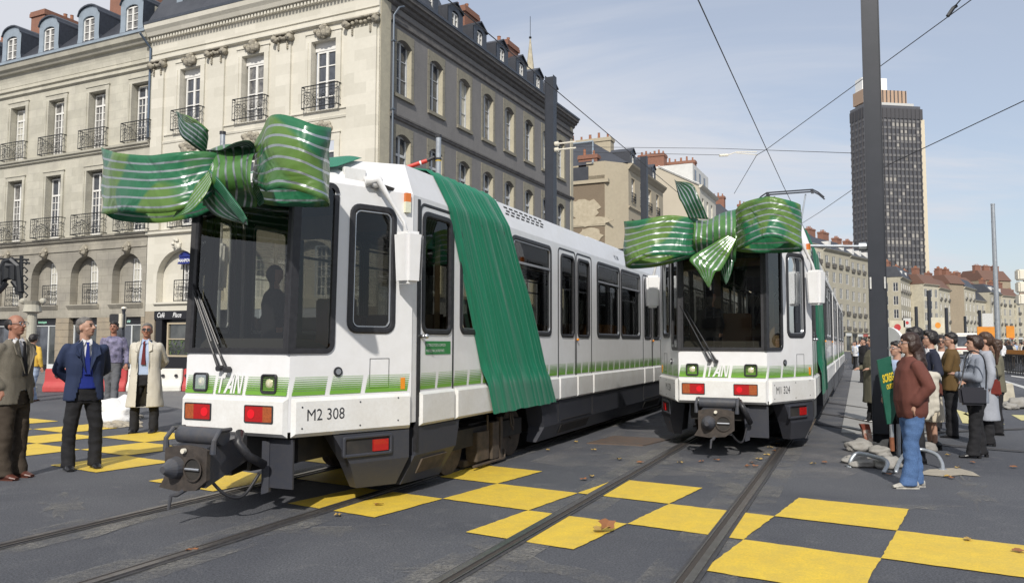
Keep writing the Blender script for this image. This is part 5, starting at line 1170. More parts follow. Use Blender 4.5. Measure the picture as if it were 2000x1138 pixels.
# --- pale gable house
pg=block_root('pale_gable_house',C0+DB*66,RZB,'tall cream house with blank sloping gable and white attic storey')
mb=MB(); mb.add([(0,0,0),(5.6,0,0),(5.6,0,23.2),(4.9,0,23.2),(0,0,20.6)],[(0,1,2,3,4)]); mb.build('gable_wall',mat('pale_gable_render',(.50,.45,.36),.9,var=[(.3,.5,6,(.43,.38,.30))],bump=(20,.1,.02)),pg,recalc=False)
mb=MB(); wall(mb,fG,0,10,0,20.6,[(u-.5,u+.5,z,z+2.0) for u in (1.8,4.5,7.2) for z in (17.3,13.8,10.3,6.8)],th=.25); mb.build('street_wall',M['cream'],pg,recalc=False)
mb=MB(); mb.box(.9,6,-9.7,-.4,20.6,23.5); mb.build('attic_storey',mat('attic_white',(.66,.66,.64),.8,var=(1,.2)),pg); mb=MB(); band(mb,fG,-.1,10.1,[(20.3,.05),(20.5,.3),(20.7,.4)]); mb.build('cornice',M['cream'],pg)
mb=MB(); mb.tube([(5.0,.1,23.4),(.0,.12,20.75)],.12,6); mb.build('gable_coping',M['whitepaint'],pg)
w=win_proto(.96,1.95,1,3,M['wwhite'],M['pdark'],pg); w.rotation_euler=(0,0,math.pi/2); w.location=fG(1.8,17.3,-.2)
for u in (1.8,4.5,7.2):
    for z in (17.3,13.8,10.3,6.8):
        if (u,z)!=(1.8,17.3): place(w,pg,fG(u,z,-.2),math.pi/2)
    mb=MB(); mb.box(.85,.9,-u-.4,-u+.4,21.3,22.9); mb.build('attic_window',M['pdark'],pg)
chimney(pg,(1.2,-3,23.2),4.4,1.0,1.3,6)
mg=block_root('slate_mansard_house',C0+DB*86,RZB,'house with dark slate mansard roof and brick chimneys behind the pale gable')
mb=MB(); mb.box(0,10,-14,0,0,18.6); mb.build('walls',M['stucco'],mg); mb=MB(); mb.frus([(-.3,.3,18.6),(10,.3,18.6),(10,-14,18.6),(-.3,-14,18.6)],[(1.6,-1.6,22),(9,-1.6,22),(9,-13,22),(1.6,-13,22)]); mb.build('roof',M['slate'],mg)
d_=dormer(mg,fG(3,18.7,-.3),math.pi/2,1.6,2,.4,M['zinc'],M['slate'],.8,1.4,depth=2); q=clone(d_,mg); q.location=fG(7.5,18.7,-.3)
chimney(mg,(1.8,-6,21),3.2,1.2,3.0,5); chimney(mg,(-.4,-12,20),1.2,1.2,3.6,2)
# --- generic street house, facade from right end to left end as seen
M['farrail']=mat('far_balcony_rail',(.13,.12,.105),.8)
def street_house(label,R0,L0,zc,floors,bays,wm,roof='slate',chim=2,ground=4.2,blank=False,name='street_house',balc=True,roofh=2.6,dep=12,endw=0,group='houses lining the far side of the street',wfrac=.5,dorm=0):
    a,b_=(at(R0[0],660,R0[1]),at(L0[0],660,L0[1])) if len(R0)==2 else (Vector(R0),Vector(L0)); a.z=b_.z=0; X=(b_-a); Wd=X.length; rz=math.atan2(X.y,X.x)
    r=empty(name,tuple(a),rz,label,'building',group)
    mb=MB(); hs=[]; fh=(zc-ground-.6)/floors; bw=Wd/max(bays,1); ww=min(1.5,bw*wfrac); us=[bw*(k+.5) for k in range(bays)]
    if not blank: hs=[(u-ww/2,u+ww/2,ground+fh*f+.35,ground+fh*f+.35+fh*.66) for u in us for f in range(floors)]+[(u-bw*.36,u+bw*.36,.2,ground-1.0) for u in us]
    wall(mb,fA,0,Wd,0,zc,hs,th=.1); eh=[(dep*(k+.5)/endw-.55,dep*(k+.5)/endw+.55,ground+fh*f+.35,ground+fh*f+.35+fh*.66) for k in range(endw) for f in range(floors)]; wall(mb,lambda u,z,o=0:(Wd+o,-u,z),0,dep,0,zc,eh,th=.1); wall(mb,lambda u,z,o=0:(0,-u,z),0,dep,0,zc)
    mb.build('walls',wm,r,recalc=False)
    if not blank:
        if endw:
            q=win_proto(1.1,fh*.66,1,2,M['wwhite'],M['pdark'],r,fw=.06); q.location=(Wd-.07,-dep*.5/endw,ground+.35); q.rotation_euler=(0,0,-math.pi/2)
            for k in range(endw):
                for f in range(floors):
                    if k or f: place(q,r,(Wd-.07,-dep*(k+.5)/endw,ground+fh*f+.35),-math.pi/2)
        w=win_proto(ww,fh*.66,1,2,M['wwhite'],M['pdark'],r,fw=.045,bar=.03); w.location=fA(us[0],ground+.35,-.07); bb=None
        for i,u in enumerate(us):
            for f in range(floors):
                if (i or f): place(w,r,fA(u,ground+fh*f+.35,-.07),0,M['pmix'] if (i*3+f)%4==0 else M['pdark'])
                if balc and f in (0,floors-1,1):
                    if bb is None:
                        q=MB(); q.box(-ww*.62,ww*.62,0,.3,-.10,0); q.box(-ww*.62,ww*.62,.26,.3,.0,.7); bb=q.build('balcony',M['farrail'],r); bb.location=fA(u,ground+fh*f+.3)
                    else: inst(bb,r,fA(u,ground+fh*f+.3))
            q=MB(); q.box(u-bw*.36,u+bw*.36,-.22,-.18,.2,ground-1.0); q.build('shop_window',M['pshop'],r)
            q=MB(); q.box(u-bw*.38,u+bw*.38,-.1,.12,ground-.95,ground-.35); q.build('shop_sign',[M['shopwhite'],M['black'],M['cream'],M['red']][(i*5+int(R0[0]))%4],r)
        q=MB(); band(q,fA,0,Wd,[(ground-.2,.0),(ground-.1,.2),(ground+.05,.2),(ground+.1,0)]); q.build('string_course',wm,r); q=MB(); band(q,fA,0,Wd,[(zc-.5,.05),(zc-.3,.3),(zc-.05,.5),(zc,.5)]); q.build('cornice',wm,r)
    rm=M['slate'] if roof=='slate' else M['rooftile']
    mb=MB(); mb.frus([(-.2,.4,zc),(Wd+.1,.4,zc),(Wd+.1,-dep,zc),(-.2,-dep,zc)],[(.3,-dep*.22,zc+roofh),(Wd-.3,-dep*.22,zc+roofh),(Wd-.3,-dep*.75,zc+roofh),(.3,-dep*.75,zc+roofh)]); mb.build('roof',rm,r)
    for k in range(chim): chimney(r,(Wd*(k+.3)/max(chim,1),-3.5,zc+.4),min(3.2,Wd*.22),1.2,roofh+1.6,4)
    for k in range(dorm): 
        d=MB(); d.box(-.6,.6,-1.6,-.1,0,1.6); d.build('dormer',M['wwhite'],r).location=fA(Wd*(k+.5)/dorm,zc+.1)
    return r
M['rooftile']=mat('roof_tile_red',(.15,.09,.07),.85,var=(3,.5,5,(.16,.07,.045)),bump=(20,.3,.03))
M['fstone']=mat('far_stone_grey',(.45,.42,.33),.9,var=[(.25,.6,6,(.35,.32,.255)),(2,.3,5,(.26,.24,.19))])
M['fcream']=mat('far_stone_cream',(.60,.56,.44),.9,var=[(.25,.5,6,(.40,.36,.28)),(2,.3,5,(.31,.28,.22))])
M['ftan']=mat('far_blank_tan',(.38,.31,.22),.95,var=[(.2,.6,6,(.30,.25,.18)),(1.5,.4,6,(.24,.2,.15))])
street_house('pale gabled house with tall brick chimneys right of the green cloth',(1612,142),(1560,134),19.5,5,3,M['fcream'],chim=3)
street_house('grey stone house of five storeys with balconies left of the dark mast',(1664,164),(1612,154),20.6,5,4,M['fstone'],chim=2,dorm=2)
street_house('stone house with rounded pediment just left of the dark mast',(1706,185),(1664,175),21.5,5,4,M['fstone'],chim=2,dorm=3)
street_house('long grey stone corner house with dormers and rows of balconies below the tower',(1808,222),(1762,187),17.8,4,13,M['fstone'],chim=3,dorm=6,dep=4.4,endw=2)
street_house('cream house with red roof and dark window openings right of the long grey house',(1836,203),(1806,198),17.0,4,3,M['fcream'],roof='tile',chim=1,balc=False,dep=8)
street_house('narrow cream house between the red roofed house and the blank wall',(1860,214),(1836,203),16.4,4,3,M['fcream'],roof='tile',chim=1,dep=8)
street_house('tan building showing a large blank windowless wall',(1886,216),(1858,213),18.2,4,1,M['ftan'],chim=2,blank=True,roof='tile',dep=8)
street_house('pale narrow house right of the blank tan wall',(1908,228),(1886,216),17.6,4,3,M['fcream'],chim=1,dep=8)
street_house('low stone house with slate roof behind the crowd, left of the unfinished lamp column',(1938,238),(1906,228),14.5,3,3,M['fcream'],chim=2,dep=8)
street_house('stone house with dark dormer roof directly behind the unfinished lamp column',(1962,246),(1936,234),17.3,4,3,M['fstone'],chim=1,dorm=3,dep=8)
street_house('stone house with a rounded gable window right of the lamp column',(1990,252),(1960,244),17.0,4,3,M['fcream'],roof='tile',chim=2,dep=8)
street_house('cream house with slate roof at the right end of the street',(2040,262),(1988,250),15.0,3,5,M['fcream'],chim=2,dep=8)
street_house('large pale gabled block rising behind the rightmost street houses',(1978,300),(1925,295),26.0,5,5,M['ftan'],roof='tile',chim=3,blank=True,roofh=4)
street_house('red roofed block behind the blank tan wall',(1905,290),(1850,280),24.0,5,5,M['ftan'],roof='tile',chim=3,blank=True)
street_house('cream house added behind the camera, to be mirrored in the windscreen of the right tram',(-4.,-46,0),(24.,-52,0),17,4,8,M['fcream'],chim=2,dep=8,group='houses added behind the camera to be mirrored in the glass')  # this and the next house are added, unseen, to give the tram glass reflections
street_house('grey house added behind the camera, to be mirrored in the windscreen of the left tram',(-34.,-36,0),(-8.,-44,0),15,4,8,M['fstone'],chim=2,dep=8,group='houses added behind the camera to be mirrored in the glass')
# --- office tower
tw=at(1812,660,350); tw.z=0; tl=at(1700,660,346); tl.z=0; X=tl-tw; TWD=X.length
to=empty('office_tower',tuple(tw),math.atan2(X.y,X.x),'tall dark glass office tower with ribbed front, tan crown and white top box','tower')
M['tglassd']=mat('tower_dark_glazing',(.095,.096,.105),.25,var=(.6,.5,3,(.06,.06,.07)),spec=.6)
M['tspan']=mat('tower_spandrel',(.16,.157,.16),.6); M['tmull']=mat('tower_mullion',(.065,.064,.07),.6); M['tcream']=mat('tower_edge_cream',(.62,.55,.42),.7); M['tpink']=mat('tower_crown_tan',(.44,.31,.22),.8); M['tblind']=mat('tower_pale_blind',(.34,.325,.30),.6)
mb=MB(); mb.box(0,TWD,-11,0,0,110); mb.build('shaft',M['tglassd'],to)
for k in range(33):
    z=4+k*3.17; mb=MB(); mb.box(-.15,TWD+.15,-11.1,.18,z,z+1.05); mb.build('spandrel',M['tspan'],to)
mu0=None
for k in range(14):
    u=.6+k*(TWD-1.6)/13
    if mu0 is None: mb=MB(); mb.box(-.22,.22,-.2,.55,0,108.5); mu0=mb.build('mullion',M['tmull'],to); mu0.location=(u,0,0)
    else: inst(mu0,to,(u,0,0))
mu1=None
for k in range(4):
    y=-1.5-k*2.75
    if mu1 is None: mb=MB(); mb.box(-.2,.45,-.14,.14,0,108.5); mu1=mb.build('side_mullion',M['tmull'],to); mu1.location=(TWD,y,0)
    else: inst(mu1,to,(TWD,y,0))
mb=MB(); mb.box(-2.0,.02,-10,-.1,0,104); mb.build('edge_pier',M['tcream'],to); mb=MB(); mb.box(-.9,TWD+.2,-11.2,.3,104,108.7); mb.build('top_band',M['tmull'],to)
rnd=random.Random(12); du=(TWD-1.6)/13; mb=MB()
for f,a,b_ in ((30,1,7),(31,9,11),(28,1,6),(29,9,11),(26,9,10),(25,9,11),(22,6,12),(21,9,11),(14,1,4),(13,2,12),(12,9,10),(11,5,6),(10,4,7),(8,7,8),(17,8,9),(19,9,10)):
    for k in range(a,b_):
        if rnd.random()<.85: u=.6+k*du; mb.box(u+.35,u+du-.35,.02,.1,4+f*3.17+1.25,4+f*3.17+2.9)
for q in range(60): k=rnd.randrange(13); f=rnd.randrange(31); u=.6+k*du; mb.box(u+.4,u+du-.4,.02,.08,4+f*3.17+1.4,4+f*3.17+2.8)
tag(mb.build('window_blinds',M['tblind'],to),kind='stuff')
mb=MB(); mb.box(2.5,TWD-2,-10,-1,108.6,111.5); mb.build('crown_base',M['whitepaint'],to); mb=MB(); mb.box(5.2,TWD-1,-10,-2,111.5,117.6)
mb.build('crown',M['tpink'],to)
for k in range(10): u=5.6+k*1.9; q=MB(); q.box(u,u+.35,-2,-1.7,111.5,117.6); q.build('crown_rib',M['tmull'],to)
mb=MB(); mb.box(13.5,TWD-2,-9.5,-4,117.6,123.8); mb.build('top_box',mat('top_box_white',(.85,.85,.82),.7),to)
mb=MB(); mb.tube([(18,-8,123.8),(18,-8,131)],.12,5); mb.tube([(16,-8,123.8),(16,-8,127)],.1,5); mb.build('aerials',M['galv'],to)
# --- church spire
c=at(1035,660,150); c.z=0; sp_=empty('church_spire',tuple(c),0,'slender pale stone church spire behind the grey building roof','spire')
mb=MB(); mb.box(-1.9,1.9,-1.9,1.9,0,38); mb.build('tower',M['fcream'],sp_); mb=MB(); mb.tube([(0,0,38),(0,0,61.5)],[2.7,.10],8); mb.build('spire',mat('spire_stone',(.50,.45,.34),.9,var=(1.2,.5)),sp_); mb=MB(); mb.sphere((0,0,61.7),.28,8,6); mb.tube([(0,0,61.7),(0,0,66)],.05,4); mb.build('finial',M['iron'],sp_)
# ================================================================ masts, wires, poles
def H_mast(px,y0,Y,h,w,label,plate=False):
    g=at(px,660,Y); g.z=0; r=empty('catenary_mast',tuple(g),math.pi/2-YAW,label,'mast','dark steel catenary masts')
    mb=MB(); t=.014; mb.box(-w/2,w/2,-w/2,-w/2+t,0,h); mb.box(-w/2,w/2,w/2-t,w/2,0,h); mb.box(-w*.04,w*.04,-w/2,w/2,0,h); mb.build('column',M['steel_dk'],r)
    mb=MB(); mb.box(-w*.9,w*.9,-w*.9,w*.9,0,.03); mb.box(-w*.6,w*.6,-w*.6,w*.6,.03,.05); mb.build('base_plate',M['steel_dk'],r); return r
m1=H_mast(1717,0,12.05,8.6,.255,'thick dark steel mast beside the waiting crowd, nearest on the right')
# closed box skin so that it reads as a solid dark column with a lighter web
mb=MB(); mb.box(-.115,.115,-.118,.118,.2,8.6); mb.build('web_cover',M['steel_dk'],m1)
for z,s in ((2.5,1),(2.5,-1)): mb=MB(); mb.box(-.135,-.125,s*.10-.012,s*.10+.012,z-.09,z+.09); mb.build('band_clip',M['whitepaint'],m1)
mb=MB(); mb.tube([(-.02,.13,3.08),(-.3,1.0,3.10)],.022,8); mb.tube([(-.02,.13,3.08),(-.02,.25,3.08)],.07,10); mb.build('bracket_arm',M['galv'],m1)
m2=H_mast(1076,0,20.2,8.6,.24,'dark steel mast standing behind the left tram against the grey building')
mb=MB(); mb.box(-.11,.11,-.11,.11,.1,8.55); mb.build('web_cover',M['steel_dk'],m2)
m3=H_mast(1261,0,30.2,8.9,.24,'dark steel mast rising between the two trams')
mb=MB(); mb.box(-.11,.11,-.11,.11,.1,8.85); mb.build('web_cover',M['steel_dk'],m3)
def bracket(r,zs):
    for z in zs:
        mb=MB(); mb.tube([(0,-.12,z),(0,-.22,z)],.06,10); mb.tube([(0,-.22,z),(0,-.70,z)],.022,6); mb.build('insulator',M['insul'],r)
bracket(m2,(6.62,6.78)); bracket(m3,(5.35,5.02))
for k,(px_,Y_,h_) in enumerate(((1791,150,8.8),(1817,125,10.2),(1850,150,8.6),(1886,190,8.4),(1915,165,8.8),(1933,200,8.2))):
    g=at(px_,660,Y_); g.z=0; mb=MB(); mb.box(-.22,.22,-.22,.22,0,h_); mb.box(-.3,.3,-.3,.3,0,.2); o=mb.build('catenary_mast',M['steel_dk']); o.location=g; tag(o,'thin dark mast far down the street, '+('leftmost, before the grey corner house','tallest, before the cream house with dark openings','before the blank tan wall','at the right side of the blank tan wall','before the low stone house','nearest the unfinished lamp column')[k],'mast','distant dark masts down the street')
def wire(name,pts,label,r=.009,sag=.0,cat='overhead wire',n=12,group=None):
    p=[]
    for a,b_ in zip(pts,pts[1:]):
        for k in range(n):
            t=k/n; q=a.lerp(b_,t); q.z-=sag*4*t*(1-t); p.append(q)
    p.append(pts[-1]); mb=MB(); mb.tube(p,r,5); return tag(mb.build(name,M['wire']),label,cat,group)
wire('contact_wire',[sl(2,C2,6.5),sl(60,C2,6.55)],'overhead contact wire running above the left tram',.0095)
wire('contact_wire',[sl(3,C1-.12,6.35),sl(24.2,C1-.12,6.25),sl(60,C1,6.3)],'overhead contact wire descending to the pantograph of the right tram',.0095)
wire('span_wire',[at(2010,-82,10),at(1897,0,11.5),at(1497,292,19),at(1478,303,19.5)],'long diagonal wire crossing above the right mast from the top edge',.008,0)
wire('span_wire',[at(1478,303,19.5),at(1434,378,24)],'short wire falling from the wire junction to the roofs',.008)
wire('span_wire',[at(1118,287,20.3),at(1400,290,19.8),at(1690,300,13.6)],'upper horizontal wire strung between the masts',.006)
wire('span_wire',[at(1120,297,20.3),at(1410,303,19.8)],'lower horizontal wire from the mast insulators',.006)
wire('span_wire',[at(2040,178,11),at(1735,322,14),at(1600,415,24),at(1560,440,30)],'diagonal wire passing in front of the tower',.008)
mb=MB(); mb.tube([at(1405,304,19.8),at(1422,303,19.8)],.035,6); mb.tube([at(1422,303,19.8),at(1438,297,19.8),at(1478,297,19.6)],.012,5); mb.tube([at(1438,299,19.8),at(1474,302,19.6),at(1479,303,19.5)],.012,5); tag(mb.build('wire_fitting',M['insul']),'pale insulator and curved fitting where the overhead wires join','wire fitting')
mb=MB(); mb.tube([at(1851,32,11.6),at(1862,16,11.6),at(1868,12,11.6)],.03,6); mb.tube([at(1862,16,11.6),at(1878,-2,11.5)],.01,5); tag(mb.build('wire_clamp',M['iron']),'dark clamp on the diagonal wire at the top right','wire fitting')
def pole(px,Y,h,r0,label,m='galv',name='steel_post',cat='post'):
    g=at(px,660,Y); g.z=0; r=empty(name,tuple(g),0,label,cat); mb=MB(); mb.tube([(0,0,0),(0,0,h)],r0,14); mb.build('tube',M[m],r); mb=MB(); mb.tube([(0,0,h),(0,0,h+.05)],r0*1.25,14); mb.tube([(0,0,h-.42),(0,0,h-.38)],r0*1.3,14); mb.build('collar',M['rubber'],r); return r
p_=pole(853,14.0,5.3,.048,'galvanised post with red and black sleeve behind the roof of the left tram')
g=at(853,660,14.0); loc_=lambda x,y,Y=14: at(x,y,Y)-Vector((g.x,g.y,0))
mb=MB(); mb.tube([loc_(795,327),loc_(834,314)],.038,10); mb.build('red_sleeve',mat('red_sleeve',(.50,.035,.02),.4),p_); mb=MB(); mb.tube([loc_(834,314),loc_(849,307)],.032,10); mb.build('black_sleeve',M['rubber'],p_); mb=MB(); mb.tube([loc_(820,319),loc_(823,318)],.041,10); mb.build('white_ring',M['white'],p_)
mb=MB(); mb.tube([(0,0,4.86),(0,0,4.89)],.055,12); mb.build('yellow_band',M['yellow'],p_)
pole(424,14.0,5.35,.045,'short grey post top showing behind the bow of the left tram')
lc=empty('lamp_column',tuple(at(1949,660,21.6)*Vector((1,1,0)) if False else (at(1949,660,21.6).x,21.6,0)),0,'unfinished grey lamp column standing in a concrete block at the right','lamp column')
mb=MB(); mb.tube([(0,0,.5),(0,0,5.45)],[.075,.05],12); mb.tube([(0,0,5.45),(0,0,5.49)],.055,12); mb.tube([(0,0,4.97),(0,0,5.0)],.057,12); mb.build('shaft',M['galv'],lc,smooth=False); mb=MB(); mb.frus([(-.28,-.25,0),(.28,-.25,0),(.28,.25,0),(-.28,.25,0)],[(-.24,-.22,.5),(.24,-.22,.5),(.24,.22,.5),(-.24,.22,.5)]); mb.build('concrete_block',mat('pale_concrete',(.50,.46,.37),.9,var=(5,.5)),lc,bevel=.02)
# traffic light seen from the side
g=at(240,660,25); tf=empty('traffic_light',(g.x,25,0),0,'black traffic signal head with pale edge on a post beside the youth','traffic light')
mb=MB(); mb.tube([(0,0,0),(0,0,2.55)],.045,10); mb.tube([(0,0,2.55),(0,0,2.62)],.06,10); mb.box(-.09,.09,-.09,.09,0,.35); mb.build('post',M['steel_dk'],tf)
mb=MB(); mb.box(-.40,-.03,-.14,.14,2.18,2.46); mb.tube([(-.22,0,2.06),(-.22,0,2.2)],.12,12); mb.build('signal_head',M['rubber'],tf,bevel=.03); mb=MB(); mb.box(-.10,.02,-.15,.15,2.02,2.47); mb.build('backboard_edge',mat('signal_cream',(.62,.58,.48),.5),tf,bevel=.02)
mb=MB(); mb.sphere((0,0,2.65),(.09,.09,.05)); mb.build('cap',M['insul'],tf)
# wrought iron sign at far left
g=at(42,660,22); wi=empty('wrought_iron_sign',(g.x,22,0),0,'black wrought iron scroll sign over a slim stone pillar at the left edge','iron sign')
q_=lambda x,y:at(x,y,22)-Vector((g.x,22,0))
mb=MB(); mb.tube([q_(42,500),q_(41,585)],.05,6); mb.tube([q_(-10,505),q_(56,507)],.03,6); mb.tube([q_(38,512),q_(58,514)],.03,6)
mb.tube([q_(0,555),q_(2,530),q_(10,512),q_(22,508),q_(36,520),q_(38,545),q_(40,570)],.10,8); mb.tube([q_(8,515),q_(2,528),q_(3,545),q_(12,550)],.05,6); mb.tube([q_(14,520),q_(26,520),q_(26,545),q_(14,545),q_(14,520)],.13,8); mb.tube([q_(26,548),q_(35,560),q_(37,575)],.09,6); mb.tube([q_(12,552),q_(4,562),q_(-4,570)],.08,6)
for s_ in range(5): mb.tube([q_(42,510+s_*16),q_(48,506+s_*16),q_(54,512+s_*16),q_(50,517+s_*16)],.022,5)
mb.build('scrollwork',M['iron'],wi)
mb=MB(); b0,b1=q_(40,640),q_(84,640); z1=at(60,588,22).z; c0=(b0.x+b1.x)/2; mb.tube([(c0,0,0),(c0,0,.3),(c0,0,.32),(c0,0,z1-.35),(c0,0,z1-.3),(c0,0,z1-.1),(c0,0,z1)],[.2,.2,.14,.12,.24,.20,.26],14); mb.sphere((c0-.28,0,z1+.0),.09,8,6); mb.sphere((c0+.28,0,z1+.0),.09,8,6); mb.build('stone_pillar',M['dirty'],wi)
# plastic barriers
def barrier(u,w,m,label,hgt=.72,dz=0):
    mb=MB(); pr=[(-.24,0),(-.24,.16),(-.11,.34),(-.08,hgt),(.08,hgt),(.11,.34),(.24,.16),(.24,0)]
    mb.frus([(0.02,y,z) for y,z in pr],[(w-.02,y,z) for y,z in pr]); r=mb.build('plastic_barrier',m,bevel=.02)
    g=BO+BD*u; r.location=(g.x,g.y,dz); r.rotation_euler=(0,0,math.atan2(BD.y,BD.x)); tag(r,label,'barrier','red and white barriers in front of the shops')
    for k in (.25,.75):
        h=MB(); h.tube([(w*k,-.16,.50),(w*k,.16,.50)],.05,10); h.build('socket',M['rubber'],r)
    return r
M['bred']=mat('barrier_red',(.42,.03,.035),.5,var=[(2,.4,5,(.50,.12,.10))]); M['bwhite']=mat('barrier_white',(.72,.71,.66),.55,var=[(3,.4,6,(.52,.50,.44))])
ga,gb=gp(72,766),gp(352,768); BO=Vector((ga.x,24.7,0)); BD=(Vector((gb.x,25.2,0))-BO).normalized()
barrier(0,1.55,M['bred'],'red plastic barrier right of the person in the yellow jacket'); barrier(1.55,.95,M['bred'],'red plastic barrier behind the man in the blue blazer'); barrier(2.5,.55,M['bwhite'],'short white barrier behind the youth'); barrier(3.05,.35,M['bred'],'thin red barrier section beside the man in the trench coat'); barrier(3.4,.8,M['bwhite'],'white plastic barrier directly behind the trench coat'); barrier(4.2,.45,M['bred'],'red plastic barrier just right of the trench coat'); barrier(4.65,1.2,M['bwhite'],'white plastic barrier below the café window'); barrier(-2.4,1.6,M['bwhite'],'white plastic barrier behind the balding man')
barrier(.55,.35,M['bwhite'],'small white barrier piece standing up behind the red one',1.0).location=(ga.x+.55,25.6,0)
# white sheet over a rubble heap
def lump(name,c,r,m,seed,parent=None,flat=.5,res=(20,12),amp=.25):
    mb=MB(); mb.sphere((0,0,0),(1,1,1),res[0],res[1]); 
    v=[]
    for p in mb.v:
        p=Vector(p); d=1+amp*mnoise.noise(p*1.6+Vector((seed,0,0)))*2+amp*.4*mnoise.noise(p*4+Vector((0,seed,0))); v.append(tuple(Vector((p.x*r[0]*d,p.y*r[1]*d,max(p.z*r[2]*d,-r[2]*flat)+r[2]*flat))))
    mb.v=v; o=mb.build(name,m,parent,smooth=True); o.location=c; return o
g=gp(228,822); o=lump('white_sack',(g.x,g.y,0),(.42,.35,.30),mat('white_sheet',(.74,.74,.74),.7,bump=(6,.8,.04)),3,amp=.3); tag(o,'crumpled white sack on sandy rubble beneath the foot of the youth','sack')
mb=MB()
for k in range(60):
    rnd=random.Random(k); a=gp(205+rnd.uniform(-14,72),827+rnd.uniform(-13,9)); q=.02+.05*rnd.random(); mb.sphere((a.x,a.y,q*.3),(q*1.3,q,q*.7),6,4)
tag(mb.build('rubble',M['sand']),'sandy rubble scattered around the white sack','rubble',kind='stuff')
# ---- mast foot: sandbags, upturned barrier legs, sign board
def sandbag(px_,py_,r,rz,label,seed):
    r=tuple(q*.74 for q in r)
    g=gp(px_,py_); o=lump('sandbag',(g.x,g.y,0),r,M['bag'],seed,amp=.19,flat=.75,res=(28,16)); o.rotation_euler=(0,0,rz); return tag(o,label,'sandbag','pale sandbags around the mast foot')
M['bag']=mat('sandbag_cloth',(.30,.29,.27),.9,var=[(6,.6,6,(.19,.175,.155))],bump=(40,.6,.02))
sandbag(1683,880,(.36,.22,.13),.3,'pale sandbag left of the rusty stake',1); sandbag(1672,902,(.32,.12,.08),.5,'flat narrow sandbag lying in front at the left of the mast',2); sandbag(1718,893,(.24,.2,.12),1.2,'pale sandbag at the foot of the mast',3); sandbag(1746,880,(.34,.2,.12),-.2,'sandbag behind the green board',4); sandbag(1806,882,(.26,.18,.11),.4,'sandbag between the jeans and the right barrier leg',5); sandbag(1735,914,(.24,.2,.12),.2,'grey sandbag lying under the right end of the bent grey leg',6); sandbag(1690,912,(.25,.1,.07),.1,'small flat sandbag lying beneath the left grey leg',7)
sg_=gp(1990,800); sandbag(1992,797,(.5,.3,.2),0,'sandbag on the kerb rubble at the right edge',8); sandbag(1975,799,(.28,.2,.12),.4,'smaller sandbag beside the one at the right edge',9)
def legs(name,pts,label,r=.026):
    p=[]
    for x,y,Y in pts: p.append(at(x,y,Y))
    base=Vector((p[0].x,p[0].y,0)); mb=MB(); mb.tube(catmull([q-base for q in p],6),r,10); mb.frus([(-.05,-.05,-.0),(.05,-.05,0),(.05,.05,0),(-.05,.05,0)],[(-.03,-.03,.02),(.03,-.03,.02),(.03,.03,.02),(-.03,.03,.02)]); o=mb.build(name,M['galv'],smooth=True); o.location=base; return tag(o,label,'barrier leg','bent tubular barrier legs by the mast')
legs('barrier_leg',[(1660,910,10.05),(1662,898,10.05),(1672,886,10.06),(1686,886,10.0),(1715,893,9.8),(1730,899,9.62),(1733,908,9.55),(1725,923,9.5)],'bent grey steel barrier leg in front of the sandbags')
legs('barrier_leg',[(1841,918,9.82),(1840,905,9.9),(1832,890,10.0),(1818,882,10.1),(1795,877,10.2),(1770,884,10.1),(1757,900,9.8),(1749,922,9.52)],'curved grey steel barrier leg behind the person in jeans',.024)
g=gp(1700,878); stk=MB(); stk.frus([(-.06,-.03,0),(.05,-.03,0),(.05,.03,0),(-.06,.03,0)],[(-.12,-.03,.30),(.0,-.03,.30),(.0,.03,.30),(-.12,.03,.30)]); st=stk.build('stake',mat('flaking_white_stake',(.50,.47,.42),.9,var=(18,1,5,(.24,.07,.035)))); st.location=(g.x,g.y,0); tag(st,'leaning white stake with rusty top left of the mast','stake'); q=MB(); q.frus([(-.12,-.032,.30),(.0,-.032,.30),(.0,.032,.30),(-.12,.032,.30)],[(-.15,-.032,.38),(-.02,-.032,.38),(-.02,.032,.38),(-.15,.032,.38)]); q.build('rusty_top',mat('rust_red',(.20,.045,.025),.9,var=(12,.6)),st)
# green board
Yb=10.9; bo=at(1742,880,Yb); bb=empty('site_board',(bo.x,Yb,0),0,'leaning dark green contractor board with yellow lettering in front of the mast','sign board')
q_=lambda x,y,Y=Yb: at(x,y,Y)-Vector((bo.x,Yb,0))
mb=MB(); pts=[q_(1713,703),q_(1740,695),q_(1754,792),(q_(1743,826)),q_(1733,828)]; mb.frus(pts,[p+Vector((0,.03,0)) for p in pts]); mb.build('board',mat('board_green',(.012,.085,.055),.4,var=(6,.5,4,(.03,.13,.09))),bb)
O_=q_(1724,740); ux=(q_(1746,733)-O_)/22*1.0; uy=(q_(1713,703)-q_(1733,828)).normalized()*.0068*1.0
yl=mat('board_yellow',(.62,.46,.03),.5)
def onboard(ox,oy,sx,sy): 
    base=q_(ox,oy); ex=(q_(1740,695)-q_(1713,703)); ex=ex/ex.length; ez=(q_(1740,695)-q_(1754,792)).normalized()
    return lambda x,y,z: base+ex*x*sx+ez*y*sy+Vector((0,-.006,0))
text_part('SCREG',.15,yl,bb,onboard(1724.5,747,.36,1.0),'board_lettering',bold=.006); text_part('OUEST',.10,yl,bb,onboard(1732,760,.34,.9),'board_lettering',bold=.004)
mb=MB(); mb.tube([q_(1741,828),q_(1742,855)],.028,8); mb.build('board_post',M['galv'],bb); mb=MB(); mb.tube([q_(1742,853),q_(1743,880)],.032,8); mb.build('board_foot',mat('rusty_post',(.26,.10,.05),.9,var=(14,.6)),bb); mb=MB(); mb.tube([q_(1755,828),q_(1755,890)],.03,8); mb.build('board_post',M['galv'],bb)
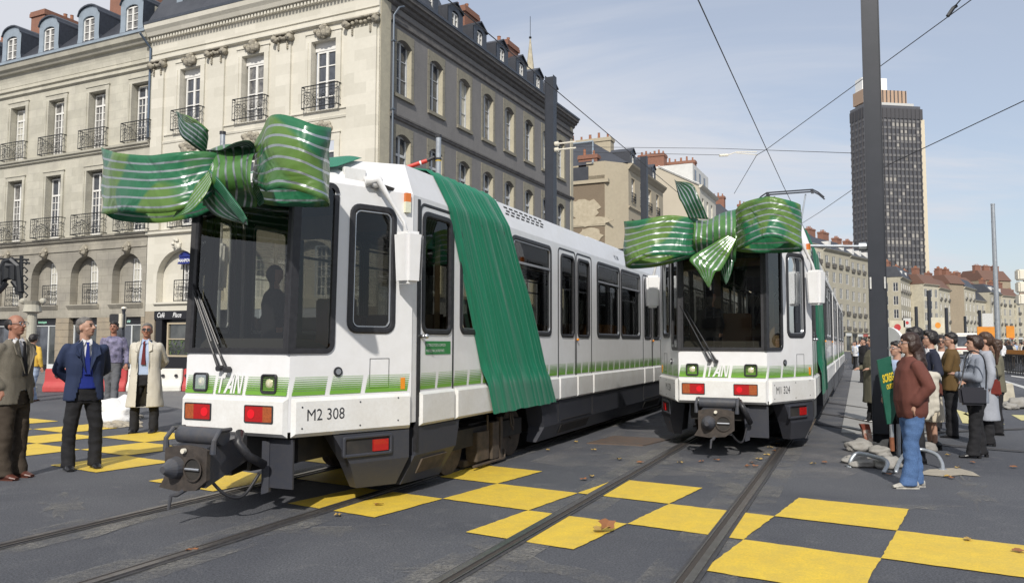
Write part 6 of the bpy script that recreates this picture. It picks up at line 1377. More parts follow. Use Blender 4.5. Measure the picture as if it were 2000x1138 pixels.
# round sign turned edge-on
g=at(1733,660,12.6); rs=empty('round_sign',(g.x,12.6,0),0,'round road sign seen almost edge-on right of the dark mast','road sign')
mb=MB(); c_=at(1734,682,12.6)-Vector((g.x,12.6,0)); L1=mb.disc_loop(c_,(-.97,-.25,0),.36,24); mb.frus(L1,[p+Vector((.045,.01,0)) for p in L1]); mb.build('disc',M['white'],rs); mb=MB(); L1=mb.disc_loop(c_+Vector((.05,.012,0)),(.97,.25,0),.33,24); mb.add(L1,[tuple(range(24))]); mb.build('back',M['galv'],rs); mb=MB(); mb.tube([(0.03,.05,0),(0.03,.05,c_.z+.2)],.03,8); mb.build('post',M['galv'],rs)
# ---- vehicles far down the road
def coach(px_,Y,rz,label,w=2.4,L=8.5,h=2.85,stripe=True):
    g=at(px_,660,Y); r=empty('coach',(g.x,Y,0),rz,label,'bus')
    mb=MB(); mb.box(-w/2,w/2,0,L,.35,h-.25); mb.frus([(-w/2,0,h-.25),(w/2,0,h-.25),(w/2,L,h-.25),(-w/2,L,h-.25)],[(-w/2+.15,.3,h),(w/2-.15,.3,h),(w/2-.15,L-.2,h),(-w/2+.15,L-.2,h)]); mb.build('body',M['bwhite'],r,bevel=.08)
    q=MB(); q.box(-w/2+.15,w/2-.15,-.03,.02,1.35,h-.4); q.build('windscreen',M['pdark'],r)
    for s in (-1,1):
        for k in range(5): q=MB(); q.box(s*w/2-.02,s*w/2+.02,.5+k*1.55,1.9+k*1.55,1.4,h-.45); q.build('side_window',M['pdark'],r)
        for y in (1.6,L-2): q=MB(); q.tube([(s*w/2-.2,y,.45),(s*w/2+.02,y,.45)],.45,16); q.build('wheel',M['rubber'],r)
        q=MB(); q.box(s*.85-.15,s*.85+.15,-.04,0,.62,.80); q.build('headlight',M['chrome'],r)
    if stripe: q=MB(); q.box(-w/2-.01,w/2+.01,-.035,0,1.0,1.12); q.build('stripe',M['bred'],r)
    q=MB(); q.box(-.5,.5,-.045,0,.5,.78); q.build('grille',M['rubber'],r); q=MB(); q.box(-w/2,w/2,-.12,.02,.33,.48); q.build('bumper',M['rubber'],r); return r
coach(1890,88,-.35,'white coach with red stripe facing the camera behind the bystanders'); coach(1845,120,-.5,'pale coach parked behind the bystanders, left of the striped coach',stripe=False); coach(1800,128,-.5,'grey roofed coach partly hidden behind the heads of the bystanders',stripe=False)
# street signs and orange site things
def sign(px_,py_,Y,shape,m1_,m2_,label):
    p=at(px_,py_,Y); r=empty('road_sign',(p.x,Y,0),0,label,'road sign'); mb=MB(); mb.tube([(0,0,0),(0,0,p.z)],.05,6); mb.build('post',M['galv'],r)
    mb=MB(); s=shape
    if s[0]=='sq': mb.box(-s[1]/2,s[1]/2,-.1,-.05,p.z-s[2]/2,p.z+s[2]/2)
    else: mb.tube([(0,-.05,p.z),(0,-.1,p.z)],s[1]/2,18)
    mb.build('face',m1_,r)
    if m2_: mb=MB(); mb.tube([(0,-.1,p.z),(0,-.12,p.z)],s[1]*.22,16); mb.build('symbol',m2_,r)
M['oran']=mat('site_orange',(.68,.26,.03),.6,var=(3,.3))
sign(1752,639,95,('sq',1.9,1.7),M['fcream'],M['bred'],'cream panel with a red disc low behind the bystanders'); sign(1771,630,95,('sq',.9,1.1),M['whitepaint'],M['bred'],'small white sign with a red dot above the other panel'); sign(1831,635,95,('sq',1.6,1.9),M['fcream'],M['oran'],'cream hoarding with an orange dot above the coaches')
sign(1972,648,62,('sq',.65,.95),M['oran'],None,'orange square sign among the crowd at the right'); sign(1926,655,62,('sq',1.5,1.4),M['oran'],None,'large orange panel beyond the lamp column, left side'); sign(1929,628,140,('sq',2.0,3.0),M['whitepaint'],None,'white hoarding in front of the far houses')
g0_,g1_=Vector((at(1962,660,42).x,42,0)),Vector((at(2040,660,36).x,36,0)); fe=empty('railing_fence',tuple(g0_),math.atan2((g1_-g0_).y,(g1_-g0_).x),'dark railing fence with orange netting along the pavement at the right edge','fence')
Lf=(g1_-g0_).length; mb=MB(); mb.box(0,Lf,-.02,.02,1.0,1.06); mb.box(0,Lf,-.02,.02,.15,.2); mb.build('rail',M['iron'],fe)
for k in range(int(Lf/.28)): mb=MB(); mb.box(k*.28,k*.28+.05,-.02,.02,0,1.05); mb.build('baluster',M['iron'],fe)
mb=MB(); mb.box(0,Lf,.05,.09,.98,1.28); mb.build('orange_netting',M['oran'],fe)
# traffic signal edge at far right
g=at(2000,660,24); ts=empty('pedestrian_signal',(g.x,24,0),0,'cream traffic signal head cut off by the right edge of the view','traffic light')
for y in (525,549,573): q=at(2001,y+12,24)-Vector((g.x,24,0)); mb=MB(); mb.box(-.16,.2,-.12,.12,q.z-.17,q.z+.17); mb.build('signal_box',M['insul'],ts,bevel=.04)
q=at(2001,600,24); mb=MB(); mb.tube([(.1,0,0),(.1,0,q.z+1)],.05,8); mb.build('post',M['steel_dk'],ts)
# ---- fallen leaves
lm=[mat('dry_leaf_brown',(.24,.10,.04),.8),mat('dry_leaf_ochre',(.38,.25,.07),.8)]
def leafmesh(seed,s):
    rnd=random.Random(seed); mb=MB(); pts=[]
    for k in range(11):
        a=2*math.pi*k/11; q=s*(1 if k%2 else .6)*rnd.uniform(.8,1.15); q=q if k%2 else q*1.25; pts.append((q*math.cos(a),.62*q*math.sin(a),.004+rnd.uniform(0,.35)*s))
    mb.add([(0,0,.01)]+pts,[(0,1+k,1+(k+1)%11) for k in range(11)]); return mb
L0=[]
for k in range(4): o=leafmesh(k,.055).build('fallen_leaf',lm[k%2],recalc=False); L0.append(o)
spots=[(740,988),(1125,864),(1140,938),(1156,932),(1470,905),(1483,898),(1460,912),(1505,875),(1512,882),(1498,890),(1520,860),(1588,907),(1610,905),(1850,932),(1858,935),(1870,915),(1980,914),(1852,890),(1735,928),(1890,1056),(1990,1080),(1520,868),(1400,900),(1070,880),(1250,905),(660,1008),(375,1078),(1530,852),(1475,912),(1210,898),(1370,903),(1160,880),(1900,905),(1330,905)]
def leaf_label(x,y,k):
    if x<700: w='beside the rails of the left tram'
    elif 730<x<760 and y>960: w='on the yellow square by the left tram'
    elif x<1300: w='in the gap between the two tracks'
    elif x<1560 and y<925: w='on the right rail in front of the right tram'
    elif x<1640: w='just right of the right tram'
    elif y>1000: w='on the yellow square at the lower right'
    else: w='near the feet of the waiting group'
    return ('brown' if k%2==0 else 'ochre')+' dry fallen leaf '+w
for k,(x,y) in enumerate(spots):
    g=gp(x,y); o=L0[k] if k<4 else inst(L0[k%4],None,(0,0,0)); o.location=(g.x,g.y,.012); o.rotation_euler=(0,0,k*1.7); tag(o,leaf_label(x,y,k),'leaf','fallen leaves on the street')
o=leafmesh(9,.10).build('fallen_leaf',lm[1],recalc=False); g=gp(1177,1040); o.location=(g.x,g.y,.03); tag(o,'large curled dry leaf on the yellow square between the rails','leaf'); sd=o.modifiers.new('t','SOLIDIFY'); sd.thickness=.004
q=leafmesh(13,.09).build('curled_lobe',lm[0],o,recalc=False); q.rotation_euler=(1.1,.2,.4); q.location=(.03,0,.04)
# ================================================================ people
def skinm(c): return mat('skin',c,.55,var=[(14,.35,3,(c[0]*.8,c[1]*.62,c[2]*.55))])
M['skin']=skinm((.42,.25,.18)); M['skin2']=skinm((.34,.165,.11)); M['skin3']=skinm((.50,.27,.18))
M['eye']=mat('eye_dark',(.02,.015,.012),.2); M['lip']=mat('lips',(.30,.09,.07),.5)
def remesh(mb,name,m,parent,vox,sm=6,disp=0,freq=7,seed=0,post=None,dec=None,stretch=1):
    me=bpy.data.meshes.new('raw'); me.from_pydata(mb.v,[],mb.f)
    b=bmesh.new(); b.from_mesh(me); bmesh.ops.recalc_face_normals(b,faces=b.faces); b.to_mesh(me); b.free()
    o=bpy.data.objects.new('raw',me); COL.objects.link(o)
    r=o.modifiers.new('r','REMESH'); r.mode='VOXEL'; r.voxel_size=vox
    if sm: s=o.modifiers.new('s','SMOOTH'); s.iterations=sm; s.factor=.5
    dg=bpy.context.evaluated_depsgraph_get(); me2=bpy.data.meshes.new_from_object(o.evaluated_get(dg)); bpy.data.objects.remove(o); bpy.data.meshes.remove(me)
    if disp:
        ns=[v.normal.copy() for v in me2.vertices]
        for v,n in zip(me2.vertices,ns):
            c=v.co; d=mnoise.noise(Vector((c.x*freq+seed,c.y*freq,c.z*freq*stretch)))+.5*mnoise.noise(Vector((c.x*freq*2.3,c.y*freq*2.3+seed,c.z*freq*2*stretch)))
            v.co=c+n*d*disp
    if post:
        b=bmesh.new(); b.from_mesh(me2); post(b); b.to_mesh(me2); b.free()
    me2.name=name; me2.materials.clear()
    for mm in (m if isinstance(m,(list,tuple)) else [m]): me2.materials.append(mm)
    me2.polygons.foreach_set('use_smooth',[True]*len(me2.polygons))
    oo=bpy.data.objects.new(name,me2); COL.objects.link(oo)
    if parent: oo.parent=parent
    return oo
def cap(mb,a,b_,r0,r1=None,n=10):
    a,b_=Vector(a),Vector(b_); r1=r0 if r1 is None else r1; d=(b_-a)
    if d.length<1e-6: return mb.sphere(a,r0)
    d.normalize(); P=[];Rr=[]
    for k in (1,.7,.35): P.append(a-d*r0*k*.98); Rr.append(r0*math.sqrt(max(.0004,1-k*k)))
    P.append(a);Rr.append(r0);P.append(b_);Rr.append(r1)
    for k in (.35,.7,1): P.append(b_+d*r1*k*.98); Rr.append(r1*math.sqrt(max(.0004,1-k*k)))
    return mb.tube(P,Rr,n)
def sect(mb,secs,n=18,p=2.4):
    """stack of super-ellipse sections (z,hy,hx,xo[,yo])"""
    L=[]
    for s in secs:
        z,hy,hx,xo=s[:4]; yo=s[4] if len(s)>4 else 0; l=[]
        for k in range(n):
            a=2*math.pi*k/n; c,s_=math.cos(a),math.sin(a); l.append((xo+hx*math.copysign(abs(c)**(2/p),c),yo+hy*math.copysign(abs(s_)**(2/p),s_),z))
        L.append(l)
    return mb.loft(L)
ARMS=dict(down=((-.03,.262,1.13),(.03,.27,.90)),behind=((-.15,.255,1.15),(-.22,.05,.97)),pocket=((-.09,.262,1.16),(.05,.185,.97)),folded=((.06,.26,1.15),(.24,-.03,1.20)),hold=((-.02,.27,1.14),(.20,.20,1.10)),cross=((.03,.25,1.16),(.20,-.05,1.10)),bagarm=((-.06,.27,1.15),(.12,.26,1.02)))
def hand(mb,w,d,side,s=1,curl=.4):
    """palm and five bent fingers leaving the wrist w in direction d"""
    w=Vector(w); d=Vector(d).normalized(); up=Vector((0,0,1)) if abs(d.z)<.8 else Vector((1,0,0)); a=d.cross(up).normalized(); nrm=a.cross(d).normalized()
    pe=w+d*.085; cap(mb,w+d*.01,pe-d*.02,.026,.030,8); cap(mb,w+a*.018+d*.02,pe+a*.02-d*.02,.016,.016,8); cap(mb,w-a*.018+d*.02,pe-a*.02-d*.02,.016,.016,8)
    for k,(o,l) in enumerate(((-.033,.062),(-.011,.072),(.011,.068),(.033,.052))):
        b0=pe-d*.012+a*o; b1=b0+d*l*.55-nrm*l*.15*curl; b2=b1+d*l*.45*(1-curl*.6)-nrm*l*.5*curl; cap(mb,b0,b1,.0095,.009,6); cap(mb,b1,b2,.009,.0075,6)
    t0=w+d*.03+a*.028*side; t1=t0+d*.03+a*.03*side-nrm*.01; cap(mb,t0,t1,.012,.010,6); cap(mb,t1,t1+d*.028,.010,.008,6)
def person(px_,Y,h,face,label,top,bottom,shoe,hairc,arms=('down','down'),hair='short',headturn=0,skin='skin',shirt=None,tie=None,vneck=None,jacket='blazer',glasses=None,legs='trousers',vox=.010,stance=.10,z0=0,ground=None,female=False,leglen=None,bulk=1,headtilt=0,step=0,dispo=.008,dirs=None,hemz=None,opening=True):
    g=at(px_,660,Y); r=empty('person',(g.x,Y,z0),face,label,'person'); s=h/1.75; r.scale=(s,s,s)
    ms=lambda x:M[x] if isinstance(x,str) else x
    A=[]
    for sd,a in ((1,arms[0]),(-1,arms[1])):
        e,w=ARMS[a] if isinstance(a,str) else a; A.append((sd,Vector((e[0],e[1]*sd,e[2])),Vector((w[0],w[1]*sd,w[2]))))
    SH=.185*(.92 if female else 1)
    fx=[(stance,step),(-stance,-step)]
    # ---- body, one continuous figure
    mb=MB(); ht=Matrix.Rotation(headturn,4,'Z')@Matrix.Rotation(headtilt,4,'Y')
    hd=lambda x,y,z:(ht@Vector((x,y,z-1.52)))+Vector((0,0,1.52))
    def hell(c,rr_,): mb.sphere((0,0,0),rr_,14,10,M=lambda v:hd(v.x+c[0],v.y+c[1],v.z+c[2]))
    hell((.0,0,1.665),(.098,.076,.098)); hell((.028,0,1.615),(.070,.060,.085)); hell((.045,0,1.572),(.046,.040,.036)); hell((.055,0,1.668),(.042,.058,.05))
    cap(mb,hd(.098,0,1.665),hd(.118,0,1.632),.010,.0155,8); cap(mb,hd(.10,-.012,1.628),hd(.10,.012,1.628),.010,.010,6)
    cap(mb,hd(.088,-.018,1.596),hd(.088,.018,1.596),.010,.010,6); cap(mb,hd(.078,-.012,1.565),hd(.078,.012,1.565),.016,.016,6)
    for sd in (-1,1): hell((-.006,sd*.078,1.635),(.018,.010,.032)); cap(mb,hd(.07,sd*.035,1.632),hd(.05,sd*.052,1.615),.016,.016,6)
    cap(mb,hd(-.012,0,1.57),(-.012,0,1.44),.056 if not female else .048,.062,12)
    sect(mb,[(.86,.15,.10,0),(1.0,.14,.095,0),(1.2,.16,.10,0),(1.38,.165,.095,0),(1.45,.10,.07,0)])
    for sd,e,w in A:
        sh=Vector((0,sd*SH,1.41)); cap(mb,sh,e,.045,.036); cap(mb,e,w,.036,.026)
        d=(w-e).normalized()
        if dirs or (arms[0 if sd>0 else 1]=='pocket'): d=Vector((.12,-.05*sd,-1))
        hand(mb,w,d,sd)
    for (fy,fxx) in fx:
        hip=Vector((0,math.copysign(.09,fy),.90)); kn=Vector((fxx*.5+.02,fy*.95,.49)); an=Vector((fxx,fy,.09)); cap(mb,hip,kn,.075,.052); cap(mb,kn,an,.052,.036); cap(mb,an+Vector((0,0,-.045)),an+Vector((.10,0,-.060)),.024,.018)
    remesh(mb,'body',ms(skin),r,vox,sm=3)
    # ---- face details
    mb=MB()
    for sd in (-1,1): 
        c=hd(.090,sd*.030,1.664); mb.sphere(tuple(c),(.010,.012,.007),8,6)
    mb.build('eyes',M['eye'],r,smooth=True)
    hm=ms(hairc); mb=MB()
    for sd in (-1,1): cap(mb,hd(.098,sd*.014,1.684),hd(.086,sd*.047,1.686),.0055,.004,6)
    mb.build('eyebrows',hm,r,smooth=True)
    mb=MB(); cap(mb,hd(.099,-.018,1.597),hd(.099,.018,1.597),.0045,.0045,6); mb.build('mouth',M['lip'],r,smooth=True)
    if glasses:
        mb=MB()
        for sd in (-1,1):
            mb2=mb; c=[hd(.112,sd*(.033)+.026*math.cos(a),1.663+.02*math.sin(a)) for a in [2*math.pi*k/14 for k in range(15)]]; mb.tube(c,.0028,5)
            mb.tube([hd(.11,sd*.057,1.668),hd(.0,sd*.084,1.665)],.0026,5)
            if glasses=='dark': mb.add([hd(.113,sd*.033+.026*math.cos(a),1.663+.02*math.sin(a)) for a in [2*math.pi*k/14 for k in range(14)]],[tuple(range(14))])
        mb.tube([hd(.113,-.008,1.668),hd(.113,.008,1.668)],.0026,5); mb.build('glasses',M['rubber'] if glasses=='dark' else M['trim'],r)
    # ---- hair
    mb=MB()
    def he(c,rr_): mb.sphere((0,0,0),rr_,14,10,M=lambda v:hd(v.x+c[0],v.y+c[1],v.z+c[2]))
    if hair=='bald': 
        for sd in (-1,1): he((-.028,sd*.062,1.665),(.062,.028,.050))
        he((-.068,0,1.655),(.045,.070,.065))
    elif hair=='thin': he((-.020,0,1.700),(.092,.081,.078)); he((-.055,0,1.65),(.060,.080,.085)); he((.035,0,1.738),(.045,.05,.022))
    elif hair=='short': he((-.018,0,1.705),(.100,.086,.085)); he((-.05,0,1.655),(.068,.082,.09)); he((.04,0,1.738),(.05,.062,.035))
    elif hair=='full': he((-.02,0,1.700),(.106,.092,.090)); he((-.055,0,1.655),(.078,.090,.10)); he((.045,0,1.742),(.06,.075,.045)); [he((-.01,sd*.078,1.66),(.05,.025,.06)) for sd in (-1,1)]
    elif hair=='long':
        he((-.02,0,1.70),(.110,.096,.092)); he((-.05,0,1.64),(.085,.098,.13)); [he((-.01,sd*.075,1.64),(.055,.03,.10)) for sd in (-1,1)]
        cap(mb,hd(-.07,0,1.60),(-.10,.02,1.42),.085,.080,12); cap(mb,(-.06,.07,1.50),(-.02,.13,1.30),.06,.05,10); cap(mb,(-.10,.02,1.42),(-.12,.03,1.22),.078,.04,12)
    elif hair=='ponytail': he((-.02,0,1.705),(.106,.092,.088)); he((-.05,0,1.655),(.078,.090,.10)); cap(mb,hd(-.11,0,1.67),(-.18,.0,1.50),.045,.04,10); cap(mb,(-.18,0,1.50),(-.16,0,1.28),.042,.02,10)
    remesh(mb,'hair',hm,r,.010,sm=2,disp=.007 if hair not in ('bald','thin') else .003,freq=26,seed=px_)
    # ---- trousers or skirt
    if legs=='trousers':
        mb=MB(); sect(mb,[(.76,.175,.115,0),(.9,.178,.120,0),(1.02,.160,.112,0)])
        for (fy,fxx) in fx:
            sy=math.copysign(.088,fy); L=[(.84,.094,.108,0,sy),(.66,.086,.096,fxx*.25+.01,sy*.6+fy*.4),(.48,.074,.082,fxx*.5+.02,fy*.97),(.28,.072,.080,fxx*.8+.0,fy),(.09,.072,.092,fxx+.018,fy),(.035,.072,.098,fxx+.026,fy)]
            sect(mb,L[::-1],16,2.2)
        remesh(mb,'trousers',ms(bottom),r,.014,sm=4,disp=dispo*1.3,freq=8,seed=px_+1,stretch=1.5)
    else:
        mb=MB(); sect(mb,[(hemz or .42,.215,.18,0),(.6,.20,.165,0),(.8,.185,.135,0),(.92,.175,.12,0),(1.04,.15,.11,0)],24,2.1)
        remesh(mb,'skirt',ms(bottom),r,.014,sm=3,disp=.012,freq=9,seed=px_,stretch=.2)
    # ---- shoes
    for (fy,fxx) in fx:
        mb=MB(); hl=.0 if not female else .035
        sect_=[(fxx-.08,.036,.075),(fxx-.03,.044,.105),(fxx+.06,.047,.088),(fxx+.14,.048,.052),(fxx+.20,.030,.030)]
        L=[]
        for x,wd,ht_ in sect_: L.append([(x,fy+wd*math.cos(a),max(.004,.004+ht_*(.5+.5*math.sin(a))+ (0 if x>fxx+.05 else hl))) for a in [2*math.pi*k/12 for k in range(12)]])
        mb.loft(L); mb.box(fxx-.082,fxx+.175 if not female else fxx-.045,fy-.036,fy+.036,.0,.016+hl*.8); mb.build('shoe',ms(shoe),r,smooth=not True)
    # ---- upper clothing
    if jacket in ('blazer','bulky','coat','shirt','jumper','longcoat'):
        k=bulk
        if jacket=='blazer': S=[(.80,.215,.150,0),(.95,.205,.142,0),(1.08,.192,.130,.005),(1.22,.205,.138,.01),(1.35,.215,.130,.005),(1.43,.170,.105,-.005),(1.475,.095,.080,-.01),(1.50,.075,.072,-.01)]
        elif jacket=='bulky': S=[(.80,.17,.13,0),(.86,.20,.150,0),(1.0,.21,.165,.01),(1.2,.22,.160,.01),(1.35,.215,.14,0),(1.43,.17,.11,-.01),(1.50,.09,.09,-.01)]
        elif jacket=='coat': S=[(.42,.285,.20,0),(.6,.265,.185,0),(.85,.245,.165,0),(1.05,.225,.15,0),(1.22,.23,.15,.01),(1.35,.235,.14,.005),(1.43,.185,.115,-.005),(1.49,.10,.088,-.01)]
        elif jacket=='longcoat': S=[(.40,.27,.19,0),(.85,.235,.16,0),(1.22,.23,.15,.01),(1.35,.225,.14,0),(1.43,.18,.11,-.005),(1.49,.09,.085,-.01)]
        elif jacket=='jumper': S=[(.92,.195,.135,0),(1.05,.19,.130,0),(1.22,.20,.132,.008),(1.35,.20,.122,.003),(1.43,.15,.098,-.005),(1.475,.08,.07,-.01)]
        else: S=[(.92,.185,.128,0),(1.05,.178,.122,0),(1.22,.19,.128,.008),(1.35,.195,.118,.003),(1.43,.15,.095,-.005),(1.475,.078,.07,-.01)]
        q=.93 if female else 1
        mb=MB(); sect(mb,[(z,a*k*q,b_*k*q,c) for z,a,b_,c in S],24,2.5)
        r0,r1=(.068,.055) if jacket in ('blazer','coat','longcoat') else ((.078,.066) if jacket=='bulky' else (.06,.045))
        for sd,e,w in A:
            sh=Vector((-.0,sd*(SH+.005)*k,1.395)); cap(mb,sh,e,r0,r0*.93,12); cap(mb,e,w-(w-e).normalized()*(.03 if jacket!='shirt' else .0),r0*.92,r1,12)
        op={'blazer':(1.10,.085),'coat':(1.0,.10)}.get(jacket)
        def post(b):
            if not(op and shirt and opening): return
            kill=[]
            for f in b.faces:
                c=f.calc_center_median()
                if c.x>.03 and f.normal.x>.1:
                    z=c.z
                    if jacket=='coat': hw=.105 if z>1.15 else .085
                    else: hw=op[1]*max(0,(z-op[0])/.36) if z>op[0] else (.0 if vneck is None and z>.95 else max(0,(op[0]-z)*.30) if vneck is None else .055+max(0,(op[0]-z)*.22))
                    if vneck is not None and z>op[0]-.2: hw=max(hw,.055)
                    if z<1.5 and abs(c.y)<hw: kill.append(f)
            bmesh.ops.delete(b,geom=kill,context='FACES')
        remesh(mb,'jacket' if jacket!='shirt' else 'shirt',ms(top),r,.0125,sm=4,disp=dispo*(1.2 if jacket=='bulky' else 1),freq=9,seed=px_+5,post=post,stretch=.45)
        if shirt:
            mb=MB(); sect(mb,[(.93,.175,.118,0),(1.05,.168,.115,0),(1.22,.18,.122,.008),(1.35,.185,.112,.003),(1.43,.14,.09,-.005),(1.47,.070,.066,-.008),(1.505,.062,.062,-.008)],24,2.5); remesh(mb,'shirt',ms(shirt),r,.014,sm=3,disp=.003,freq=8)
            for sd in (-1,1):
                mb=MB(); mb.frus([(.052,sd*.006,1.492),(.040,sd*.046,1.515),(.070,sd*.058,1.462),(.092,sd*.036,1.440)],[(.060,sd*.008,1.494),(.046,sd*.050,1.518),(.078,sd*.062,1.464),(.102,sd*.036,1.442)]); mb.build('collar',ms(shirt),r)
            if tie: mb=MB(); mb.frus([(.108,-.018,1.475),(.108,.018,1.475),(.120,.015,1.44),(.120,-.015,1.44)],[(.118,-.018,1.475),(.118,.018,1.475),(.132,.013,1.44),(.132,-.013,1.44)]); mb.frus([(.120,-.014,1.44),(.120,.014,1.44),(.128,.038,1.10),(.128,-.038,1.10)],[(.133,-.012,1.44),(.133,.012,1.44),(.150,.034,1.10),(.150,-.034,1.10)]); mb.build('tie',ms(tie),r,bevel=.002)
            if vneck:
                mb=MB(); sect(mb,[(.93,.185,.130,0),(1.05,.178,.125,0),(1.22,.19,.130,.008),(1.34,.19,.121,.003),(1.42,.15,.10,-.005)],24,2.5)
                def pv(b): bmesh.ops.delete(b,geom=[f for f in b.faces if f.calc_center_median().x>.03 and abs(f.calc_center_median().y)<.08*max(0,(f.calc_center_median().z-1.24)/.16)],context='FACES')
                remesh(mb,'pullover',ms(vneck),r,.0125,sm=2,disp=.002,post=pv)
            if jacket in ('blazer','coat'):
                for sd in (-1,1):
                    zb=1.12 if jacket=='blazer' else .98
                    mb=MB(); a=[(.085,sd*.052,1.50),(.10,sd*.125,1.43),(.155,sd*.135,1.33),(.158,sd*.088,1.30),(.160,sd*(.022 if jacket=='blazer' else .10),zb)]
                    mb.frus([Vector(p) for p in a],[Vector(p)+Vector((.012,0,.004)) for p in a]); mb.build('lapel',ms(top),r,bevel=.003)
    return r
cloth=lambda n,c,sc=120,a=.5,c2=None,b_=.25: mat(n,c,.85,var=[(sc,a,3,c2 or tuple(x*.5 for x in c)),(5,.3,3,tuple(x*.7 for x in c))],bump=(sc*2,b_,.003))
K={'tweed':cloth('grey_brown_tweed',(.175,.155,.12),160,.7,(.06,.055,.045)),'brown_tr':cloth('brown_trousers',(.05,.036,.024)),'blaz':cloth('navy_blazer_wool',(.018,.032,.085)),'black':cloth('black_wool',(.010,.010,.013)),'blue':cloth('bright_blue_knit',(.008,.025,.24)),'white':cloth('white_cotton',(.72,.72,.74)),'pblue':cloth('pale_blue_cotton',(.42,.52,.72)),'trench':cloth('cream_trench',(.55,.52,.45),60,.15),'maroon':cloth('maroon_silk',(.13,.012,.014)),'yellow':cloth('yellow_jacket_cotton',(.68,.44,.07),60,.2),'ljean':cloth('pale_jeans',(.36,.44,.58),150,.4),'dgrey':cloth('washed_grey_jeans',(.12,.125,.14),150,.5),'patt':mat('patterned_purple_shirt',(.12,.115,.20),.9,var=[(16,1,2,(.04,.04,.06)),(9,.7,2,(.30,.28,.42))]),'rust':cloth('rust_red_jacket',(.135,.043,.032),90,.4),'jeans':cloth('blue_jeans',(.085,.165,.34),110,.7,(.03,.07,.17)),'navy':cloth('dark_navy_jacket',(.013,.017,.038)),'sand':cloth('beige_skirt_cloth',(.52,.46,.36),60,.2),'olive':cloth('olive_brown_cloth',(.115,.066,.018)),'grey':cloth('light_grey_wool',(.235,.26,.31),140,.35),'lgrey':cloth('pale_grey_coat',(.36,.38,.43)),'ochre':cloth('grey_green_coat',(.14,.13,.09)),'brownj':cloth('dark_brown_jacket',(.06,.032,.02))}
H_={'black':mat('hair_black',(.012,.009,.009),.5,bump=(70,.5,.01)),'dbrown':mat('hair_dark_brown',(.030,.014,.009),.5,bump=(70,.5,.01)),'brown':mat('hair_brown',(.055,.028,.016),.5,bump=(70,.5,.01)),'greyh':mat('hair_grey',(.15,.14,.13),.6,var=(40,.6,3,(.05,.045,.04)),bump=(70,.5,.01))}
SHK=mat('shoe_black_leather',(.012,.012,.014),.3); SHB=mat('shoe_brown_leather',(.09,.028,.018),.4); SHW=mat('trainer_white',(.50,.48,.42),.6,var=(20,.8,3,(.16,.16,.17)))
# facing angle: 0 = towards the right of the photo, -90 = towards the camera, 180 = towards the left
person(30,9.05,1.86,R(-12),'balding man in grey tweed jacket and dark tie at the left edge, in profile',K['tweed'],K['brown_tr'],SHB,H_['black'],('pocket','pocket'),'bald',skin='skin2',shirt=K['white'],tie=K['black'],glasses='clear',vox=.009,headtilt=-.03)
person(168,9.75,1.85,R(-50),'grey-haired man in navy blazer and bright blue pullover, hands behind his back',K['blaz'],K['black'],SHK,H_['greyh'],('behind','behind'),'thin',headturn=R(42),shirt=K['white'],tie=K['blue'],vneck=K['blue'],vox=.009,headtilt=-.08,stance=.14)
person(287,13.6,1.87,R(-82),'man in long cream trench coat, sunglasses and maroon tie',K['trench'],K['black'],SHK,H_['greyh'],('behind','behind'),'thin',skin='skin2',shirt=K['pblue'],tie=K['maroon'],glasses='dark',jacket='coat',headturn=R(10),stance=.15)
person(222,16.0,1.74,R(-80),'youth in patterned purple shirt and grey jeans with a foot on the white sack',K['patt'],K['dgrey'],SHK,H_['black'],('down','pocket'),'short',skin='skin2',jacket='jumper',z0=.22,stance=.08,step=.1)
person(66,20.6,1.74,R(75),'person in yellow jacket and pale jeans walking away at the left',K['yellow'],K['ljean'],SHB,H_['black'],('down','down'),'full',jacket='jumper',stance=.07,step=.12)
person(1776,8.62,1.66,R(176),'long-haired person in rust-red jacket and blue jeans facing the trams',K['rust'],K['jeans'],SHW,H_['dbrown'],('pocket','pocket'),'long',skin='skin',jacket='bulky',female=False,stance=.06,step=.06,headtilt=.04,glasses='clear')
person(1785,10.4,1.76,R(165),'dark-haired man in brown jacket standing behind the long-haired person',K['brownj'],K['black'],SHK,H_['black'],('down','down'),'short')
person(1750,11.3,1.58,R(195),'short bespectacled person in light blue behind the green board',K['pblue'],K['black'],SHK,H_['black'],('down','down'),'short',jacket='shirt',glasses='clear')
person(1815,11.75,1.74,R(172),'woman in dark navy jacket and beige skirt holding a cream coat',K['navy'],K['sand'],SHK,H_['black'],('hold','down'),'full',shirt=K['white'],legs='skirt',female=True,stance=.10,glasses='clear',headtilt=-.03)
person(1838,14.3,1.70,R(-120),'bystander in sunglasses whose face shows between two others',K['white'],K['black'],SHK,H_['black'],('down','down'),'short',jacket='shirt',glasses='dark')
person(1856,13.2,1.73,R(150),'man in olive-brown jacket and black trousers seen from behind',K['olive'],K['black'],SHK,H_['black'],('folded','folded'),'short',bulk=1.08,stance=.10,headturn=R(20),glasses='clear')
person(1902,10.9,1.66,R(170),'woman in light grey jacket with black shoulder bag and arms folded',K['grey'],K['black'],SHK,H_['dbrown'],('folded','cross'),'full',female=True,shirt=K['white'],opening=False,stance=.08,bulk=1.08,step=.08)
person(1922,12.2,1.72,R(160),'person in pale grey long coat behind the woman with the black bag',K['lgrey'],K['black'],SHK,H_['brown'],('down','bagarm'),'ponytail',jacket='longcoat',female=True)
person(1944,13.6,1.62,R(150),'mostly hidden person in grey-brown coat at the back of the group',K['ochre'],K['black'],SHK,H_['brown'],('hold','down'),'short')
person(1704,15.8,1.70,R(185),'person in grey-green coat mostly hidden behind the dark mast',K['ochre'],K['black'],SHK,H_['brown'],('hold','hold'),'short',jacket='longcoat')
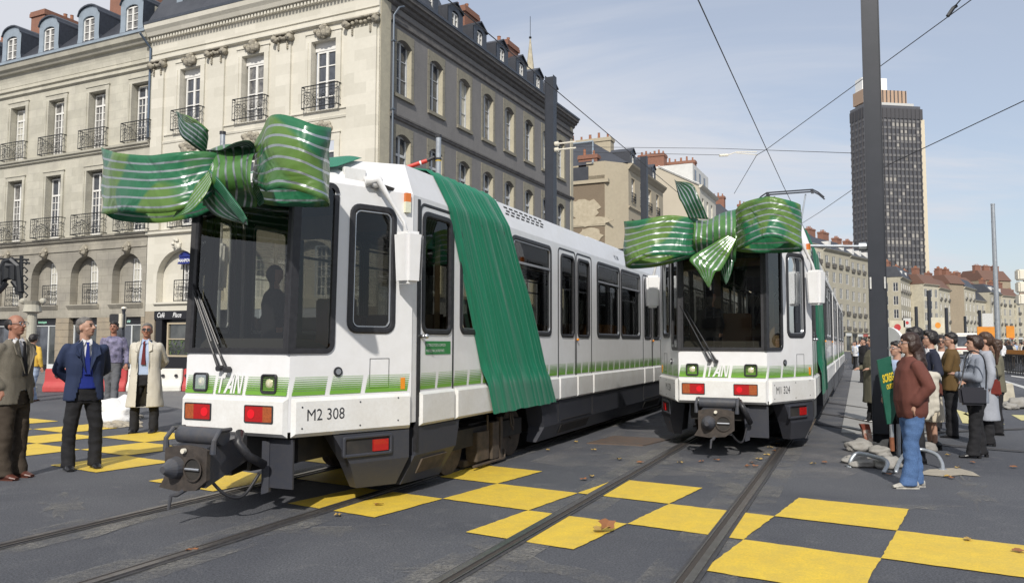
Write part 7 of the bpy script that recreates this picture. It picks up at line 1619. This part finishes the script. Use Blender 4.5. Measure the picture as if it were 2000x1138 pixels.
person(1686,31.5,1.78,R(-160),'man in black suit walking on the paving beside the right tram',K['black'],K['black'],SHK,H_['black'],('down','behind'),'short',vox=.016)
# ---- bags and carried coat
g=at(1897,660,10.65); bg=empty('shoulder_bag',(g.x,10.65,0),R(170),'black leather shoulder bag hanging at the hip of the woman in grey','bag')
mb=MB(); mb.frus([(-.15,-.05,.74),(.17,-.05,.74),(.17,.05,.74),(-.15,.05,.74)],[(-.17,-.03,.98),(.19,-.03,.98),(.19,.03,.98),(-.17,.03,.98)]); mb.build('bag_body',mat('black_leather',(.012,.012,.02),.4),bg,bevel=.03)
mb=MB(); mb.tube(catmull([(-.16,0,.96),(-.13,.10,1.2),(-.08,.14,1.40),(.0,.02,1.475),(.05,-.05,1.40),(.12,-.04,1.1),(.18,0,.96)],5),.009,6); mb.build('strap',M['rubber'],bg)
g=at(1939,660,12.0); bg=empty('handbag',(g.x,12.0,0),R(150),'small red-brown handbag hanging at the right of the group','bag')
mb=MB(); mb.frus([(-.09,-.04,.78),(.09,-.04,.78),(.09,.04,.78),(-.09,.04,.78)],[(-.07,-.03,1.03),(.07,-.03,1.03),(.07,.03,1.03),(-.07,.03,1.03)]); mb.build('bag_body',mat('red_brown_leather',(.17,.022,.015),.4,var=(8,.5)),bg,bevel=.025); mb=MB(); mb.tube(catmull([(-.05,0,1.02),(-.03,0,1.2),(.03,0,1.2),(.05,0,1.02)],5),.008,6); mb.build('handle',M['rubber'],bg)
g=at(1809,660,11.35); cc=empty('carried_coat',(g.x,11.35,0),R(172),'cream coat folded over the arm of the woman in navy','coat')
def coatp(mb):
    for k in range(5):
        x=-.10+k*.055; cap(mb,(x,.02*(k%2),1.08),(x+.03*math.sin(k),.02,.62-.06*(k%3)),.055,.045,10)
    cap(mb,(-.12,0,1.10),(.14,0,1.12),.07,.07,10)
mb=MB(); coatp(mb); remesh(mb,'folded_cloth',K['trench'],cc,.014,sm=4,disp=.012,freq=10)
g=at(1826,660,11.5); hb=empty('small_brown_bag',(g.x,11.5,0),R(170),'small brown bag hanging behind the rust-red jacket','bag'); mb=MB(); mb.frus([(-.08,-.04,.80),(.08,-.04,.80),(.08,.04,.80),(-.08,.04,.80)],[(-.07,-.03,1.0),(.07,-.03,1.0),(.07,.03,1.0),(-.07,.03,1.0)]); mb.build('bag_body',mat('brown_leather',(.10,.03,.02),.4),hb,bevel=.02); mb=MB(); mb.tube(catmull([(-.05,0,1.0),(-.03,0,1.25),(.03,0,1.25),(.05,0,1.0)],5),.008,6); mb.build('handle',M['rubber'],hb)
# ---- distant crowd: one mesh each, six kinds
def far_person(seed,topm,botm,hairm,label):
    rnd=random.Random(seed); mb=MB()
    mb.sphere((0,0,1.64),(.10,.085,.125),10,8); cap(mb,(0,0,1.55),(0,0,1.42),.055,.06,8)
    sect(mb,[(.80,.19,.13,0),(1.05,.18,.12,0),(1.3,.21,.13,0),(1.43,.16,.10,0)],14)
    for sd in (-1,1):
        e=(-.03,sd*.27,1.14); w=(rnd.uniform(-.1,.2),sd*rnd.uniform(.1,.27),rnd.uniform(.9,1.1)); cap(mb,(0,sd*.19,1.38),e,.06,.05,8); cap(mb,e,w,.05,.035,8)
        fx=sd*rnd.uniform(.0,.1); cap(mb,(0,sd*.09,.85),(fx,sd*.1,.10),.09,.06,8); cap(mb,(fx,sd*.1,.05),(fx+.14,sd*.1,.04),.045,.035,8)
    o=remesh(mb,'person',[topm,botm,M['skin'],hairm,SHK],None,.030,sm=2)
    for p in o.data.polygons:
        c=p.center; i=0
        if c.z<.10: i=4
        elif c.z<.86 and abs(c.y)<.22: i=1
        elif c.z>1.47: i=3 if (c.z>1.69 or c.x<-.01) else 2
        elif (abs(c.y)>.2 and c.z<1.0): i=2
        p.material_index=i
    return tag(o,label,'person','distant bystanders along the street')
FP=[far_person(1,K['white'],K['black'],H_['black'],'distant bystander in a white shirt in the far crowd'),far_person(2,K['navy'],K['jeans'],H_['dbrown'],'distant bystander in a dark jacket and jeans in the far crowd'),far_person(3,K['pblue'],K['dgrey'],H_['black'],'distant bystander in a pale blue top in the far crowd'),far_person(4,K['black'],K['black'],H_['brown'],'distant bystander dressed in black in the far crowd'),far_person(5,K['rust'],K['black'],H_['black'],'distant bystander in a reddish top in the far crowd'),far_person(6,K['sand'],K['brown_tr'],H_['greyh'],'distant bystander in a beige jacket in the far crowd')]
rnd=random.Random(21); pos=[]
for k in range(26): pos.append((rnd.uniform(1664,1694),rnd.uniform(46,85),'on the paving beyond the tram'))
for k in range(34): pos.append((rnd.uniform(1952,2010),rnd.uniform(44,75),'behind the railing at the right edge'))
for k in range(14): pos.append((rnd.uniform(1905,1950),rnd.uniform(52,80),'beside the orange panel'))
for k in range(12): pos.append((rnd.uniform(1738,1830),rnd.uniform(50,90),'below the red disc panel'))
FB=[o['label'].split(' in the far')[0] for o in FP]
for k,(x,Y,where) in enumerate(pos):
    o=FP[k] if k<6 else FP[k%6].copy()
    if k>=6: COL.objects.link(o)
    o['label']=FB[k%6]+' '+where
    g=at(x,660,Y); o.location=(g.x,Y,0); o.rotation_euler=(0,0,rnd.uniform(0,6.28)); s=rnd.uniform(.93,1.06); o.scale=(s,s,s)

# ---- driver seen through the left windscreen
drv=far_person(9,K['black'],K['black'],H_['black'],'dark figure standing inside the cab of the left tram'); del drv['group']
fr_=bow_frame(S2,C2)(536,560,1.15); q=sl(S2,C2)+TD*fr_.x-TN*fr_.y; drv.location=(q.x,q.y,.80); drv.rotation_euler=(0,0,R(30)); drv.scale=(1,1,.92)
drv=drv.copy(); COL.objects.link(drv); drv['label']='dark figure standing inside the cab of the right tram'; q=sl(S1+1.2,C1-.35); drv.location=(q.x,q.y,.80)
